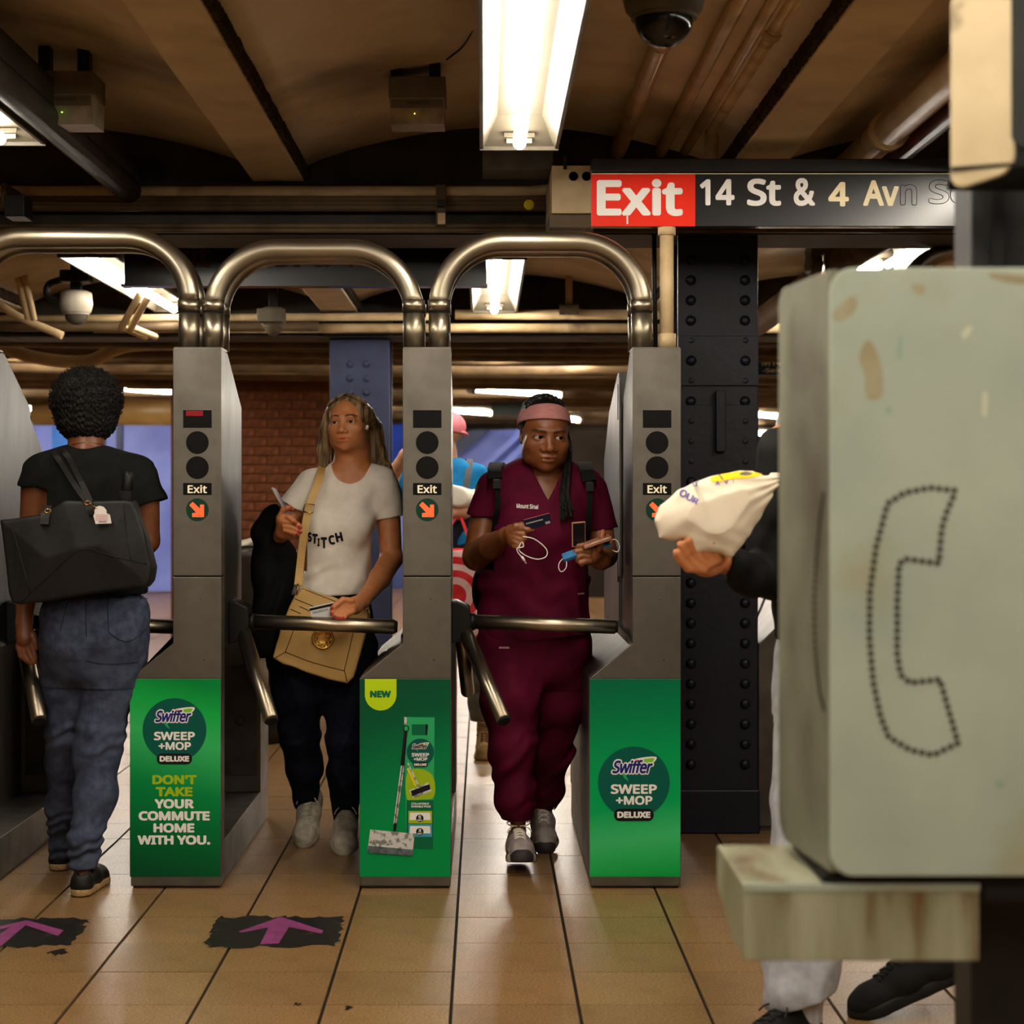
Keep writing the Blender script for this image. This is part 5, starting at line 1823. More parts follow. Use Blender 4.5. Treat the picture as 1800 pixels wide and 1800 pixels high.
m_red_nail = (0.55, 0.12, 0.12)

B = Fig(6.35)
J = B.J
root = empty('person', (wx(590, 6.35), 6.35, 0), 'woman in white tee pushing the turnstile bar, blond hair, dark jeans', 'person')
hd = Head(J(613, 746, -0.01), 51, yaw=-13, pitch=5, roll=2)
S = Sdf((470, -200, 680), (730, 90, 1110), 1.25)
hd.skull(S, jaw=1.08, nose=1.12, lips=1.12, wide=1.02, mouth_open=.7)
S.cone(J(620, 790, .02), J(616, 850, .03), 31, 35, 14)
S.loft([(836, 612, 12, 46, 26), (850, 610, 12, 66, 34), (890, 600, 10, 62, 40), (950, 584, 8, 60, 42), (1020, 582, 8, 62, 44)], 12)
S.cone(J(583, 843, .01), J(648, 843, .01), 24, 24, 14)
# right arm of the picture: down to the bar
el, wr = J(688, 982, -.02), J(638, 1056, -.26)
S.cone(J(680, 860, .01), el, 22, 19, 8)
S.cone(el, J(668, 1016, -.12), 20, 18.5, 6)
S.cone(J(668, 1016, -.12), wr, 18.5, 12, 6)
hb = -.33
S.cone(wr, J(617, 1065, hb), 12.5, 13.5, 6)
S.cone(J(626, 1068, hb + .02), J(604, 1068, hb - .01), 11, 11, 6)
nails = []
for pts, r in (
        ([(610, 1059), (597, 1062), (588, 1070), (584, 1079)], 5.2),
        ([(611, 1064), (598, 1069), (592, 1078), (590, 1085)], 5.2),
        ([(613, 1070), (603, 1075), (599, 1082), (597, 1087)], 5.0),
        ([(620, 1075), (612, 1079), (607, 1083), (604, 1087)], 4.6),
        ([(618, 1056), (603, 1054), (592, 1062), (584, 1069)], 4.8)):
    q = [J(a, b, hb - .02 - .012 * i) for i, (a, b) in enumerate(pts)]
    S.chain(q, [r * 1.12, r, r * .95, r * .82], 2.0)
    nails.append(q[-1])
# left arm of the picture: bent up, holding the phone
el2, wr2 = J(482, 965, -.02), J(497, 934, -.2)
S.cone(J(545, 862, .01), el2, 20, 17, 8)
S.cone(el2, wr2, 17, 12, 6)
hb2 = -.24
S.cone(wr2, J(497, 912, hb2), 12, 12, 6)
for pts, r in (
        ([(498, 908), (508, 909), (516, 916), (519, 920)], 4.6),
        ([(499, 917), (513, 918), (524, 923), (528, 927)], 4.8),
        ([(500, 925), (513, 927), (523, 931), (528, 935)], 4.6),
        ([(501, 932), (511, 935), (520, 938), (524, 940)], 4.2),
        ([(494, 904), (498, 896), (506, 893), (513, 895)], 4.8)):
    q = [J(a, b, hb2 - .012 - .008 * i) for i, (a, b) in enumerate(pts)]
    S.chain(q, [r * 1.1, r, r * .95, r * .82], 2.0)
    nails.append(q[-1])


def nail_tint(v, l, c):
    for n in nails:
        d = np.linalg.norm(v - n[None] - np.array([-1.0, -3.0, 0])[None], axis=1)
        wgt = np.clip((4.6 - d) / 1.4, 0, 1)[:, None]
        c = c * (1 - wgt) + np.array(m_red_nail, dtype=np.float32)[None] * wgt
    return c


body = S.build('body', B, m_skin_tan, root, tint=hd.tintfn(lip=(.88, .5, .5), brow=(.13, .10, .09), brow_z=.225, extra=nail_tint))
hd.eyes(B, root, gaze=(-.05, 1, .08), iris=(60, 36, 20))

# tee
S = Sdf((490, -90, 805), (725, 90, 1062), 1.8)
S.loft([(814, 615, 18, 40, 24), (828, 613, 12, 66, 33), (842, 612, 10, 74, 40), (870, 606, 6, 74, 48), (915, 592, 2, 69, 54), (960, 585, 2, 67, 54), (1005, 582, 2, 69, 56), (1046, 582, 2, 71, 58)], n=2.3, rnd=6)
for q in (566, 622):
    S.ell((q, -34, 918), (31, 26, 32), 22)
S.cone(J(545, 852, .01), J(516, 892, -.01), 27, 25, 14, flat=False)
S.cone(J(672, 854, .01), J(684, 914, 0), 30, 27, 14, flat=False)
S.plane(J(516, 890, 0), (-.5, 0, .86), (480, -90, 860), (541, 90, 1000))
S.plane(J(686, 911, 0), (.16, 0, .98), (664, -90, 880), (730, 90, 1000))
S.disp(folds(1.3, .07, (.5, .2, .9), 0.4, 0.7, .06))
S.disp(folds(1.6, .16, (.2, .2, .95), 1.0, z0=985, z1=1058))
# neckline and hem
S.ell(J(615, 806, -.05), (35, 70, 44), 1, 's')
S.plane((600, 0, 1046), (.06, 0, 1), k=3)
tee = S.build('t_shirt', B, m_tee_w, root)
tb = bvh_of(tee)
m_print = mat('black_shirt_print', (26, 26, 34), rough=0.85)
for ch, x, y, w_, h_, r_ in (('S', 545, 944, 7, 17, 0), ('T', 554, 947, 10, 18, .10), ('I', 560.5, 953, 4.6, 14, .05), ('T', 570, 954, 11, 20, 0), ('C', 583.5, 949, 11, 17, -.12), ('H', 596.5, 944, 12.5, 17, -.2)):
    k = (6.35 - .1) / F
    text(ch, (x - w_ / 2 - CX) * k, (x + w_ / 2 - CX) * k, CH - (y - h_ / 2 - CY) * k, CH - (y + h_ / 2 - CY) * k, 6.22, m_print, tee, bold=0.045, rot=-r_, wrap=tb, name='shirt_lettering')

# jeans
S = Sdf((455, -110, 1030), (690, 150, 1490), 2.0)
S.loft([(1036, 580, 4, 68, 54), (1080, 574, 4, 80, 62), (1130, 568, 4, 92, 66), (1175, 566, 4, 94, 64)], rnd=8)
fL, fR = B.on_floor(540, 1490), B.on_floor(604, 1502)
S.chain([J(520, 1150, 0), J(524, 1215, .0), J(526, 1290, .03), J(535, 1345, .10), J(538, 1424, .21)], [50, 45, 34, 32, 20], 14)
S.chain([J(612, 1150, 0), J(611, 1215, .0), J(610, 1300, .0), J(609, 1360, .04), J(606, 1450, .1)], [50, 46, 34, 33, 20], 14)
S.disp(folds(.9, .13, (.25, .1, .95), 0.2, 0.5, .09))
S.disp(folds(1.3, .22, (.1, .1, .98), 0.8, z0=1275, z1=1325))
S.plane(J(538, 1420, .21), (.0, 0, 1), (455, -110, 1400), (566, 150, 1490))
S.plane(J(606, 1442, .1), (.0, 0, 1), (566, -110, 1400), (690, 150, 1490))
S.build('jeans', B, m_denim_dk, root)
# ankles
S = Sdf((490, -80, 1395), (650, 170, 1510), 2.0)
S.cone(J(538, 1405, .19), J(540, 1446, .26), 14, 14, 2)
S.cone(J(606, 1430, .09), J(605, 1468, .15), 14, 14, 2)
S.build('ankles', B, m_skin_tan, root, tint=lambda v: np.ones((len(v), 3)))
for px, py, x2 in ((545, 1488, 535), (606, 1502, 604)):
    toe = fl(x2, py)
    pt = -0.52 if px < 560 else -0.30
    heel = toe + Vector((0.016 if px < 560 else 0.0, 0.25 * math.cos(pt), -0.25 * math.sin(pt)))
    shoe(root, (toe - heel)[:2], heel, pt, 275, m_knit, m_rubber_w, 'sneaker', m_knit)

# blond hair
S = Sdf((540, -60, 676), (715, 110, 860), 1.5)
hd.E(S, (0, -.13, .30), (.745, .86, .745))
hd.E(S, (0.0, .78, -.10), (.60, .74, .94), .06, 's')
S.chain([hd.p(-.60, .12, .42), J(574, 752, .0), J(570, 790, .01), J(569, 820, 0)], [11, 10, 11, 8], 8)
S.chain([hd.p(.62, -.05, .42), J(658, 752, .06), J(663, 795, .06), J(678, 828, .04), J(692, 843, .02)], [12, 11, 13, 12, 4], 8)
S.loft([(735, 622, 40, 40, 22), (790, 622, 38, 46, 20), (835, 626, 34, 46, 14)], 14)
S.disp(lambda x, y, z: .55 * np.sin(x * .55 + 2 * np.sin(z * .03)) + .4 * np.sin(x * 1.1 + y * .4 + z * .03))
hair = S.build('hair', B, m_blond, root)
paths = []
for i in range(420):
    s_ = -1 if i % 2 else 1
    t = rng.uniform(0, 1)
    j = lambda a: rng.normal(0, a)
    dep = rng.uniform(-.35, .5)
    y0_ = dep * -.6 + .18
    a = hd.p(.04 * s_ + j(.02), y0_, 1.045 - .12 * (y0_ + .1) ** 2)
    b_ = hd.p(s_ * (.60 + .06 * t), y0_ - .08, .66 + j(.03))
    if s_ < 0:
        c_ = J(572 + j(3) + 6 * t, 752 + j(4), .0 + .04 * t)
        d_ = J(566 + j(3) + 9 * t, 792, .0 + .03 * t)
        e_ = J(565 + j(4) + 12 * t, 818 + j(6), -.0 + .02 * t)
    else:
        c_ = J(660 - 4 * t + j(3), 752 + j(4), .05 + .05 * t)
        d_ = J(667 - 10 * t + j(3), 796, .05 + .03 * t)
        e_ = J(690 - 26 * t + j(5), 842 - 8 * t + j(6), .02 + .03 * t)
    paths.append(spline([a, b_, c_, d_, e_], 5))
strands(B, paths, .62, m_blond, hair, n=4)
# ear bud
MB().tube([Vector(B.W(hd.p(.68, .06, -.10))), Vector(B.W(hd.p(.70, .10, -.12))), Vector(B.W(hd.p(.66, .12, -.22)))], 0.0055, 10).build('ear_bud', m_white, root)
e0 = B.W(hd.p(-.62, .12, -.36))
MB().lathe(Vector(e0), [(0.001, -.004), (.004, 0), (.001, .004)], 'z', 10).build('ear_ring', m_gold, root)

# ---- things she carries
hb_ = empty('shoulder_bag', Vector(B.W(J(560, 1200, -.2))), 'tan shoulder bag with round gold emblem against dark jeans', 'bag')
bz = -.19
out = [(533, 1031), (566, 1044), (602, 1056), (650, 1070), (644, 1110), (632, 1155), (622, 1190), (612, 1200), (578, 1193), (540, 1181), (498, 1166), (481, 1155), (486, 1134), (494, 1105), (508, 1068), (520, 1044)]


def slab(fig, out, dy, thick, m, parent, name, bulge=0.0, z_tilt=0.0, vox=1.8, rnd=4.0, fold=None):
    """soft flat bag: outline in the picture plane, thick in depth, rounded edges"""
    P = np.array([[J_[0], J_[2]] for J_ in (fig.J(a, b, dy) for a, b in out)])
    c = P.mean(0)
    y0 = dy / fig.u
    S = Sdf((P[:, 0].min() - 8, y0 - thick * 2 - 12, P[:, 1].min() - 8), (P[:, 0].max() + 8, y0 + thick * 2 + 12, P[:, 1].max() + 8), vox)
    sl, (X, Y, Z) = S.reg(S.lo, S.lo + S.vox * S.n, 0)
    X2, Z2 = X[:, 0, :], Z[:, 0, :]
    X2, Z2 = np.broadcast_arrays(X2, Z2)
    d = np.full(X2.shape, 1e9, dtype=np.float32)
    ins = np.zeros(X2.shape, dtype=bool)
    n = len(P)
    for i in range(n):
        a, b = P[i], P[(i + 1) % n]
        ab = b - a
        t = np.clip(((X2 - a[0]) * ab[0] + (Z2 - a[1]) * ab[1]) / (ab @ ab), 0, 1)
        d = np.minimum(d, np.hypot(X2 - a[0] - t * ab[0], Z2 - a[1] - t * ab[1]))
        cond = ((a[1] > Z2) != (b[1] > Z2)) & (X2 < (b[0] - a[0]) * (Z2 - a[1]) / (b[1] - a[1] + 1e-9) + a[0])
        ins ^= cond
    d = np.where(ins, -d, d)
    half = thick * (1 + bulge * np.clip(-d / (-d.min() + 1e-6), 0, 1))
    if bulge > 1:
        for _ in range(14):
            half = (half + np.roll(half, 2, 0) + np.roll(half, -2, 0) + np.roll(half, 2, 1) + np.roll(half, -2, 1)) / 5
    yy = np.abs(Y - (y0 + z_tilt * (Z - c[1]))) - half[:, None, :]
    dd = d[:, None, :]
    q = np.sqrt(np.maximum(dd + rnd, 0) ** 2 + np.maximum(yy + rnd, 0) ** 2) + np.minimum(np.maximum(dd, yy) + rnd, 0) - rnd
    S.a[:] = np.broadcast_to(q, S.a.shape)
    if fold:
        S.disp(fold)
    return S.build(name, fig, m, parent)


bagm = slab(B, out, bz, 11, m_tan_bag, hb_, 'body', bulge=.5, fold=folds(.7, .07, (.7, 0, .7), 0.3, .4, .1))
bb = bvh_of(bagm)


def seam(fig, pts, dy, r, m, parent, name, bv, closed=False):
    W = []
    for a, b in spline(pts, 6, closed):
        p = Vector(fig.W(fig.J(a, b, dy)))
        h = bv.ray_cast(Vector((p.x, p.y - .4, p.z)), Vector((0, 1, 0)))
        W.append((h[0] if h[0] is not None else p) + Vector((0, -.0008, 0)))
    if closed:
        W.append(W[0])
    MB().tube(W, r, 6).build(name, m, parent)


for pts in ([(520, 1100), (503, 1145)], [(503, 1145), (550, 1163), (606, 1178)], [(606, 1178), (622, 1110)], [(503, 1145), (484, 1156)], [(606, 1176), (611, 1197)], [(532, 1034), (600, 1060)], [(520, 1052), (560, 1068)], [(512, 1070), (530, 1078)], [(528, 1065), (552, 1076)]):
    seam(B, pts, bz, 0.0013, m_tan_edge, hb_, 'piping', bb)
ce = Vector(B.W(J(569, 1121, bz)))
h = bb.ray_cast(Vector((ce.x, ce.y - .4, ce.z)), Vector((0, 1, 0)))
ey = (h[0].y if h[0] is not None else ce.y) - 0.001
em = MB().lathe((ce.x, ey, ce.z), [(0.036, 0.002), (0.037, -0.003), (0.033, -0.006), (0.030, -0.003), (0.001, -0.003)], 'y', 36).build('emblem', m_gold, hb_)
ro = MB()
for i in range(8):
    a = i * math.pi / 4
    ro.tube([(ce.x + .024 * math.cos(a) + .007 * math.cos(t), ey - .005, ce.z + .024 * math.sin(a) * .95 + .007 * math.sin(t)) for t in np.linspace(0, 2 * math.pi, 9)], 0.0016, 6)
ro.build('rosette', m_gold, em)
ribbon(B, [J(566, 818, .02), J(564, 832, -.085), J(555, 860, -.125), J(543, 893, -.145), J(533, 950, -.165), J(527, 1000, -.165), J(524, 1028, -.175)], 13, 2, m_tan_bag, hb_, 'strap', side=(1, 0, -.25))
ribbon(B, [J(533, 960, -.150), J(531, 1000, -.158), J(531, 1032, -.17)], 5, 2, m_tan_bag, hb_, 'strap')
bk = Vector(B.W(J(543, 893, -.158)))
MB().tube([bk + Vector((a, -.003, b)) for a, b in ((-.019, -.012), (.013, -.017), (.019, .011), (-.013, .016), (-.019, -.012))], 0.0022, 8).build('buckle', m_gold, hb_)
for a, b in (((524, 1026), (522, 1046)), ((648, 1066), (650, 1085)), ((627, 1098), (627, 1112))):
    MB().tube([Vector(B.W(J(*a, bz - .03))), Vector(B.W(J(*b, bz - .035)))], 0.003, 8).build('clasp', m_gold, hb_)

# jacket over the forearm
S = Sdf((430, -130, 875), (545, 60, 1175), 1.9)
jr = -.13 / B.u
S.loft([(888, 493, jr, 15, 20), (905, 482, jr, 22, 27), (935, 476, jr, 27, 30), (965, 486, jr, 37, 30), (1000, 490, jr, 37, 28), (1050, 486, jr, 32, 26), (1100, 476, jr, 28, 22), (1148, 467, jr, 17, 17)], rnd=8)
S.cone(J(490, 925, -.27), J(497, 945, -.18), 13, 18, 4, 's')
S.disp(folds(3.4, .13, (.95, .3, .2), .3, 2.2, .06))
jk = S.build('jacket', B, m_jacket, None, label='black jacket draped over the forearm of the woman in white', cat='jacket')
# phone in the raised hand
def slab_box(c, ax, up, sx, sy, sz, bev):
    ax, up = Vector(ax).normalized(), Vector(up).normalized()
    nn = ax.cross(up).normalized()
    mb = MB().box(-sx / 2, sx / 2, -sy / 2, sy / 2, -sz / 2, sz / 2, bev)
    mb.v = [tuple(Vector(c) + ax * x + up * y + nn * z) for x, y, z in mb.v]
    return mb


m_phonecase = mat('clear_phone_case', (150, 128, 112), (120, 98, 84), scale=30, rough=0.15)
m_screen = mat('dark_phone_screen', (16, 17, 22), rough=0.08)
pa, pb = Vector(B.W(J(480, 862, -.255))), Vector(B.W(J(513, 918, -.262)))
pd = (pb - pa).normalized()
wdv = (Vector((-0.02, 0.99, 0.0)) - pd * Vector((-0.02, 0.99, 0.0)).dot(pd)).normalized()
cph = (pa + pb) / 2 + wdv * 0.034
mp1 = slab_box(cph, pd, wdv, 0.145, 0.070, 0.009, 0.003).build('phone', m_phonecase, label='phone in a clear case held up by the woman in white', cat='phone')
nv = pd.cross(wdv).normalized()
slab_box(cph + nv * 0.0048 * (1 if nv.x > 0 else -1), pd, wdv, 0.138, 0.064, 0.0008, 0.0003).build('screen', mat('lit_phone_screen', (60, 70, 100), emit=0.2), mp1)
# fare card on the bar
m_card = mat('white_card', (205, 205, 205), rough=0.35)
ca_ = Vector(B.W(J(568, 1076, -.372)))
crd = slab_box(ca_, (0.98, 0, 0.22), (-.2, -.25, .95), 0.082, 0.052, 0.0009, 0.0003).build('fare_card', m_card, label='white fare card held on the turnstile bar', cat='card')
u_, v_ = Vector((0.98, 0, 0.22)).normalized(), Vector((-.2, -.25, .95)).normalized()
nn_ = u_.cross(v_).normalized()
if nn_.y > 0:
    nn_ = -nn_
slab_box(ca_ + v_ * 0.018 + nn_ * 0.0007, u_, v_, 0.082, 0.008, 0.0004, 0.0001).build('magnetic_stripe', m_blackprint, crd)
cd, fd = text_mesh('BURGUIAKDB 20 08', 0.01)
mn, mx = cd.min(0), cd.max(0)
mb = MB()
mb.add([tuple(ca_ + u_ * (-.033 + .05 * (a - mn[0]) / (mx[0] - mn[0])) + v_ * (.002 + .007 * (b - mn[1]) / (mx[1] - mn[1])) + nn_ * .0008) for a, b, _ in cd], fd)
mb.build('code_line', m_blackprint, crd)
# ================================================================== WOMAN IN MAROON SCRUBS
m_skin_brown = mat('brown_skin', (134, 80, 46), (120, 69, 38), scale=40, rough=0.38, sub=0.04, tint=True, bump=0.02, bscale=900, spec=0.45)
m_scrub = mat('maroon_scrub_cloth', (88, 8, 40), (74, 6, 33), scale=14, rough=0.78, bump=0.08, bscale=500, spec=0.12)
m_pink = mat('dusty_pink_knit', (186, 128, 124), (172, 114, 112), scale=40, rough=0.9, bump=0.15, bscale=500, stretch=(1, 1, 4))
m_blackhair = mat('black_hair', (12, 10, 10), (24, 19, 17), scale=60, rough=0.45)
m_webbing = mat('black_webbing', (12, 12, 13), (18, 17, 17), spec=0.12, scale=60, rough=0.75, bump=0.2, bscale=700)
m_sneak_grey = mat('grey_running_mesh', (172, 160, 156), (140, 128, 125), scale=30, rough=0.7, bump=0.2, bscale=500)
m_lace_w = mat('white_lace', (232, 222, 204), rough=0.8)
m_sole_dk = mat('dark_rubber_sole', (46, 40, 42), (60, 54, 54), scale=20, rough=0.6)

Nn = Fig(6.2)
J = Nn.J
root = empty('person', (wx(945, 6.2), 6.2, 0), 'woman in maroon scrubs and pink headband holding a card and phone', 'person')
hd = Head(J(957, 765, -.04), 62, yaw=10, pitch=-7, roll=-2)
S = Sdf((790, -230, 680), (1110, 100, 1100), 1.25)
hd.skull(S, jaw=1.10, nose=1.38, lips=1.15, wide=1.04, frown=1.0)
hd.C(S, (-.22, .62, -.28), (-.30, .60, -.52), .05, .03, .05)
hd.C(S, (.22, .62, -.28), (.30, .60, -.52), .05, .03, .05)
S.cone(J(958, 812, .02), J(952, 860, .03), 34, 40, 14)
S.loft([(838, 952, 14, 60, 30), (856, 952, 12, 84, 40), (900, 950, 8, 80, 48), (1000, 945, 6, 78, 50), (1060, 942, 6, 80, 52)], 12)
# picture-left arm
el, wr = J(838, 978, -.02), J(889, 941, -.24)
S.cone(J(862, 862, .01), el, 27, 24, 8)
S.cone(el, J(862, 960, -.12), 24.5, 22, 6)
S.cone(J(862, 960, -.12), wr, 22, 13.5, 6)
hz_ = -.29
S.cone(wr, J(905, 940, hz_), 13, 14, 6)
S.cone(J(899, 934, hz_), J(904, 952, hz_), 12, 11, 6)
for pts, r in (
        ([(902, 930), (917, 928), (927, 931), (935, 931)], 5.6),
        ([(905, 936), (918, 939), (921, 946), (912, 948)], 5.6),
        ([(905, 944), (917, 949), (916, 955), (908, 955)], 5.3),
        ([(904, 951), (913, 957), (910, 962), (904, 961)], 4.8),
        ([(900, 932), (906, 925), (917, 923), (928, 926)], 5.4)):
    S.chain([J(a, b, hz_ - .014 - (.012 if i in (1, 2) else .004)) for i, (a, b) in enumerate(pts)], [r * 1.1, r, r * .95, r * .85], 2.0)
# picture-right arm, foreshortened towards the camera
el2, wr2 = J(1062, 975, -.03), J(1056, 985, -.22)
S.cone(J(1042, 866, .01), el2, 27, 23, 8)
S.cone(el2, wr2, 23, 17, 6)
hz2 = -.27
S.cone(wr2, J(1044, 974, hz2), 15, 14, 6)
S.cone(J(1046, 966, hz2), J(1036, 983, hz2), 11.5, 11, 6)
for pts, r in (
        ([(1038, 964), (1026, 959), (1017, 960), (1014, 966)], 5.2),
        ([(1036, 971), (1022, 968), (1013, 970), (1012, 976)], 5.3),
        ([(1035, 979), (1022, 977), (1015, 980), (1015, 986)], 5.2),
        ([(1037, 986), (1028, 987), (1021, 989), (1023, 993)], 4.8),
        ([(1052, 966), (1057, 954), (1058, 944), (1060, 935)], 5.6)):
    S.chain([J(a, b, hz2 - .016 - (.012 if i in (1, 2) else .006)) for i, (a, b) in enumerate(pts)], [r * 1.1, r, r * .95, r * .82], 2.0)


def palm_tint(v, l, c):
    t = J(1060, 936, hz2 - .02)
    d = np.linalg.norm(v - t[None], axis=1)
    wgt = np.clip((11 - d) / 7, 0, 1)[:, None] * .8
    return c * (1 - wgt) + np.array((1.7, 1.15, .95), dtype=np.float32)[None] * wgt


S.build('body', Nn, m_skin_brown, root, tint=hd.tintfn(lip=(.82, .66, .68), brow=(.18, .14, .14), brow_z=.185, brow_tilt=.06, extra=palm_tint))
hd.eyes(Nn, root, gaze=(.34, 1, .02), iris=(34, 20, 14))

# scrub top
S = Sdf((800, -100, 790), (1100, 105, 1140), 1.9)
S.loft([(804, 955, 20, 38, 24), (818, 953, 14, 66, 34), (830, 952, 10, 88, 42), (860, 950, 4, 96, 54), (910, 946, -2, 94, 62), (970, 940, -4, 94, 64), (1040, 938, -2, 97, 66), (1128, 938, 0, 99, 68)], n=2.3, rnd=6)
for q in (912, 985):
    S.ell((q, -40, 930), (38, 28, 38), 26)
S.cone(J(868, 862, .01), J(847, 912, 0), 33, 30, 16)
S.cone(J(1034, 866, .01), J(1056, 936, 0), 35, 32, 16)
S.plane(J(847, 908, 0), (-.12, 0, .98), (790, -100, 880), (866, 105, 1000))
S.plane(J(1052, 932, 0), (.15, 0, .97), (1036, -100, 900), (1110, 105, 1010))
S.disp(folds(1.5, .06, (.6, .2, .8), 0.9, 0.9, .055))
S.disp(folds(2.0, .11, (.55, .2, -.8), 0.2, z0=1000, z1=1140))
# V neck
sl, P = S.reg((910, -100, 780), (1020, 30, 880), 0)
vx = np.maximum(np.abs(P[0] - 962) - np.maximum((881 - P[2]) * .50, 0), P[1] - 6)
S.put(sl, np.broadcast_to(vx, S.a[sl].shape).astype(np.float32), 1.0, 's')
S.plane((940, 0, 1122), (.10, 0, 1), k=3)
top = S.build('scrub_top', Nn, m_scrub, root)
tb = bvh_of(top)
k = (6.2 - .11) / F
text('Mount Sinai', (908 - CX) * k, (946 - CX) * k, CH - (886 - CY) * k, CH - (894 - CY) * k, 6.08, m_white_txt, top, bold=0.02, wrap=tb, name='embroidery', rot=-.05)
for pts in ([(924, 806), (948, 846), (977, 878)], [(1000, 814), (990, 848), (977, 878)]):
    pass
# scrub trousers
S = Sdf((825, -130, 1060), (1055, 200, 1480), 2.0)
S.loft([(1066, 938, 2, 90, 60), (1110, 938, 2, 97, 66), (1150, 938, 4, 97, 66), (1205, 938, 4, 86, 54)], rnd=30)
S.chain([J(893, 1150, -.03), J(897, 1230, -.08), J(902, 1320, -.11), J(905, 1400, -.11), J(908, 1432, -.1)], [52, 47, 38, 31, 24], 26)
S.chain([J(987, 1150, .02), J(981, 1230, .06), J(970, 1320, .13), J(960, 1385, .22), J(955, 1414, .26)], [50, 45, 35, 29, 22], 22)
S.disp(folds(1.5, .075, (.5, .1, .85), 0.2, 0.8, .07))
S.disp(folds(2.0, .14, (.6, .1, .8), 1.2, z0=1270, z1=1420))
S.cone(J(908, 1422, -.1), J(909, 1442, -.1), 24, 22, 3)
S.cone(J(955, 1404, .26), J(955, 1420, .27), 22, 20, 3)
S.plane(J(908, 1440, -.1), (0, 0, 1), (825, -130, 1380), (936, 60, 1480))
S.plane(J(955, 1420, .27), (0, 0, 1), (936, -20, 1400), (1055, 200, 1480))
S.build('scrub_trousers', Nn, m_scrub, root)
S = Sdf((880, -110, 1380), (1000, 200, 1510), 2.0)
S.cone(J(909, 1420, -.1), J(912, 1470, -.09), 14, 13, 2)
S.cone(J(955, 1402, .26), J(957, 1440, .30), 14, 13, 2)
S.build('ankles', Nn, m_skin_brown, root, tint=lambda v: np.ones((len(v), 3)))
# running shoes: the front one lands on its heel
h1 = fl(906, 1512) + Vector((0, 0.20, 0.0))
t1 = fl(918, 1543)
heel = Vector((t1.x - .012, t1.y + 0.262, 0.004))
shoe(root, (t1 - heel)[:2], heel, 0.16, 285, m_sneak_grey, m_rubber_w, 'sneaker', m_lace_w, m_sole_dk)
t2 = fl(958, 1498)
heel = Vector((t2.x - .01, t2.y + 0.250, 0.085))
shoe(root, (t2 - heel)[:2], heel, -0.33, 285, m_sneak_grey, m_rubber_w, 'sneaker', m_lace_w, m_sole_dk)

# headband and hair
S = Sdf((880, -90, 680), (1035, 90, 800), 1.4)
hd.E(S, (0, -.12, .28), (.765, .90, .785))
def band(x, y, z):
    l = hd.loc(np.stack([x, y, z], 1).astype(np.float64))
    zz = l[:, 2] - .575 - .36 * l[:, 1] + .10 * l[:, 1] ** 2
    edge = (np.abs(zz) - .26) * hd.U
    return edge
i = np.nonzero(np.abs(S.a) < 30)
x, y, z = (S.lo[q] + S.vox * i[q].astype(np.float32) for q in range(3))
S.a[i] = np.maximum(S.a[i], band(x, y, z).astype(np.float32))
S.build('headband', Nn, m_pink, root)
S = Sdf((885, -70, 684), (1030, 95, 800), 1.5)
hd.E(S, (0, -.16, .37), (.72, .82, .75))
hd.E(S, (0, .80, -.1), (.9, .85, 1.1), .05, 's')
for i in range(130):
    a, b = rng.uniform(-.58, .58), rng.uniform(-.75, .18)
    zz = .38 + .74 * math.sqrt(max(0, 1 - (a / .72) ** 2 - ((b + .16) / .82) ** 2))
    hd.E(S, (a, b, zz), (.055, .055, .07), .02)
hr = S.build('hair', Nn, m_blackhair, root)


def braid(fig, pts, r, m, parent, name='braid'):
    mb = MB()
    P = [Vector(q) for q in fig.W(np.array(spline(pts, 10)))]
    for ph_ in (0, 2.1, 4.2):
        q = []
        for i, p in enumerate(P):
            a = i * .95 + ph_
            q.append(p + Vector((math.cos(a), math.sin(a), 0)) * r * fig.u * .55)
        mb.tube(q, [r * fig.u * .62 * (1 - .5 * (i / len(P)) ** 3) for i in range(len(P))], 6)
    return mb.build(name, m, parent)


for i in range(11):
    ox = rng.uniform(-7, 7)
    oy = rng.uniform(-.02, .02)
    ln = rng.uniform(-16, 10)
    braid(Nn, [J(994 + ox * .3, 752, .02 + oy), J(1000 + ox * .5, 790, 0 + oy), J(996 + ox * .8, 830, -.075 + oy), J(992 + ox * 1.2, 870, -.135 + oy * .6), J(997 + ox * 2.0, 912 + ln, -.16 + oy * .4)], 3.0, m_blackhair, hr)

# backpack with straps over both shoulders
bp = empty('backpack', Vector(Nn.W(J(945, 1075, .28))), 'black backpack worn by the woman in maroon scrubs', 'bag')
S = Sdf((845, 30, 840), (1045, 160, 1085), 2.4)
S.loft([(850, 945, 100, 66, 30), (880, 945, 102, 82, 38), (1000, 940, 104, 92, 42), (1072, 936, 104, 98, 42)], rnd=16, n=3)
S.disp(folds(1.2, .08, (.4, .2, .9), 0.2, .8, .06))
bpm = S.build('sack', Nn, m_webbing, bp)
S = Sdf((820, 0, 995), (860, 130, 1085), 2.2)
S.ell((842, 60, 1040), (13, 40, 38), 2)
S.build('side_pocket', Nn, m_webbing, bp)
for sx, pts in ((1, [J(884, 832, .22), J(874, 815, .04), J(869, 828, -.085), J(871, 842, -.11)]), (-1, [J(1018, 830, .22), J(1026, 814, .04), J(1031, 828, -.085), J(1036, 846, -.11)])):
    ribbon(Nn, pts, 24, 5, m_webbing, bp, 'strap_pad', side=(1, 0, 0))
ribbon(Nn, [J(872, 842, -.115), J(874, 858, -.125), J(876, 880, -.13), J(872, 905, -.12), J(866, 950, -.06)], 9, 2.4, m_webbing, bp, 'strap_webbing', side=(1, 0, 0))
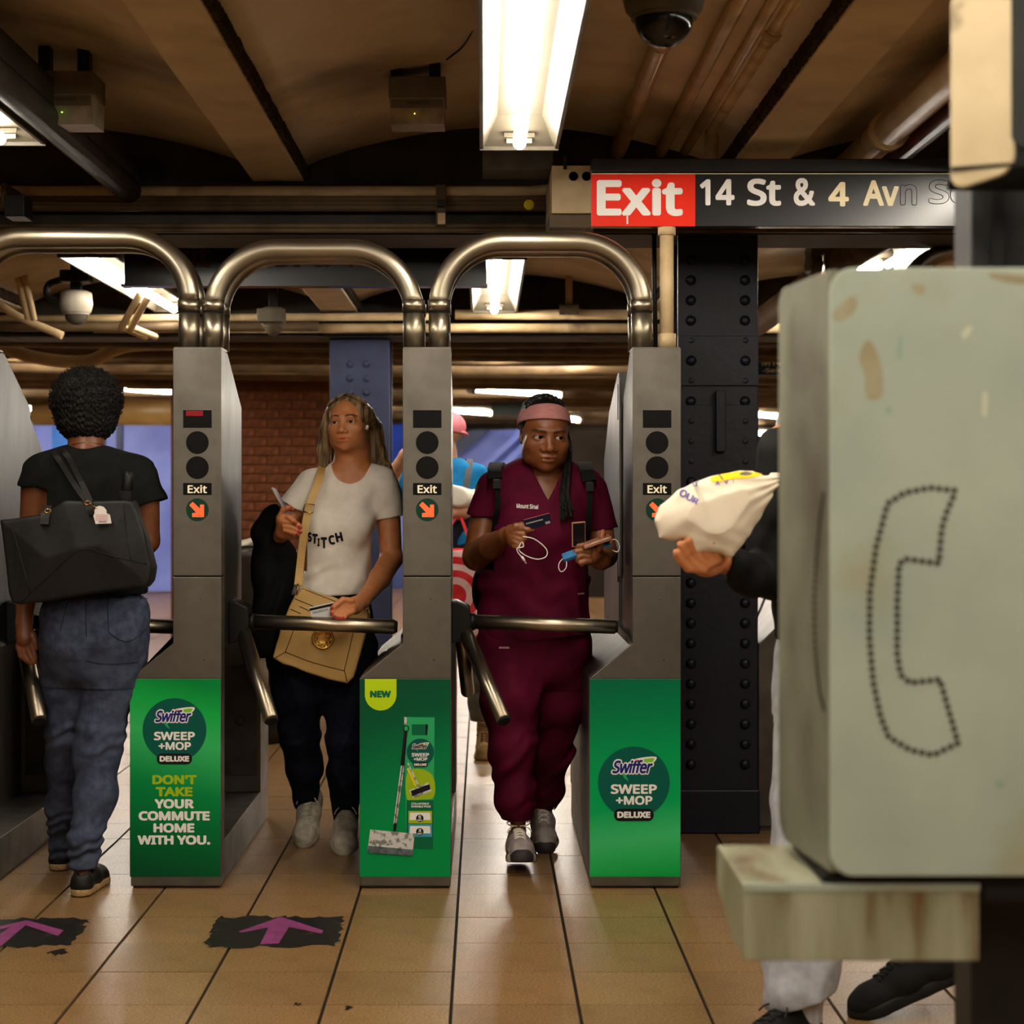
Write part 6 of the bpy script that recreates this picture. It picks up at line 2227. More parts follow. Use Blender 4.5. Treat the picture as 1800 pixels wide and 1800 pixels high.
ribbon(Nn, [J(1036, 846, -.115), J(1038, 862, -.125), J(1036, 890, -.13), J(1034, 930, -.11), J(1030, 960, -.06)], 9, 2.4, m_webbing, bp, 'strap_webbing', side=(1, 0, 0))
for px, py in ((873, 851), (1037, 856)):
    p = Vector(Nn.W(J(px, py, -.135)))
    MB().box(p.x - .014, p.x + .014, p.y - .005, p.y + .004, p.z - .016, p.z + .016, .003).build('buckle', m_black, bp)

# ---- what she holds
m_bluecard = mat('navy_bank_card', (22, 24, 40), rough=0.3)
m_silver = mat('silver_print', (170, 168, 166), rough=0.3, metal=0.5)
cc = Vector(Nn.W(J(945, 917, hz_ - .03)))
u_, v_ = Vector((0.96, .1, 0.25)).normalized(), Vector((-.24, -.2, .95)).normalized()
nn_ = u_.cross(v_).normalized()
nn_ = nn_ if nn_.y < 0 else -nn_
card = slab_box(cc, u_, v_, 0.086, 0.036, 0.001, 0.0004).build('bank_card', m_bluecard, label='dark bank card held by the woman in maroon', cat='card')
slab_box(cc + v_ * .003 - u_ * .01 + nn_ * .0008, u_, v_, 0.056, 0.004, 0.0004, 0.0001).build('signature_strip', m_silver, card)
slab_box(cc - v_ * .011 + u_ * .031 + nn_ * .0008, u_, v_, 0.016, 0.008, 0.0004, 0.0001).build('network_mark', m_silver, card)
slab_box(cc + v_ * .0175 + nn_ * .0008, u_, v_, 0.086, 0.0015, 0.0004, 0.0001).build('edge_line', mat('pale_red_edge', (190, 110, 100), rough=.4), card)
m_cable = mat('white_cable', (215, 210, 200), rough=0.4)
cb = MB().tube([Vector(q) for q in Nn.W(np.array(spline([J(919, 943, hz_ - .04), J(940, 948, hz_ - .05), J(960, 965, hz_ - .05), J(960, 978, hz_ - .05), J(945, 983, hz_ - .05), J(925, 977, hz_ - .05), J(912, 966, hz_ - .045), J(917, 953, hz_ - .04), J(920, 961, hz_ - .05), J(909, 964, hz_ - .05), J(911, 972, hz_ - .05), J(918, 980, hz_ - .05)], 8)))], 0.0018, 8).build('charging_cable', m_cable, label='white charging cable dangling from the hand with the card', cat='cable')
MB().tube([Vector(Nn.W(J(917, 978, hz_ - .05))), Vector(Nn.W(J(922, 986, hz_ - .05)))], 0.0042, 10).build('plug', m_cable, cb)
MB().tube([Vector(Nn.W(J(922, 986, hz_ - .05))), Vector(Nn.W(J(925, 991, hz_ - .05)))], 0.0026, 8).build('plug_tip', m_silver, cb)
m_rose = mat('rose_gold_case', (196, 142, 116), (176, 122, 98), scale=20, rough=0.3, metal=0.4)
pc = Vector(Nn.W(J(1017, 939, hz2 - .035)))
u_, v_ = Vector((0.95, 0.28, 0.08)).normalized(), Vector((.26, -.12, .95)).normalized()
v_ = (v_ - u_ * v_.dot(u_)).normalized()
nn_ = u_.cross(v_).normalized()
nn_ = nn_ if nn_.y < 0 else -nn_
fp = slab_box(pc, u_, v_, 0.046, 0.082, 0.007, 0.003).build('flip_phone', m_rose, label='small rose gold phone with black screen in the right hand', cat='phone')
slab_box(pc + nn_ * .0038, u_, v_, 0.040, 0.074, 0.0006, 0.0002).build('screen', m_screen, fp)
wc = Vector(Nn.W(J(1048, 952, hz2 - .035)))
u_, v_ = Vector((0.95, .12, 0.33)).normalized(), Vector((-.1, .9, .1)).normalized()
v_ = (v_ - u_ * v_.dot(u_)).normalized()
wl_ = slab_box(wc, u_, v_, 0.094, 0.06, 0.013, 0.004).build('wallet_case', m_rose, label='pale pink wallet case under the small phone', cat='wallet')
slab_box(wc + Vector((0, -.0305, 0)) + u_ * .01, u_, v_, 0.06, 0.002, 0.004, 0.0008).build('clasp_edge', mat('cream_leather', (214, 186, 160), rough=.5), wl_)
m_mask = mat('blue_mask_cloth', (58, 122, 168), (46, 104, 148), scale=40, rough=0.8)
mk = slab_box(Vector(Nn.W(J(1001, 977, hz2 - .03))), (.93, 0, .34), (-.2, .7, .6), 0.045, 0.03, 0.016, 0.004).build('face_mask', m_mask, label='folded blue face mask with white ear loops in the hand', cat='mask')
MB().tube([Vector(q) for q in Nn.W(np.array(spline([J(992, 980, hz2 - .035), J(984, 988, hz2 - .04), J(982, 998, hz2 - .04), J(987, 1005, hz2 - .04), J(995, 998, hz2 - .04), J(996, 984, hz2 - .035)], 6)))], 0.0017, 8).build('ear_loop', m_cable, mk)
slab_box(Vector(Nn.W(J(1062, 958, hz2 - .02))), (.95, 0, .15), (-.1, .9, .3), 0.044, 0.03, 0.008, 0.003).build('mask_end', m_mask, mk)
MB().tube([Vector(q) for q in Nn.W(np.array(spline([J(1072, 955, hz2 - .03), J(1078, 948, hz2 - .03), J(1085, 951, hz2 - .03), J(1089, 962, hz2 - .03), J(1085, 970, hz2 - .03), J(1077, 967, hz2 - .03)], 6)))], 0.0017, 8).build('ear_loop', m_cable, mk)
m_glabel = mat('pale_garment_label', (190, 150, 150), rough=.8)
trb = bvh_of(next(o for o in root.children if o.name.startswith('scrub_trousers')))
for px, py, hw, bv_, par in ((886, 1137, 9, trb, next(o for o in root.children if o.name.startswith('scrub_trousers'))), (1022, 1044, 6, tb, top)):
    k = 6.1 / F
    vs = []
    for a, b in ((-hw, -1.6), (hw, -1.6), (hw, 1.6), (-hw, 1.6)):
        x, z = (px + a - CX) * k, CH - (py + b - CY) * k
        h = bv_.ray_cast(Vector((x, 3.0, z)), Vector((0, 1, 0)))
        vs.append((x, (h[0].y if h[0] is not None else 6.1) - .002, z))
    mb = MB()
    mb.add(vs, [(0, 1, 2, 3)])
    mb.build('garment_label', m_glabel, par)
# ================================================================== WOMAN FROM BEHIND, AFRO AND BLACK TEE
m_skin_dk = mat('deep_brown_skin', (112, 66, 40), (100, 57, 34), scale=40, rough=0.42, sub=0.03, tint=True, spec=0.4)
m_tee_b = mat('black_cotton', (15, 15, 15), (20, 20, 19), scale=30, rough=0.88, bump=0.08, bscale=400, spec=0.1)
m_denim = mat('blue_grey_denim', (66, 73, 92), (48, 54, 72), scale=40, rough=0.85, bump=0.1, bscale=700, c3=(92, 100, 120), s3=5, lo3=.55, hi3=.8)
m_afro = mat('afro_black_hair', (9, 8, 7), (16, 13, 11), scale=80, rough=0.7)
m_leather = mat('black_pebbled_leather', (20, 20, 20), (26, 25, 24), scale=60, rough=0.42, bump=0.12, bscale=500)
m_jute = mat('jute_rope_sole', (176, 146, 100), (146, 116, 74), scale=60, rough=0.9, bump=0.5, bscale=300)

A = Fig(5.78)
J = A.J
root = empty('person', (wx(150, 5.78), 5.78, 0), 'woman seen from behind with afro hair, black tee and blue jeans', 'person')
hd = Head(J(151, 722, .03), 57, yaw=178, pitch=0)
S = Sdf((10, -90, 650), (310, 110, 1180), 1.6)
hd.skull(S)
S.cone(J(151, 765, .02), J(152, 812, .0), 31, 34, 12)
S.loft([(796, 153, 0, 70, 32), (815, 155, 0, 96, 42), (870, 156, 0, 92, 50), (960, 156, 2, 84, 50), (1040, 160, 2, 80, 52)], 14)
S.cone(J(68, 838, 0), J(60, 942, .02), 30, 26, 8)
S.chain([J(60, 942, .02), J(48, 1030, .0), J(42, 1095, -.03)], [26, 20, 14], 6)
S.cone(J(252, 846, 0), J(258, 950, .02), 28, 23, 8)
S.cone(J(258, 950, .02), J(238, 1000, .22), 22, 14, 6)
S.cone(J(238, 1000, .22), J(232, 1010, .26), 14, 12, 6)
hz_ = -.04
S.cone(J(42, 1095, -.03), J(43, 1122, hz_), 14, 15, 6)
for pts, r in (([(36, 1120), (33, 1138), (37, 1152), (45, 1160)], 5.6), ([(41, 1124), (41, 1145), (47, 1159), (54, 1165)], 5.8),
               ([(47, 1124), (49, 1144), (55, 1157), (60, 1164)], 5.6), ([(52, 1122), (56, 1138), (60, 1150), (63, 1157)], 5.0), ([(50, 1108), (58, 1118), (62, 1130), (64, 1139)], 5.6)):
    S.chain([J(a, b, hz_) for a, b in pts], [r * 1.1, r, r * .95, r * .8], 2.0)
for pts in ([(226, 1002), (216, 1006), (208, 1012)], [(226, 1008), (215, 1012), (206, 1018)], [(227, 1014), (217, 1018), (209, 1024)], [(228, 1000), (224, 992), (218, 986)], [(229, 1019), (221, 1024), (214, 1029)]):
    S.chain([J(a, b, .28) for a, b in pts], [5.6, 5.2, 4.4], 2.0)
S.build('body', A, m_skin_dk, root, tint=lambda v: np.ones((len(v), 3)))
S = Sdf((15, -95, 770), (305, 95, 1060), 2.0)
S.loft([(782, 152, 2, 38, 26), (793, 153, 0, 66, 36), (806, 155, 0, 96, 46), (840, 156, -2, 106, 54), (900, 158, -2, 98, 60), (960, 160, -2, 94, 60), (1045, 165, -2, 96, 66)], n=2.3, rnd=6)
S.cone(J(75, 836, 0), J(64, 856, 0), 36, 31, 16)
S.cone(J(242, 842, 0), J(262, 888, 0), 37, 33, 16)
S.plane(J(64, 857, 0), (-.18, 0, .98), (10, -95, 830), (92, 95, 960))
S.plane(J(258, 886, 0), (.3, 0, .95), (230, -95, 850), (310, 95, 980))
S.disp(folds(1.7, .07, (.6, .1, .8), 0.3, 1.0, .06))
S.ell(J(152, 770, -.02), (34, 60, 20), 3, 's')
S.build('t_shirt', A, m_tee_b, root)
# jeans
S = Sdf((55, -120, 1030), (280, 190, 1560), 2.1)
S.loft([(1036, 168, 0, 92, 62), (1075, 168, -4, 95, 70), (1120, 167, -8, 92, 74), (1200, 164, -2, 80, 58)], rnd=36)
for q in (128, 208):
    S.ell((q, -34, 1112), (44, 46, 52), 20)
S.chain([J(205, 1140, 0), J(194, 1200, .0), J(176, 1290, -.02), J(170, 1330, -.02), J(168, 1400, -.04), J(150, 1470, -.08), J(145, 1520, -.09)], [50, 47, 37, 36, 33, 25, 24], 26)
S.chain([J(122, 1140, 0), J(120, 1200, .04), J(116, 1290, .06), J(114, 1340, .11), J(110, 1420, .18), J(106, 1505, .25)], [48, 43, 33, 31, 27, 22], 22)
S.disp(folds(1.0, .10, (.3, .1, .95), 0.2, 0.7, .08))
S.disp(folds(1.8, .2, (.15, .1, .98), 1.2, z0=1260, z1=1330))
S.disp(folds(2.4, .26, (.2, .1, .97), 1.2, z0=1430, z1=1550))
S.plane(J(106, 1508, .25), (0, 0, 1), (40, 40, 1480), (128, 190, 1560))
S.plane(J(145, 1526, -.09), (0, 0, 1), (100, -120, 1480), (280, 40, 1560))
jn = S.build('jeans', A, m_denim, root)
jb_ = bvh_of(jn)
m_stitch = mat('dark_denim_seam', (24, 28, 38), rough=.8)
for pts in ([(190, 1050), (196, 1100), (200, 1112), (228, 1127), (258, 1104)], [(190, 1050), (222, 1052), (260, 1052)], [(154, 1055), (156, 1090), (158, 1118)], [(120, 1060), (112, 1108)], [(155, 1160), (185, 1166), (238, 1166)]):
    seam(A, pts, -.1, 0.0012, m_stitch, jn, 'stitching', jb_)
S = Sdf((60, -80, 1480), (185, 190, 1570), 2.0)
S.cone(J(146, 1510, -.09), J(144, 1552, -.09), 15, 15, 2)
S.cone(J(105, 1490, .26), J(104, 1516, .27), 14, 14, 2)
S.build('ankles', A, m_skin_dk, root, tint=lambda v: np.ones((len(v), 3)))
h1 = fl(138, 1578)
shoe(root, (0.08, 1.0), h1 + Vector((0, .0, 0)), 0.0, 250, m_leather, m_jute, 'espadrille')
h2 = fl(101, 1532)
shoe(root, (-0.05, 1.0), h2, 0.0, 250, m_leather, m_jute, 'espadrille')
# afro
S = Sdf((70, -110, 625), (235, 130, 800), 1.5)
S.ell(J(152, 706, .03), (60, 62, 61), 0)
S.ell(J(152, 745, .03), (48, 52, 34), 20)
S.disp(lambda x, y, z: 2.2 * np.sin(x * .45 + 2 * np.sin(y * .3)) * np.sin(z * .5 + 2 * np.sin(x * .23)) + 1.3 * np.sin(x * 1.1 + z * .7) * np.sin(y * 1.2 + z * .9))
af = S.build('hair', A, m_afro, root, smooth=0)
mb = MB()
c0 = J(152, 708, .03)
for i in range(2600):
    v = rng.normal(0, 1, 3)
    v /= np.linalg.norm(v)
    if v[2] > .75:
        continue
    rr = 60 + (2 if v[2] < 0 else -3 * v[2])
    p = c0 + v * np.array([rr, rr, rr]) * rng.uniform(.95, 1.02)
    t = np.cross(v, rng.normal(0, 1, 3))
    t /= np.linalg.norm(t)
    b = np.cross(v, t)
    L = rng.uniform(2.5, 5.5)
    pts = [p, p + v * L * .5 + t * 1.6, p + v * L + b * 1.6, p + v * L * 1.15 - t * 1.0]
    mb.tube([Vector(q) for q in A.W(np.array(pts))], 0.0011, 3)
mb.build('curls', m_afro, af)
S = Sdf((100, -60, 760), (205, 60, 800), 1.5)
MB().tube([Vector(q) for q in A.W(np.array(spline([J(121, 783, -.02), J(140, 779, -.065), J(160, 778, -.068), J(182, 782, -.03)], 5)))], 0.0011, 6).build('necklace', m_gold, root)
e = A.W(hd.p(.64, 0, -.3))

# tote on her shoulder
tt = empty('tote_bag', Vector(A.W(J(140, 1066, -.2))), 'large black leather tote hanging behind the woman in black tee', 'bag')
dt = -.20
out = [(5, 914), (40, 910), (75, 905), (98, 892), (118, 881), (160, 879), (236, 879), (246, 897), (258, 940), (271, 998), (268, 1020), (260, 1032), (200, 1037), (120, 1050), (42, 1063), (26, 1060), (20, 1040), (12, 980)]
tm = slab(A, out, dt, 22, m_leather, tt, 'body', bulge=.55, vox=2.2, rnd=5, fold=folds(1.6, .035, (.4, .1, .9), 1.4, 1.0, .03))
tbv = bvh_of(tm)
seam(A, [(28, 930), (40, 970), (60, 1040)], dt, .0012, m_black, tt, 'seam', tbv)
seam(A, [(40, 1060), (95, 1010), (150, 965), (200, 976), (262, 990)], dt, .0016, m_black, tt, 'fold_seam', tbv)
seam(A, [(222, 884), (228, 940), (236, 985)], dt, .0012, m_black, tt, 'seam', tbv)
ribbon(A, [J(104, 792, .05), J(96, 796, -.08), J(108, 815, -.12), J(130, 850, -.2), J(154, 884, -.245)], 9, 2.5, m_leather, tt, 'handle', side=(1, 0, .4))
ribbon(A, [J(118, 788, .05), J(112, 792, -.08), J(124, 810, -.12), J(142, 846, -.2), J(160, 882, -.235)], 9, 2.5, m_leather, tt, 'handle', side=(1, 0, .4))
ribbon(A, [J(155, 880, -.25), J(158, 895, -.26), J(162, 904, -.26)], 13, 4, m_leather, tt, 'handle_tab', side=(1, 0, .2))
ribbon(A, [J(84, 890, -.22), J(80, 905, -.25), J(78, 922, -.26)], 15, 4, m_leather, tt, 'handle_tab', side=(1, 0, 0))
for px, py in ((154, 884), (84, 898)):
    p = Vector(A.W(J(px, py, -.262)))
    MB().tube([p + Vector((.009 * math.cos(a), 0, .006 * math.sin(a))) for a in np.linspace(0, 6.283, 11)], .0016, 6).build('ring', m_gold, tt)
m_tag = mat('white_printed_tag', (214, 204, 196), rough=.5)
tp = lambda a, b: (A.W(J(a, b, -.285))[0], A.W(J(a, b, -.285))[2])
tg_ = MB().prism([tp(a, b) for a, b in ((166, 903), (166, 897), (169, 891), (175, 889), (182, 891), (187, 897), (187, 902), (193, 905), (196, 920), (168, 921), (164, 906))], 'y', A.W(J(180, 905, -.285))[1], A.W(J(180, 905, -.285))[1] + .002).build('key_tag', m_tag, tt, label='white hang tag with small print')
yq = A.W(J(180, 905, -.285))[1] - .0006
for i in range(4):
    q0, q1 = tp(168, 905 + i * 3), tp(190, 905 + i * 3)
    MB().box(q0[0], q1[0], yq, yq + .0004, q0[1] - .001, q0[1] + .0006).build('print_line', mat('pink_grey_print', (176, 120, 116), rough=.6), tg_)
q0, q1 = tp(174, 918), tp(188, 918)
text('NYC', q0[0], q1[0], q0[1] + .0035, q0[1] - .001, yq - .0003, m_blackprint, tg_, bold=.03)
MB().tube([Vector(A.W(J(158, 886, -.275))), Vector(A.W(J(170, 893, -.288)))], .0016, 6).build('tag_cord', m_gold, tt)
um = MB().tube([Vector(A.W(J(220, 895, -.19))), Vector(A.W(J(222, 858, -.2))), Vector(A.W(J(225, 836, -.2))), Vector(A.W(J(226, 830, -.2)))], [.014, .016, .016, .010], 14).build('umbrella', m_black, label='black folding umbrella sticking out of the black tote', cat='umbrella')
MB().tube([Vector(A.W(J(219, 905, -.19))), Vector(A.W(J(221, 862, -.2)))], .021, 12).build('canopy_roll', m_webbing, um)
MB().tube([Vector(A.W(J(226, 832, -.2))), Vector(A.W(J(233, 834, -.2))), Vector(A.W(J(233, 862, -.2)))], .0022, 6).build('wrist_loop', m_black, um)

# ================================================================== PERSON IN BLUE SHIRT AND PINK CAP (behind the middle turnstile)
Q = Fig(8.45)
J = Q.J
m_skin_lt = mat('light_skin', (196, 144, 112), (184, 130, 98), scale=40, rough=0.45, tint=True)
m_blue = mat('bright_blue_cotton', (26, 128, 186), (20, 112, 168), scale=20, rough=0.85)
m_cap = mat('pink_cap_cloth', (236, 138, 150), (226, 124, 138), scale=30, rough=0.8)
m_olive = mat('grey_olive_denim', (108, 104, 92), (88, 86, 78), scale=20, rough=0.85)
m_boot = mat('tan_suede', (150, 122, 74), (124, 98, 56), scale=20, rough=0.85, bump=.1, bscale=200)
m_navyc = mat('navy_cloth', (24, 26, 44), (18, 20, 34), scale=20, rough=0.85)
root = empty('person', (wx(775, 8.45), 8.45, 0), 'person in bright blue shirt and pink cap behind the middle turnstile', 'person')
hd = Head(J(778, 765, 0), 41, yaw=-82, pitch=0)
S = Sdf((660, -90, 715), (880, 90, 1000), 1.8)
hd.skull(S)
S.cone(J(782, 795, 0), J(782, 826, 0), 21, 24, 10)
S.loft([(812, 780, 0, 40, 26), (826, 778, 0, 62, 30), (900, 775, 0, 52, 32), (980, 775, 0, 50, 32)], 10)
S.chain([J(722, 838, 0), J(690, 850, -.05), J(684, 845, -.05), J(712, 800, -.14), J(722, 788, -.16)], [19, 15, 13, 10, 9], 6)
S.chain([J(722, 788, -.16), J(728, 776, -.17), J(732, 768, -.17)], [9, 5, 4], 3)
S.chain([J(726, 790, -.17), J(736, 780, -.17), J(740, 772, -.17)], [8, 4.5, 4], 2)
S.chain([J(842, 838, 0), J(846, 880, -.04), J(812, 900, -.1), J(770, 905, -.14)], [18, 15, 13, 10], 6)
for dy_ in (-6, 0, 6):
    S.chain([J(770, 903 + dy_, -.14), J(756, 906 + dy_, -.15), J(748, 910 + dy_, -.15)], [6, 4.5, 4], 2)
S.build('body', Q, m_skin_lt, root, tint=hd.tintfn())
hd.eyes(Q, root)
S = Sdf((690, -60, 800), (880, 60, 1010), 2.2)
S.loft([(806, 782, 0, 30, 20), (814, 780, 0, 50, 28), (826, 778, 0, 72, 34), (860, 778, -2, 66, 40), (920, 777, -2, 60, 42), (985, 777, -2, 62, 44)], n=2.3, rnd=5)
S.cone(J(728, 838, 0), J(706, 850, -.03), 24, 21, 10)
S.cone(J(836, 838, 0), J(842, 862, -.02), 24, 21, 10)
S.disp(folds(1.2, .1, (.5, .1, .8), 0.3, .8, .09))
S.build('shirt', Q, m_blue, root)
S = Sdf((780, -60, 840), (870, 40, 920), 2.0)
S.chain([J(846, 864, -.02), J(840, 882, -.06), J(806, 874, -.12), J(790, 868, -.14)], [19, 19, 18, 17], 6)
S.build('white_sleeve', Q, m_tee_w, root)
S = Sdf((720, -60, 905), (880, 70, 1270), 2.2)
S.loft([(925, 776, 0, 60, 44), (985, 776, 0, 64, 46), (1050, 778, 0, 66, 46)], rnd=5)
S.chain([J(800, 1040, 0), J(828, 1130, 0), J(840, 1190, .02), J(845, 1262, .03)], [36, 30, 23, 20], 8)
S.chain([J(756, 1040, 0), J(750, 1140, .1), J(748, 1250, .25)], [34, 28, 20], 8)
S.disp(folds(1.3, .16, (.3, .1, .9), 0.3, .8, .1))
S.build('trousers', Q, m_olive, root)
S = Sdf((715, -60, 895), (850, 70, 1000), 2.2)
S.loft([(900, 776, 0, 63, 46), (975, 776, 0, 67, 49)], rnd=4)
S.build('sweater_waist', Q, m_navyc, root)
for px, py in ((851, 1338), (752, 1316)):
    toe = fl(px, py)
    shoe(root, (-0.02, -1.0), toe + Vector((.005, .26, 0)), 0.0, 275, m_boot, m_boot, 'boot', mat('brown_lace', (110, 70, 52), rough=.8))
S = Sdf((725, -60, 715), (830, 60, 790), 1.6)
hd.E(S, (0, -.12, .34), (.78, .90, .74))
S.plane(hd.p(0, -.1, .16), -(hd.B[:, 2] * 1.0 + hd.B[:, 1] * -.16))
S.cone(hd.p(0, .55, .22), hd.p(0, 1.25, .14), .5 * 41, .30 * 41, 4, flat=False) if False else None
cap = S.build('cap', Q, m_cap, root)
br = MB()
pts = [hd.p(.45 * math.cos(a), .58 + .62 * math.sin(a), .22 - .06 * math.sin(a)) for a in np.linspace(0, math.pi, 12)]
W_ = [Vector(q) for q in Q.W(np.array(pts))]
br.add([tuple(p) for p in W_] + [tuple(p - Vector((0, 0, .004))) for p in W_], [tuple(range(12)), tuple(range(23, 11, -1))] + [(i, i + 1, i + 13, i + 12) for i in range(11)] + [(11, 0, 12, 23)])
br.build('brim', m_cap, cap)
fl_ = [Vector(q) for q in Q.W(np.array([hd.p(.5, -.72, .14), hd.p(.3, -.98, .06), hd.p(0, -1.06, .02), hd.p(-.3, -.98, .06), hd.p(-.5, -.72, .14)]))]
MB().tube(fl_, .007, 8).build('cap_rim', m_cap, cap)
ribbon(Q, [J(818, 812, .1), J(826, 810, -.02), J(822, 840, -.09), J(816, 880, -.1)], 11, 3, mat('grey_webbing', (92, 92, 96), rough=.8), root, 'shoulder_strap', side=(1, 0, 0))
# red shopping bag with white rings
m_redbag = bpy.data.materials.new('red_bag_with_white_rings')
m_redbag.use_nodes = True
N_, L_n = m_redbag.node_tree.nodes, m_redbag.node_tree.links
bs = N_['Principled BSDF']
bs.inputs['Roughness'].default_value = .45
tc = N_.new('ShaderNodeTexCoord')
sp_ = N_.new('ShaderNodeSeparateXYZ')
L_n.new(tc.outputs['Object'], sp_.inputs[0])
rc = Q.W(J(800, 1046, -.2))
bag_base = Vector(Q.W(J(805, 1155, -.2)))
cxn, czn = rc[0] - bag_base.x, rc[2] - bag_base.z
mt = lambda op, a, b=None: (lambda n: ([n.__setattr__('operation', op), [L_n.new(v, n.inputs[i]) if hasattr(v, 'is_linked') else n.inputs[i].__setattr__('default_value', v) for i, v in enumerate((a, b)) if v is not None]], n.outputs[0])[1])(N_.new('ShaderNodeMath'))
dx_, dz_ = mt('SUBTRACT', sp_.outputs['X'], cxn), mt('SUBTRACT', sp_.outputs['Z'], czn)
rr_ = mt('SQRT', mt('ADD', mt('MULTIPLY', dx_, dx_), mt('MULTIPLY', dz_, dz_)))
cr = N_.new('ShaderNodeValToRGB')
cr.color_ramp.interpolation = 'CONSTANT'
red, wht = lin((206, 24, 30)), lin((232, 190, 184))
e_ = cr.color_ramp.elements
e_[0].position, e_[0].color = 0, red
e_[1].position, e_[1].color = .22, wht
for p_, c_ in ((.36, red), (.50, wht), (.62, red), (.76, wht), (.88, red)):
    q_ = e_.new(p_)
    q_.color = c_
L_n.new(mt('MULTIPLY', rr_, 4.4), cr.inputs['Fac'])
L_n.new(cr.outputs[0], bs.inputs['Base Color'])
rb_ = empty('shopping_bag', bag_base, 'red shopping bag with white rings beside the woman in maroon', 'bag')
slab(Q, [(765, 972), (790, 962), (812, 966), (836, 968), (846, 1000), (850, 1060), (848, 1110), (846, 1152), (800, 1156), (762, 1154), (758, 1060)], -.2, 14, m_redbag, rb_, 'body', bulge=.3, vox=2.0, fold=folds(1.4, .12, (.9, .1, .3), .3, 1.0, .1))
ribbon(Q, [J(776, 968, -.2), J(790, 930, -.17), J(806, 906, -.12), J(818, 930, -.17), J(830, 968, -.2)], 5, 1.5, mat('red_cord', (190, 30, 34), rough=.6), rb_, 'handle', side=(1, 0, 0))

# ================================================================== PERSON IN BLACK JACKET (behind the phone enclosure)
K = Fig(4.38)
J = K.J
m_sweat = mat('light_grey_fleece', (156, 156, 160), (138, 138, 142), scale=40, rough=0.95, bump=.1, bscale=500)
m_jack = mat('black_softshell', (11, 11, 12), (15, 15, 15), spec=0.12, scale=15, rough=0.7, bump=.06, bscale=300)
m_sock = mat('pale_grey_sock', (176, 176, 180), (160, 160, 164), scale=60, rough=0.9)
m_shoe_k = mat('black_suede_shoe', (14, 14, 14), (20, 20, 19), scale=40, rough=0.8, bump=.15, bscale=300)
m_sole_k = mat('black_rubber', (22, 22, 22), (30, 30, 30), scale=20, rough=0.6)
root = empty('person', (wx(1480, 4.38), 4.38, 0), 'person in black jacket and grey sweatpants half hidden by the payphone', 'person')
hd = Head(J(1475, 625, .05), 78, yaw=-60, pitch=0)
S = Sdf((1165, -170, 530), (1630, 150, 1260), 2.4)
hd.skull(S)
S.cone(J(1482, 685, .06), J(1482, 745, .06), 42, 48, 14)
S.loft([(735, 1482, 40, 90, 46), (770, 1482, 40, 128, 60), (900, 1484, 36, 116, 70), (1150, 1484, 30, 112, 72), (1230, 1484, 30, 116, 76)], 20)
el, wr = J(1352, 1010, -.02), J(1272, 985, -.12)
S.cone(J(1385, 815, .02), el, 44, 36, 10)
S.cone(el, wr, 34, 20, 8)
hk = -.15
S.cone(wr, J(1246, 992, hk), 20, 21, 8)
S.cone(J(1262, 985, hk), J(1234, 995, hk), 18, 17, 8)
for pts, r in (
        ([(1236, 1000), (1216, 988), (1204, 972), (1197, 957)], 8.6),
        ([(1243, 992), (1226, 978), (1215, 964), (1210, 950)], 8.6),
        ([(1252, 988), (1240, 972), (1235, 958), (1237, 948)], 8.4),
        ([(1262, 984), (1258, 968), (1256, 958), (1254, 952)], 7.8),
        ([(1228, 1000), (1210, 998), (1196, 984), (1188, 972)], 8.0)):
    dep_ = hk - .03
    S.chain([J(a, b, dep_ - .012 * i) for i, (a, b) in enumerate(pts)], [r * 1.1, r, r * .95, r * .85], 3.0)
S.build('body', K, m_skin_tan, root, tint=hd.tintfn())
hd.eyes(K, root)
S = Sdf((1255, -170, 700), (1640, 160, 1160), 2.8)
S.loft([(722, 1482, 44, 64, 50), (745, 1482, 42, 100, 58), (775, 1482, 40, 138, 70), (900, 1486, 34, 128, 84), (1050, 1490, 28, 128, 88), (1126, 1490, 28, 126, 88)], n=2.3, rnd=8)
S.chain([J(1384, 812, .02), J(1362, 900, .0), J(1352, 1008, -.03)], [52, 46, 42], 16)
S.chain([J(1352, 1008, -.03), J(1318, 1012, -.08), J(1282, 990, -.12)], [40, 35, 27], 12)
S.plane(J(1284, 990, -.12), (-.9, 0, -.15), (1240, -170, 930), (1312, 160, 1060))
S.chain([J(1590, 815, .05), J(1610, 1000, .05), J(1590, 1100, -.05)], [50, 42, 30], 14)
S.disp(folds(2.6, .06, (.6, .1, .8), .4, 1.6, .05))
jk = S.build('jacket', K, m_jack, root)
ribbon(K, [J(1345, 1050, -.05), J(1336, 1072, -.06), J(1328, 1088, -.06)], 4, 3, m_black, jk, 'zip_pull')
# hood collar
S = Sdf((1335, -60, 700), (1470, 120, 800), 2.6)
S.ell(J(1430, 752, .06), (60, 50, 34), 4)
S.build('hood', K, m_jack, root)
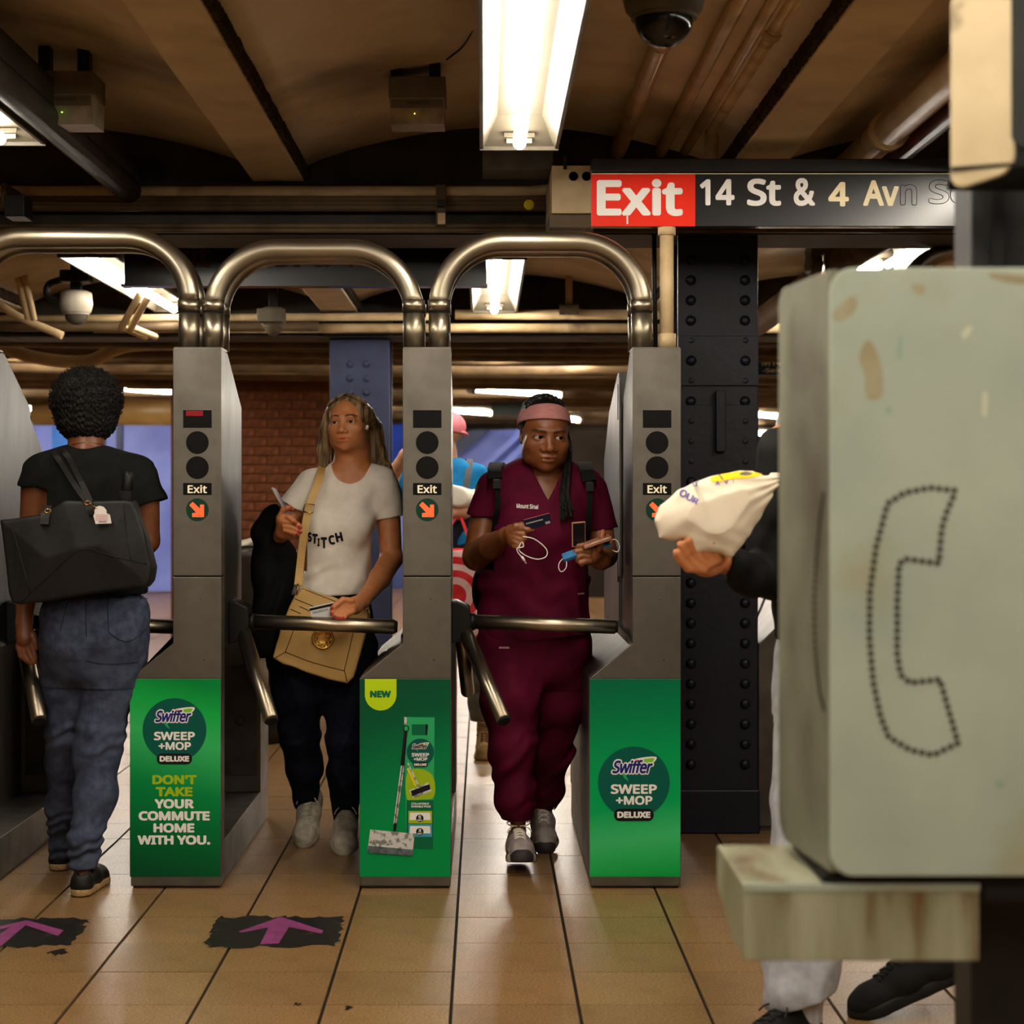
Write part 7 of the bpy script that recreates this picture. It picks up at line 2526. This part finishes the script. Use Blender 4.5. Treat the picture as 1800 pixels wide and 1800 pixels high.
# sweatpants
S = Sdf((1290, -320, 1090), (1660, 190, 1790), 2.8)
S.loft([(1100, 1488, 26, 116, 80), (1180, 1486, 26, 122, 84), (1260, 1484, 26, 118, 80)], rnd=8)
S.chain([J(1440, 1230, -.0), J(1425, 1430, -.12), J(1412, 1560, -.2), J(1408, 1680, -.27), J(1402, 1752, -.31)], [74, 66, 62, 64, 58], 18)
S.chain([J(1540, 1230, .04), J(1570, 1420, .1), J(1620, 1560, .22), J(1640, 1660, .30)], [72, 62, 52, 44], 18)
S.disp(folds(3.0, .05, (.7, .1, .6), .4, 2.0, .045))
S.plane(J(1402, 1758, -.31), (.28, 0, 1), (1290, -330, 1600), (1490, 20, 1790))
S.build('sweatpants', K, m_sweat, root)
S = Sdf((1340, -330, 1640), (1470, -100, 1790), 2.4)
S.cone(J(1412, 1735, -.31), J(1414, 1825, -.31), 32, 28, 4)
S.disp(lambda x, y, z: .8 * np.sin(x * .5))
S.build('sock', K, m_sock, root)
t1 = fl(1345, 1812)
shoe(root, (-0.80, -0.60), Vector((wx(1438, 4.07), 4.09, 0)), 0.0, 285, m_shoe_k, m_sole_k, 'sneaker', m_black)
tr_ = fl(1530, 1786)
pt = -.42
dirv = Vector((-0.97, -0.22, 0)).normalized()
hl = tr_ - dirv * (.245 * math.cos(pt)) + Vector((0, 0, -.245 * math.sin(pt) * .75))
shoe(root, dirv[:2], hl, pt * .75, 290, m_shoe_k, m_sole_k, 'sneaker', m_black)

# plastic bag in the hand
m_poly = mat('white_thin_plastic', (226, 214, 192), (208, 194, 170), scale=6, rough=0.38, bump=.25, bscale=14, sub=.2)
G = K
pb_ = empty('plastic_bag', Vector(G.W(J(1260, 980, -.2))), 'white plastic carrier bag with yellow print held by a hand', 'bag')
bx = lambda a, b: (1130 + a / 4.5, 700 + b / 4.5)
out = [bx(a, b) for a, b in ((95, 970), (130, 860), (180, 820), (295, 715), (450, 650), (600, 600), (760, 572), (870, 572), (960, 606), (1040, 600), (1078, 592), (1068, 700), (1030, 745), (960, 890), (830, 1100), (700, 1265), (610, 1225), (500, 1215), (400, 1232), (320, 1120), (230, 1125), (130, 1105))]


def crease(x, y, z):
    a = np.arctan2(z - 838, x - 1368.0)
    r = np.hypot(x - 1368.0, z - 838)
    return 2.2 * np.sin(a * 26 + .8 * np.sin(r * .05)) * np.clip((190 - r) / 190, 0, 1) + 1.0 * np.sin(x * .11 + 2 * np.sin(z * .07)) * np.sin(z * .13)


pbm = slab(G, out, -.19, 13, m_poly, pb_, 'body', bulge=3.4, vox=2.0, rnd=10, fold=crease)
S = Sdf((1180, -260, 925), (1285, -40, 1010), 2.0)
pbv = bvh_of(pbm)
m_bagyellow = mat('yellow_bag_print', (236, 196, 20), rough=.45)
m_bagviolet = mat('violet_bag_print', (84, 72, 150), rough=.5)
m_baggrey = mat('grey_bag_print', (96, 92, 96), rough=.5)


def decal(name, pts, m, par, n=5):
    """print that hugs the bag: fan of small triangles dropped on its surface"""
    W_ = [G.W(J(*bx(a, b), -.19)) for a, b in spline(pts, n, True)]
    c = np.mean(W_, 0)
    vs, fs = [], []
    rings = 6
    k_ = len(W_)
    for r in range(rings + 1):
        for p in W_:
            q = c + (p - c) * (r / rings if r else 0.001)
            h = pbv.ray_cast(Vector((q[0], 2.0, q[2])), Vector((0, 1, 0)))
            yy = h[0].y - .0015 if h[0] is not None else None
            vs.append([q[0], yy, q[2]])
    ok = [v[1] for v in vs if v[1] is not None]
    mx = max(ok) if ok else 4.2
    for v in vs:
        if v[1] is None:
            v[1] = mx + .004
    for r in range(rings):
        for i in range(k_):
            fs.append((r * k_ + i, r * k_ + (i + 1) % k_, (r + 1) * k_ + (i + 1) % k_, (r + 1) * k_ + i))
    mb = MB()
    mb.add(vs, fs, True)
    return mb.build(name, m, par)


decal('smile_print', [(525, 635), (600, 605), (760, 580), (880, 584), (940, 608), (800, 632), (700, 640), (560, 665)], m_bagyellow, pb_)
decal('eye_print', [(752, 598), (800, 580), (850, 590), (848, 604), (800, 612), (760, 608)], m_baggrey, pb_)
decal('line_print', [(590, 605), (602, 602), (625, 640), (613, 644)], m_baggrey, pb_)
for ch, a, b, w_, h_, r_ in (('O', 345, 752, 52, 58, -.45), ('U', 392, 784, 46, 54, -.5), ('R', 436, 812, 40, 46, -.5), ('A', 618, 668, 30, 32, .1), ('V', 685, 660, 30, 28, .1), ('I', 742, 652, 8, 24, .1), ('O', 440, 676, 34, 34, .3)):
    p = G.W(J(*bx(a, b), -.28))
    s_ = G.u / 4.5
    text(ch, p[0] - w_ * s_ / 2, p[0] + w_ * s_ / 2, p[2] + h_ * s_ / 2, p[2] - h_ * s_ / 2, p[1], m_bagviolet, pb_, bold=.02, rot=r_, wrap=pbv, name='bag_lettering')
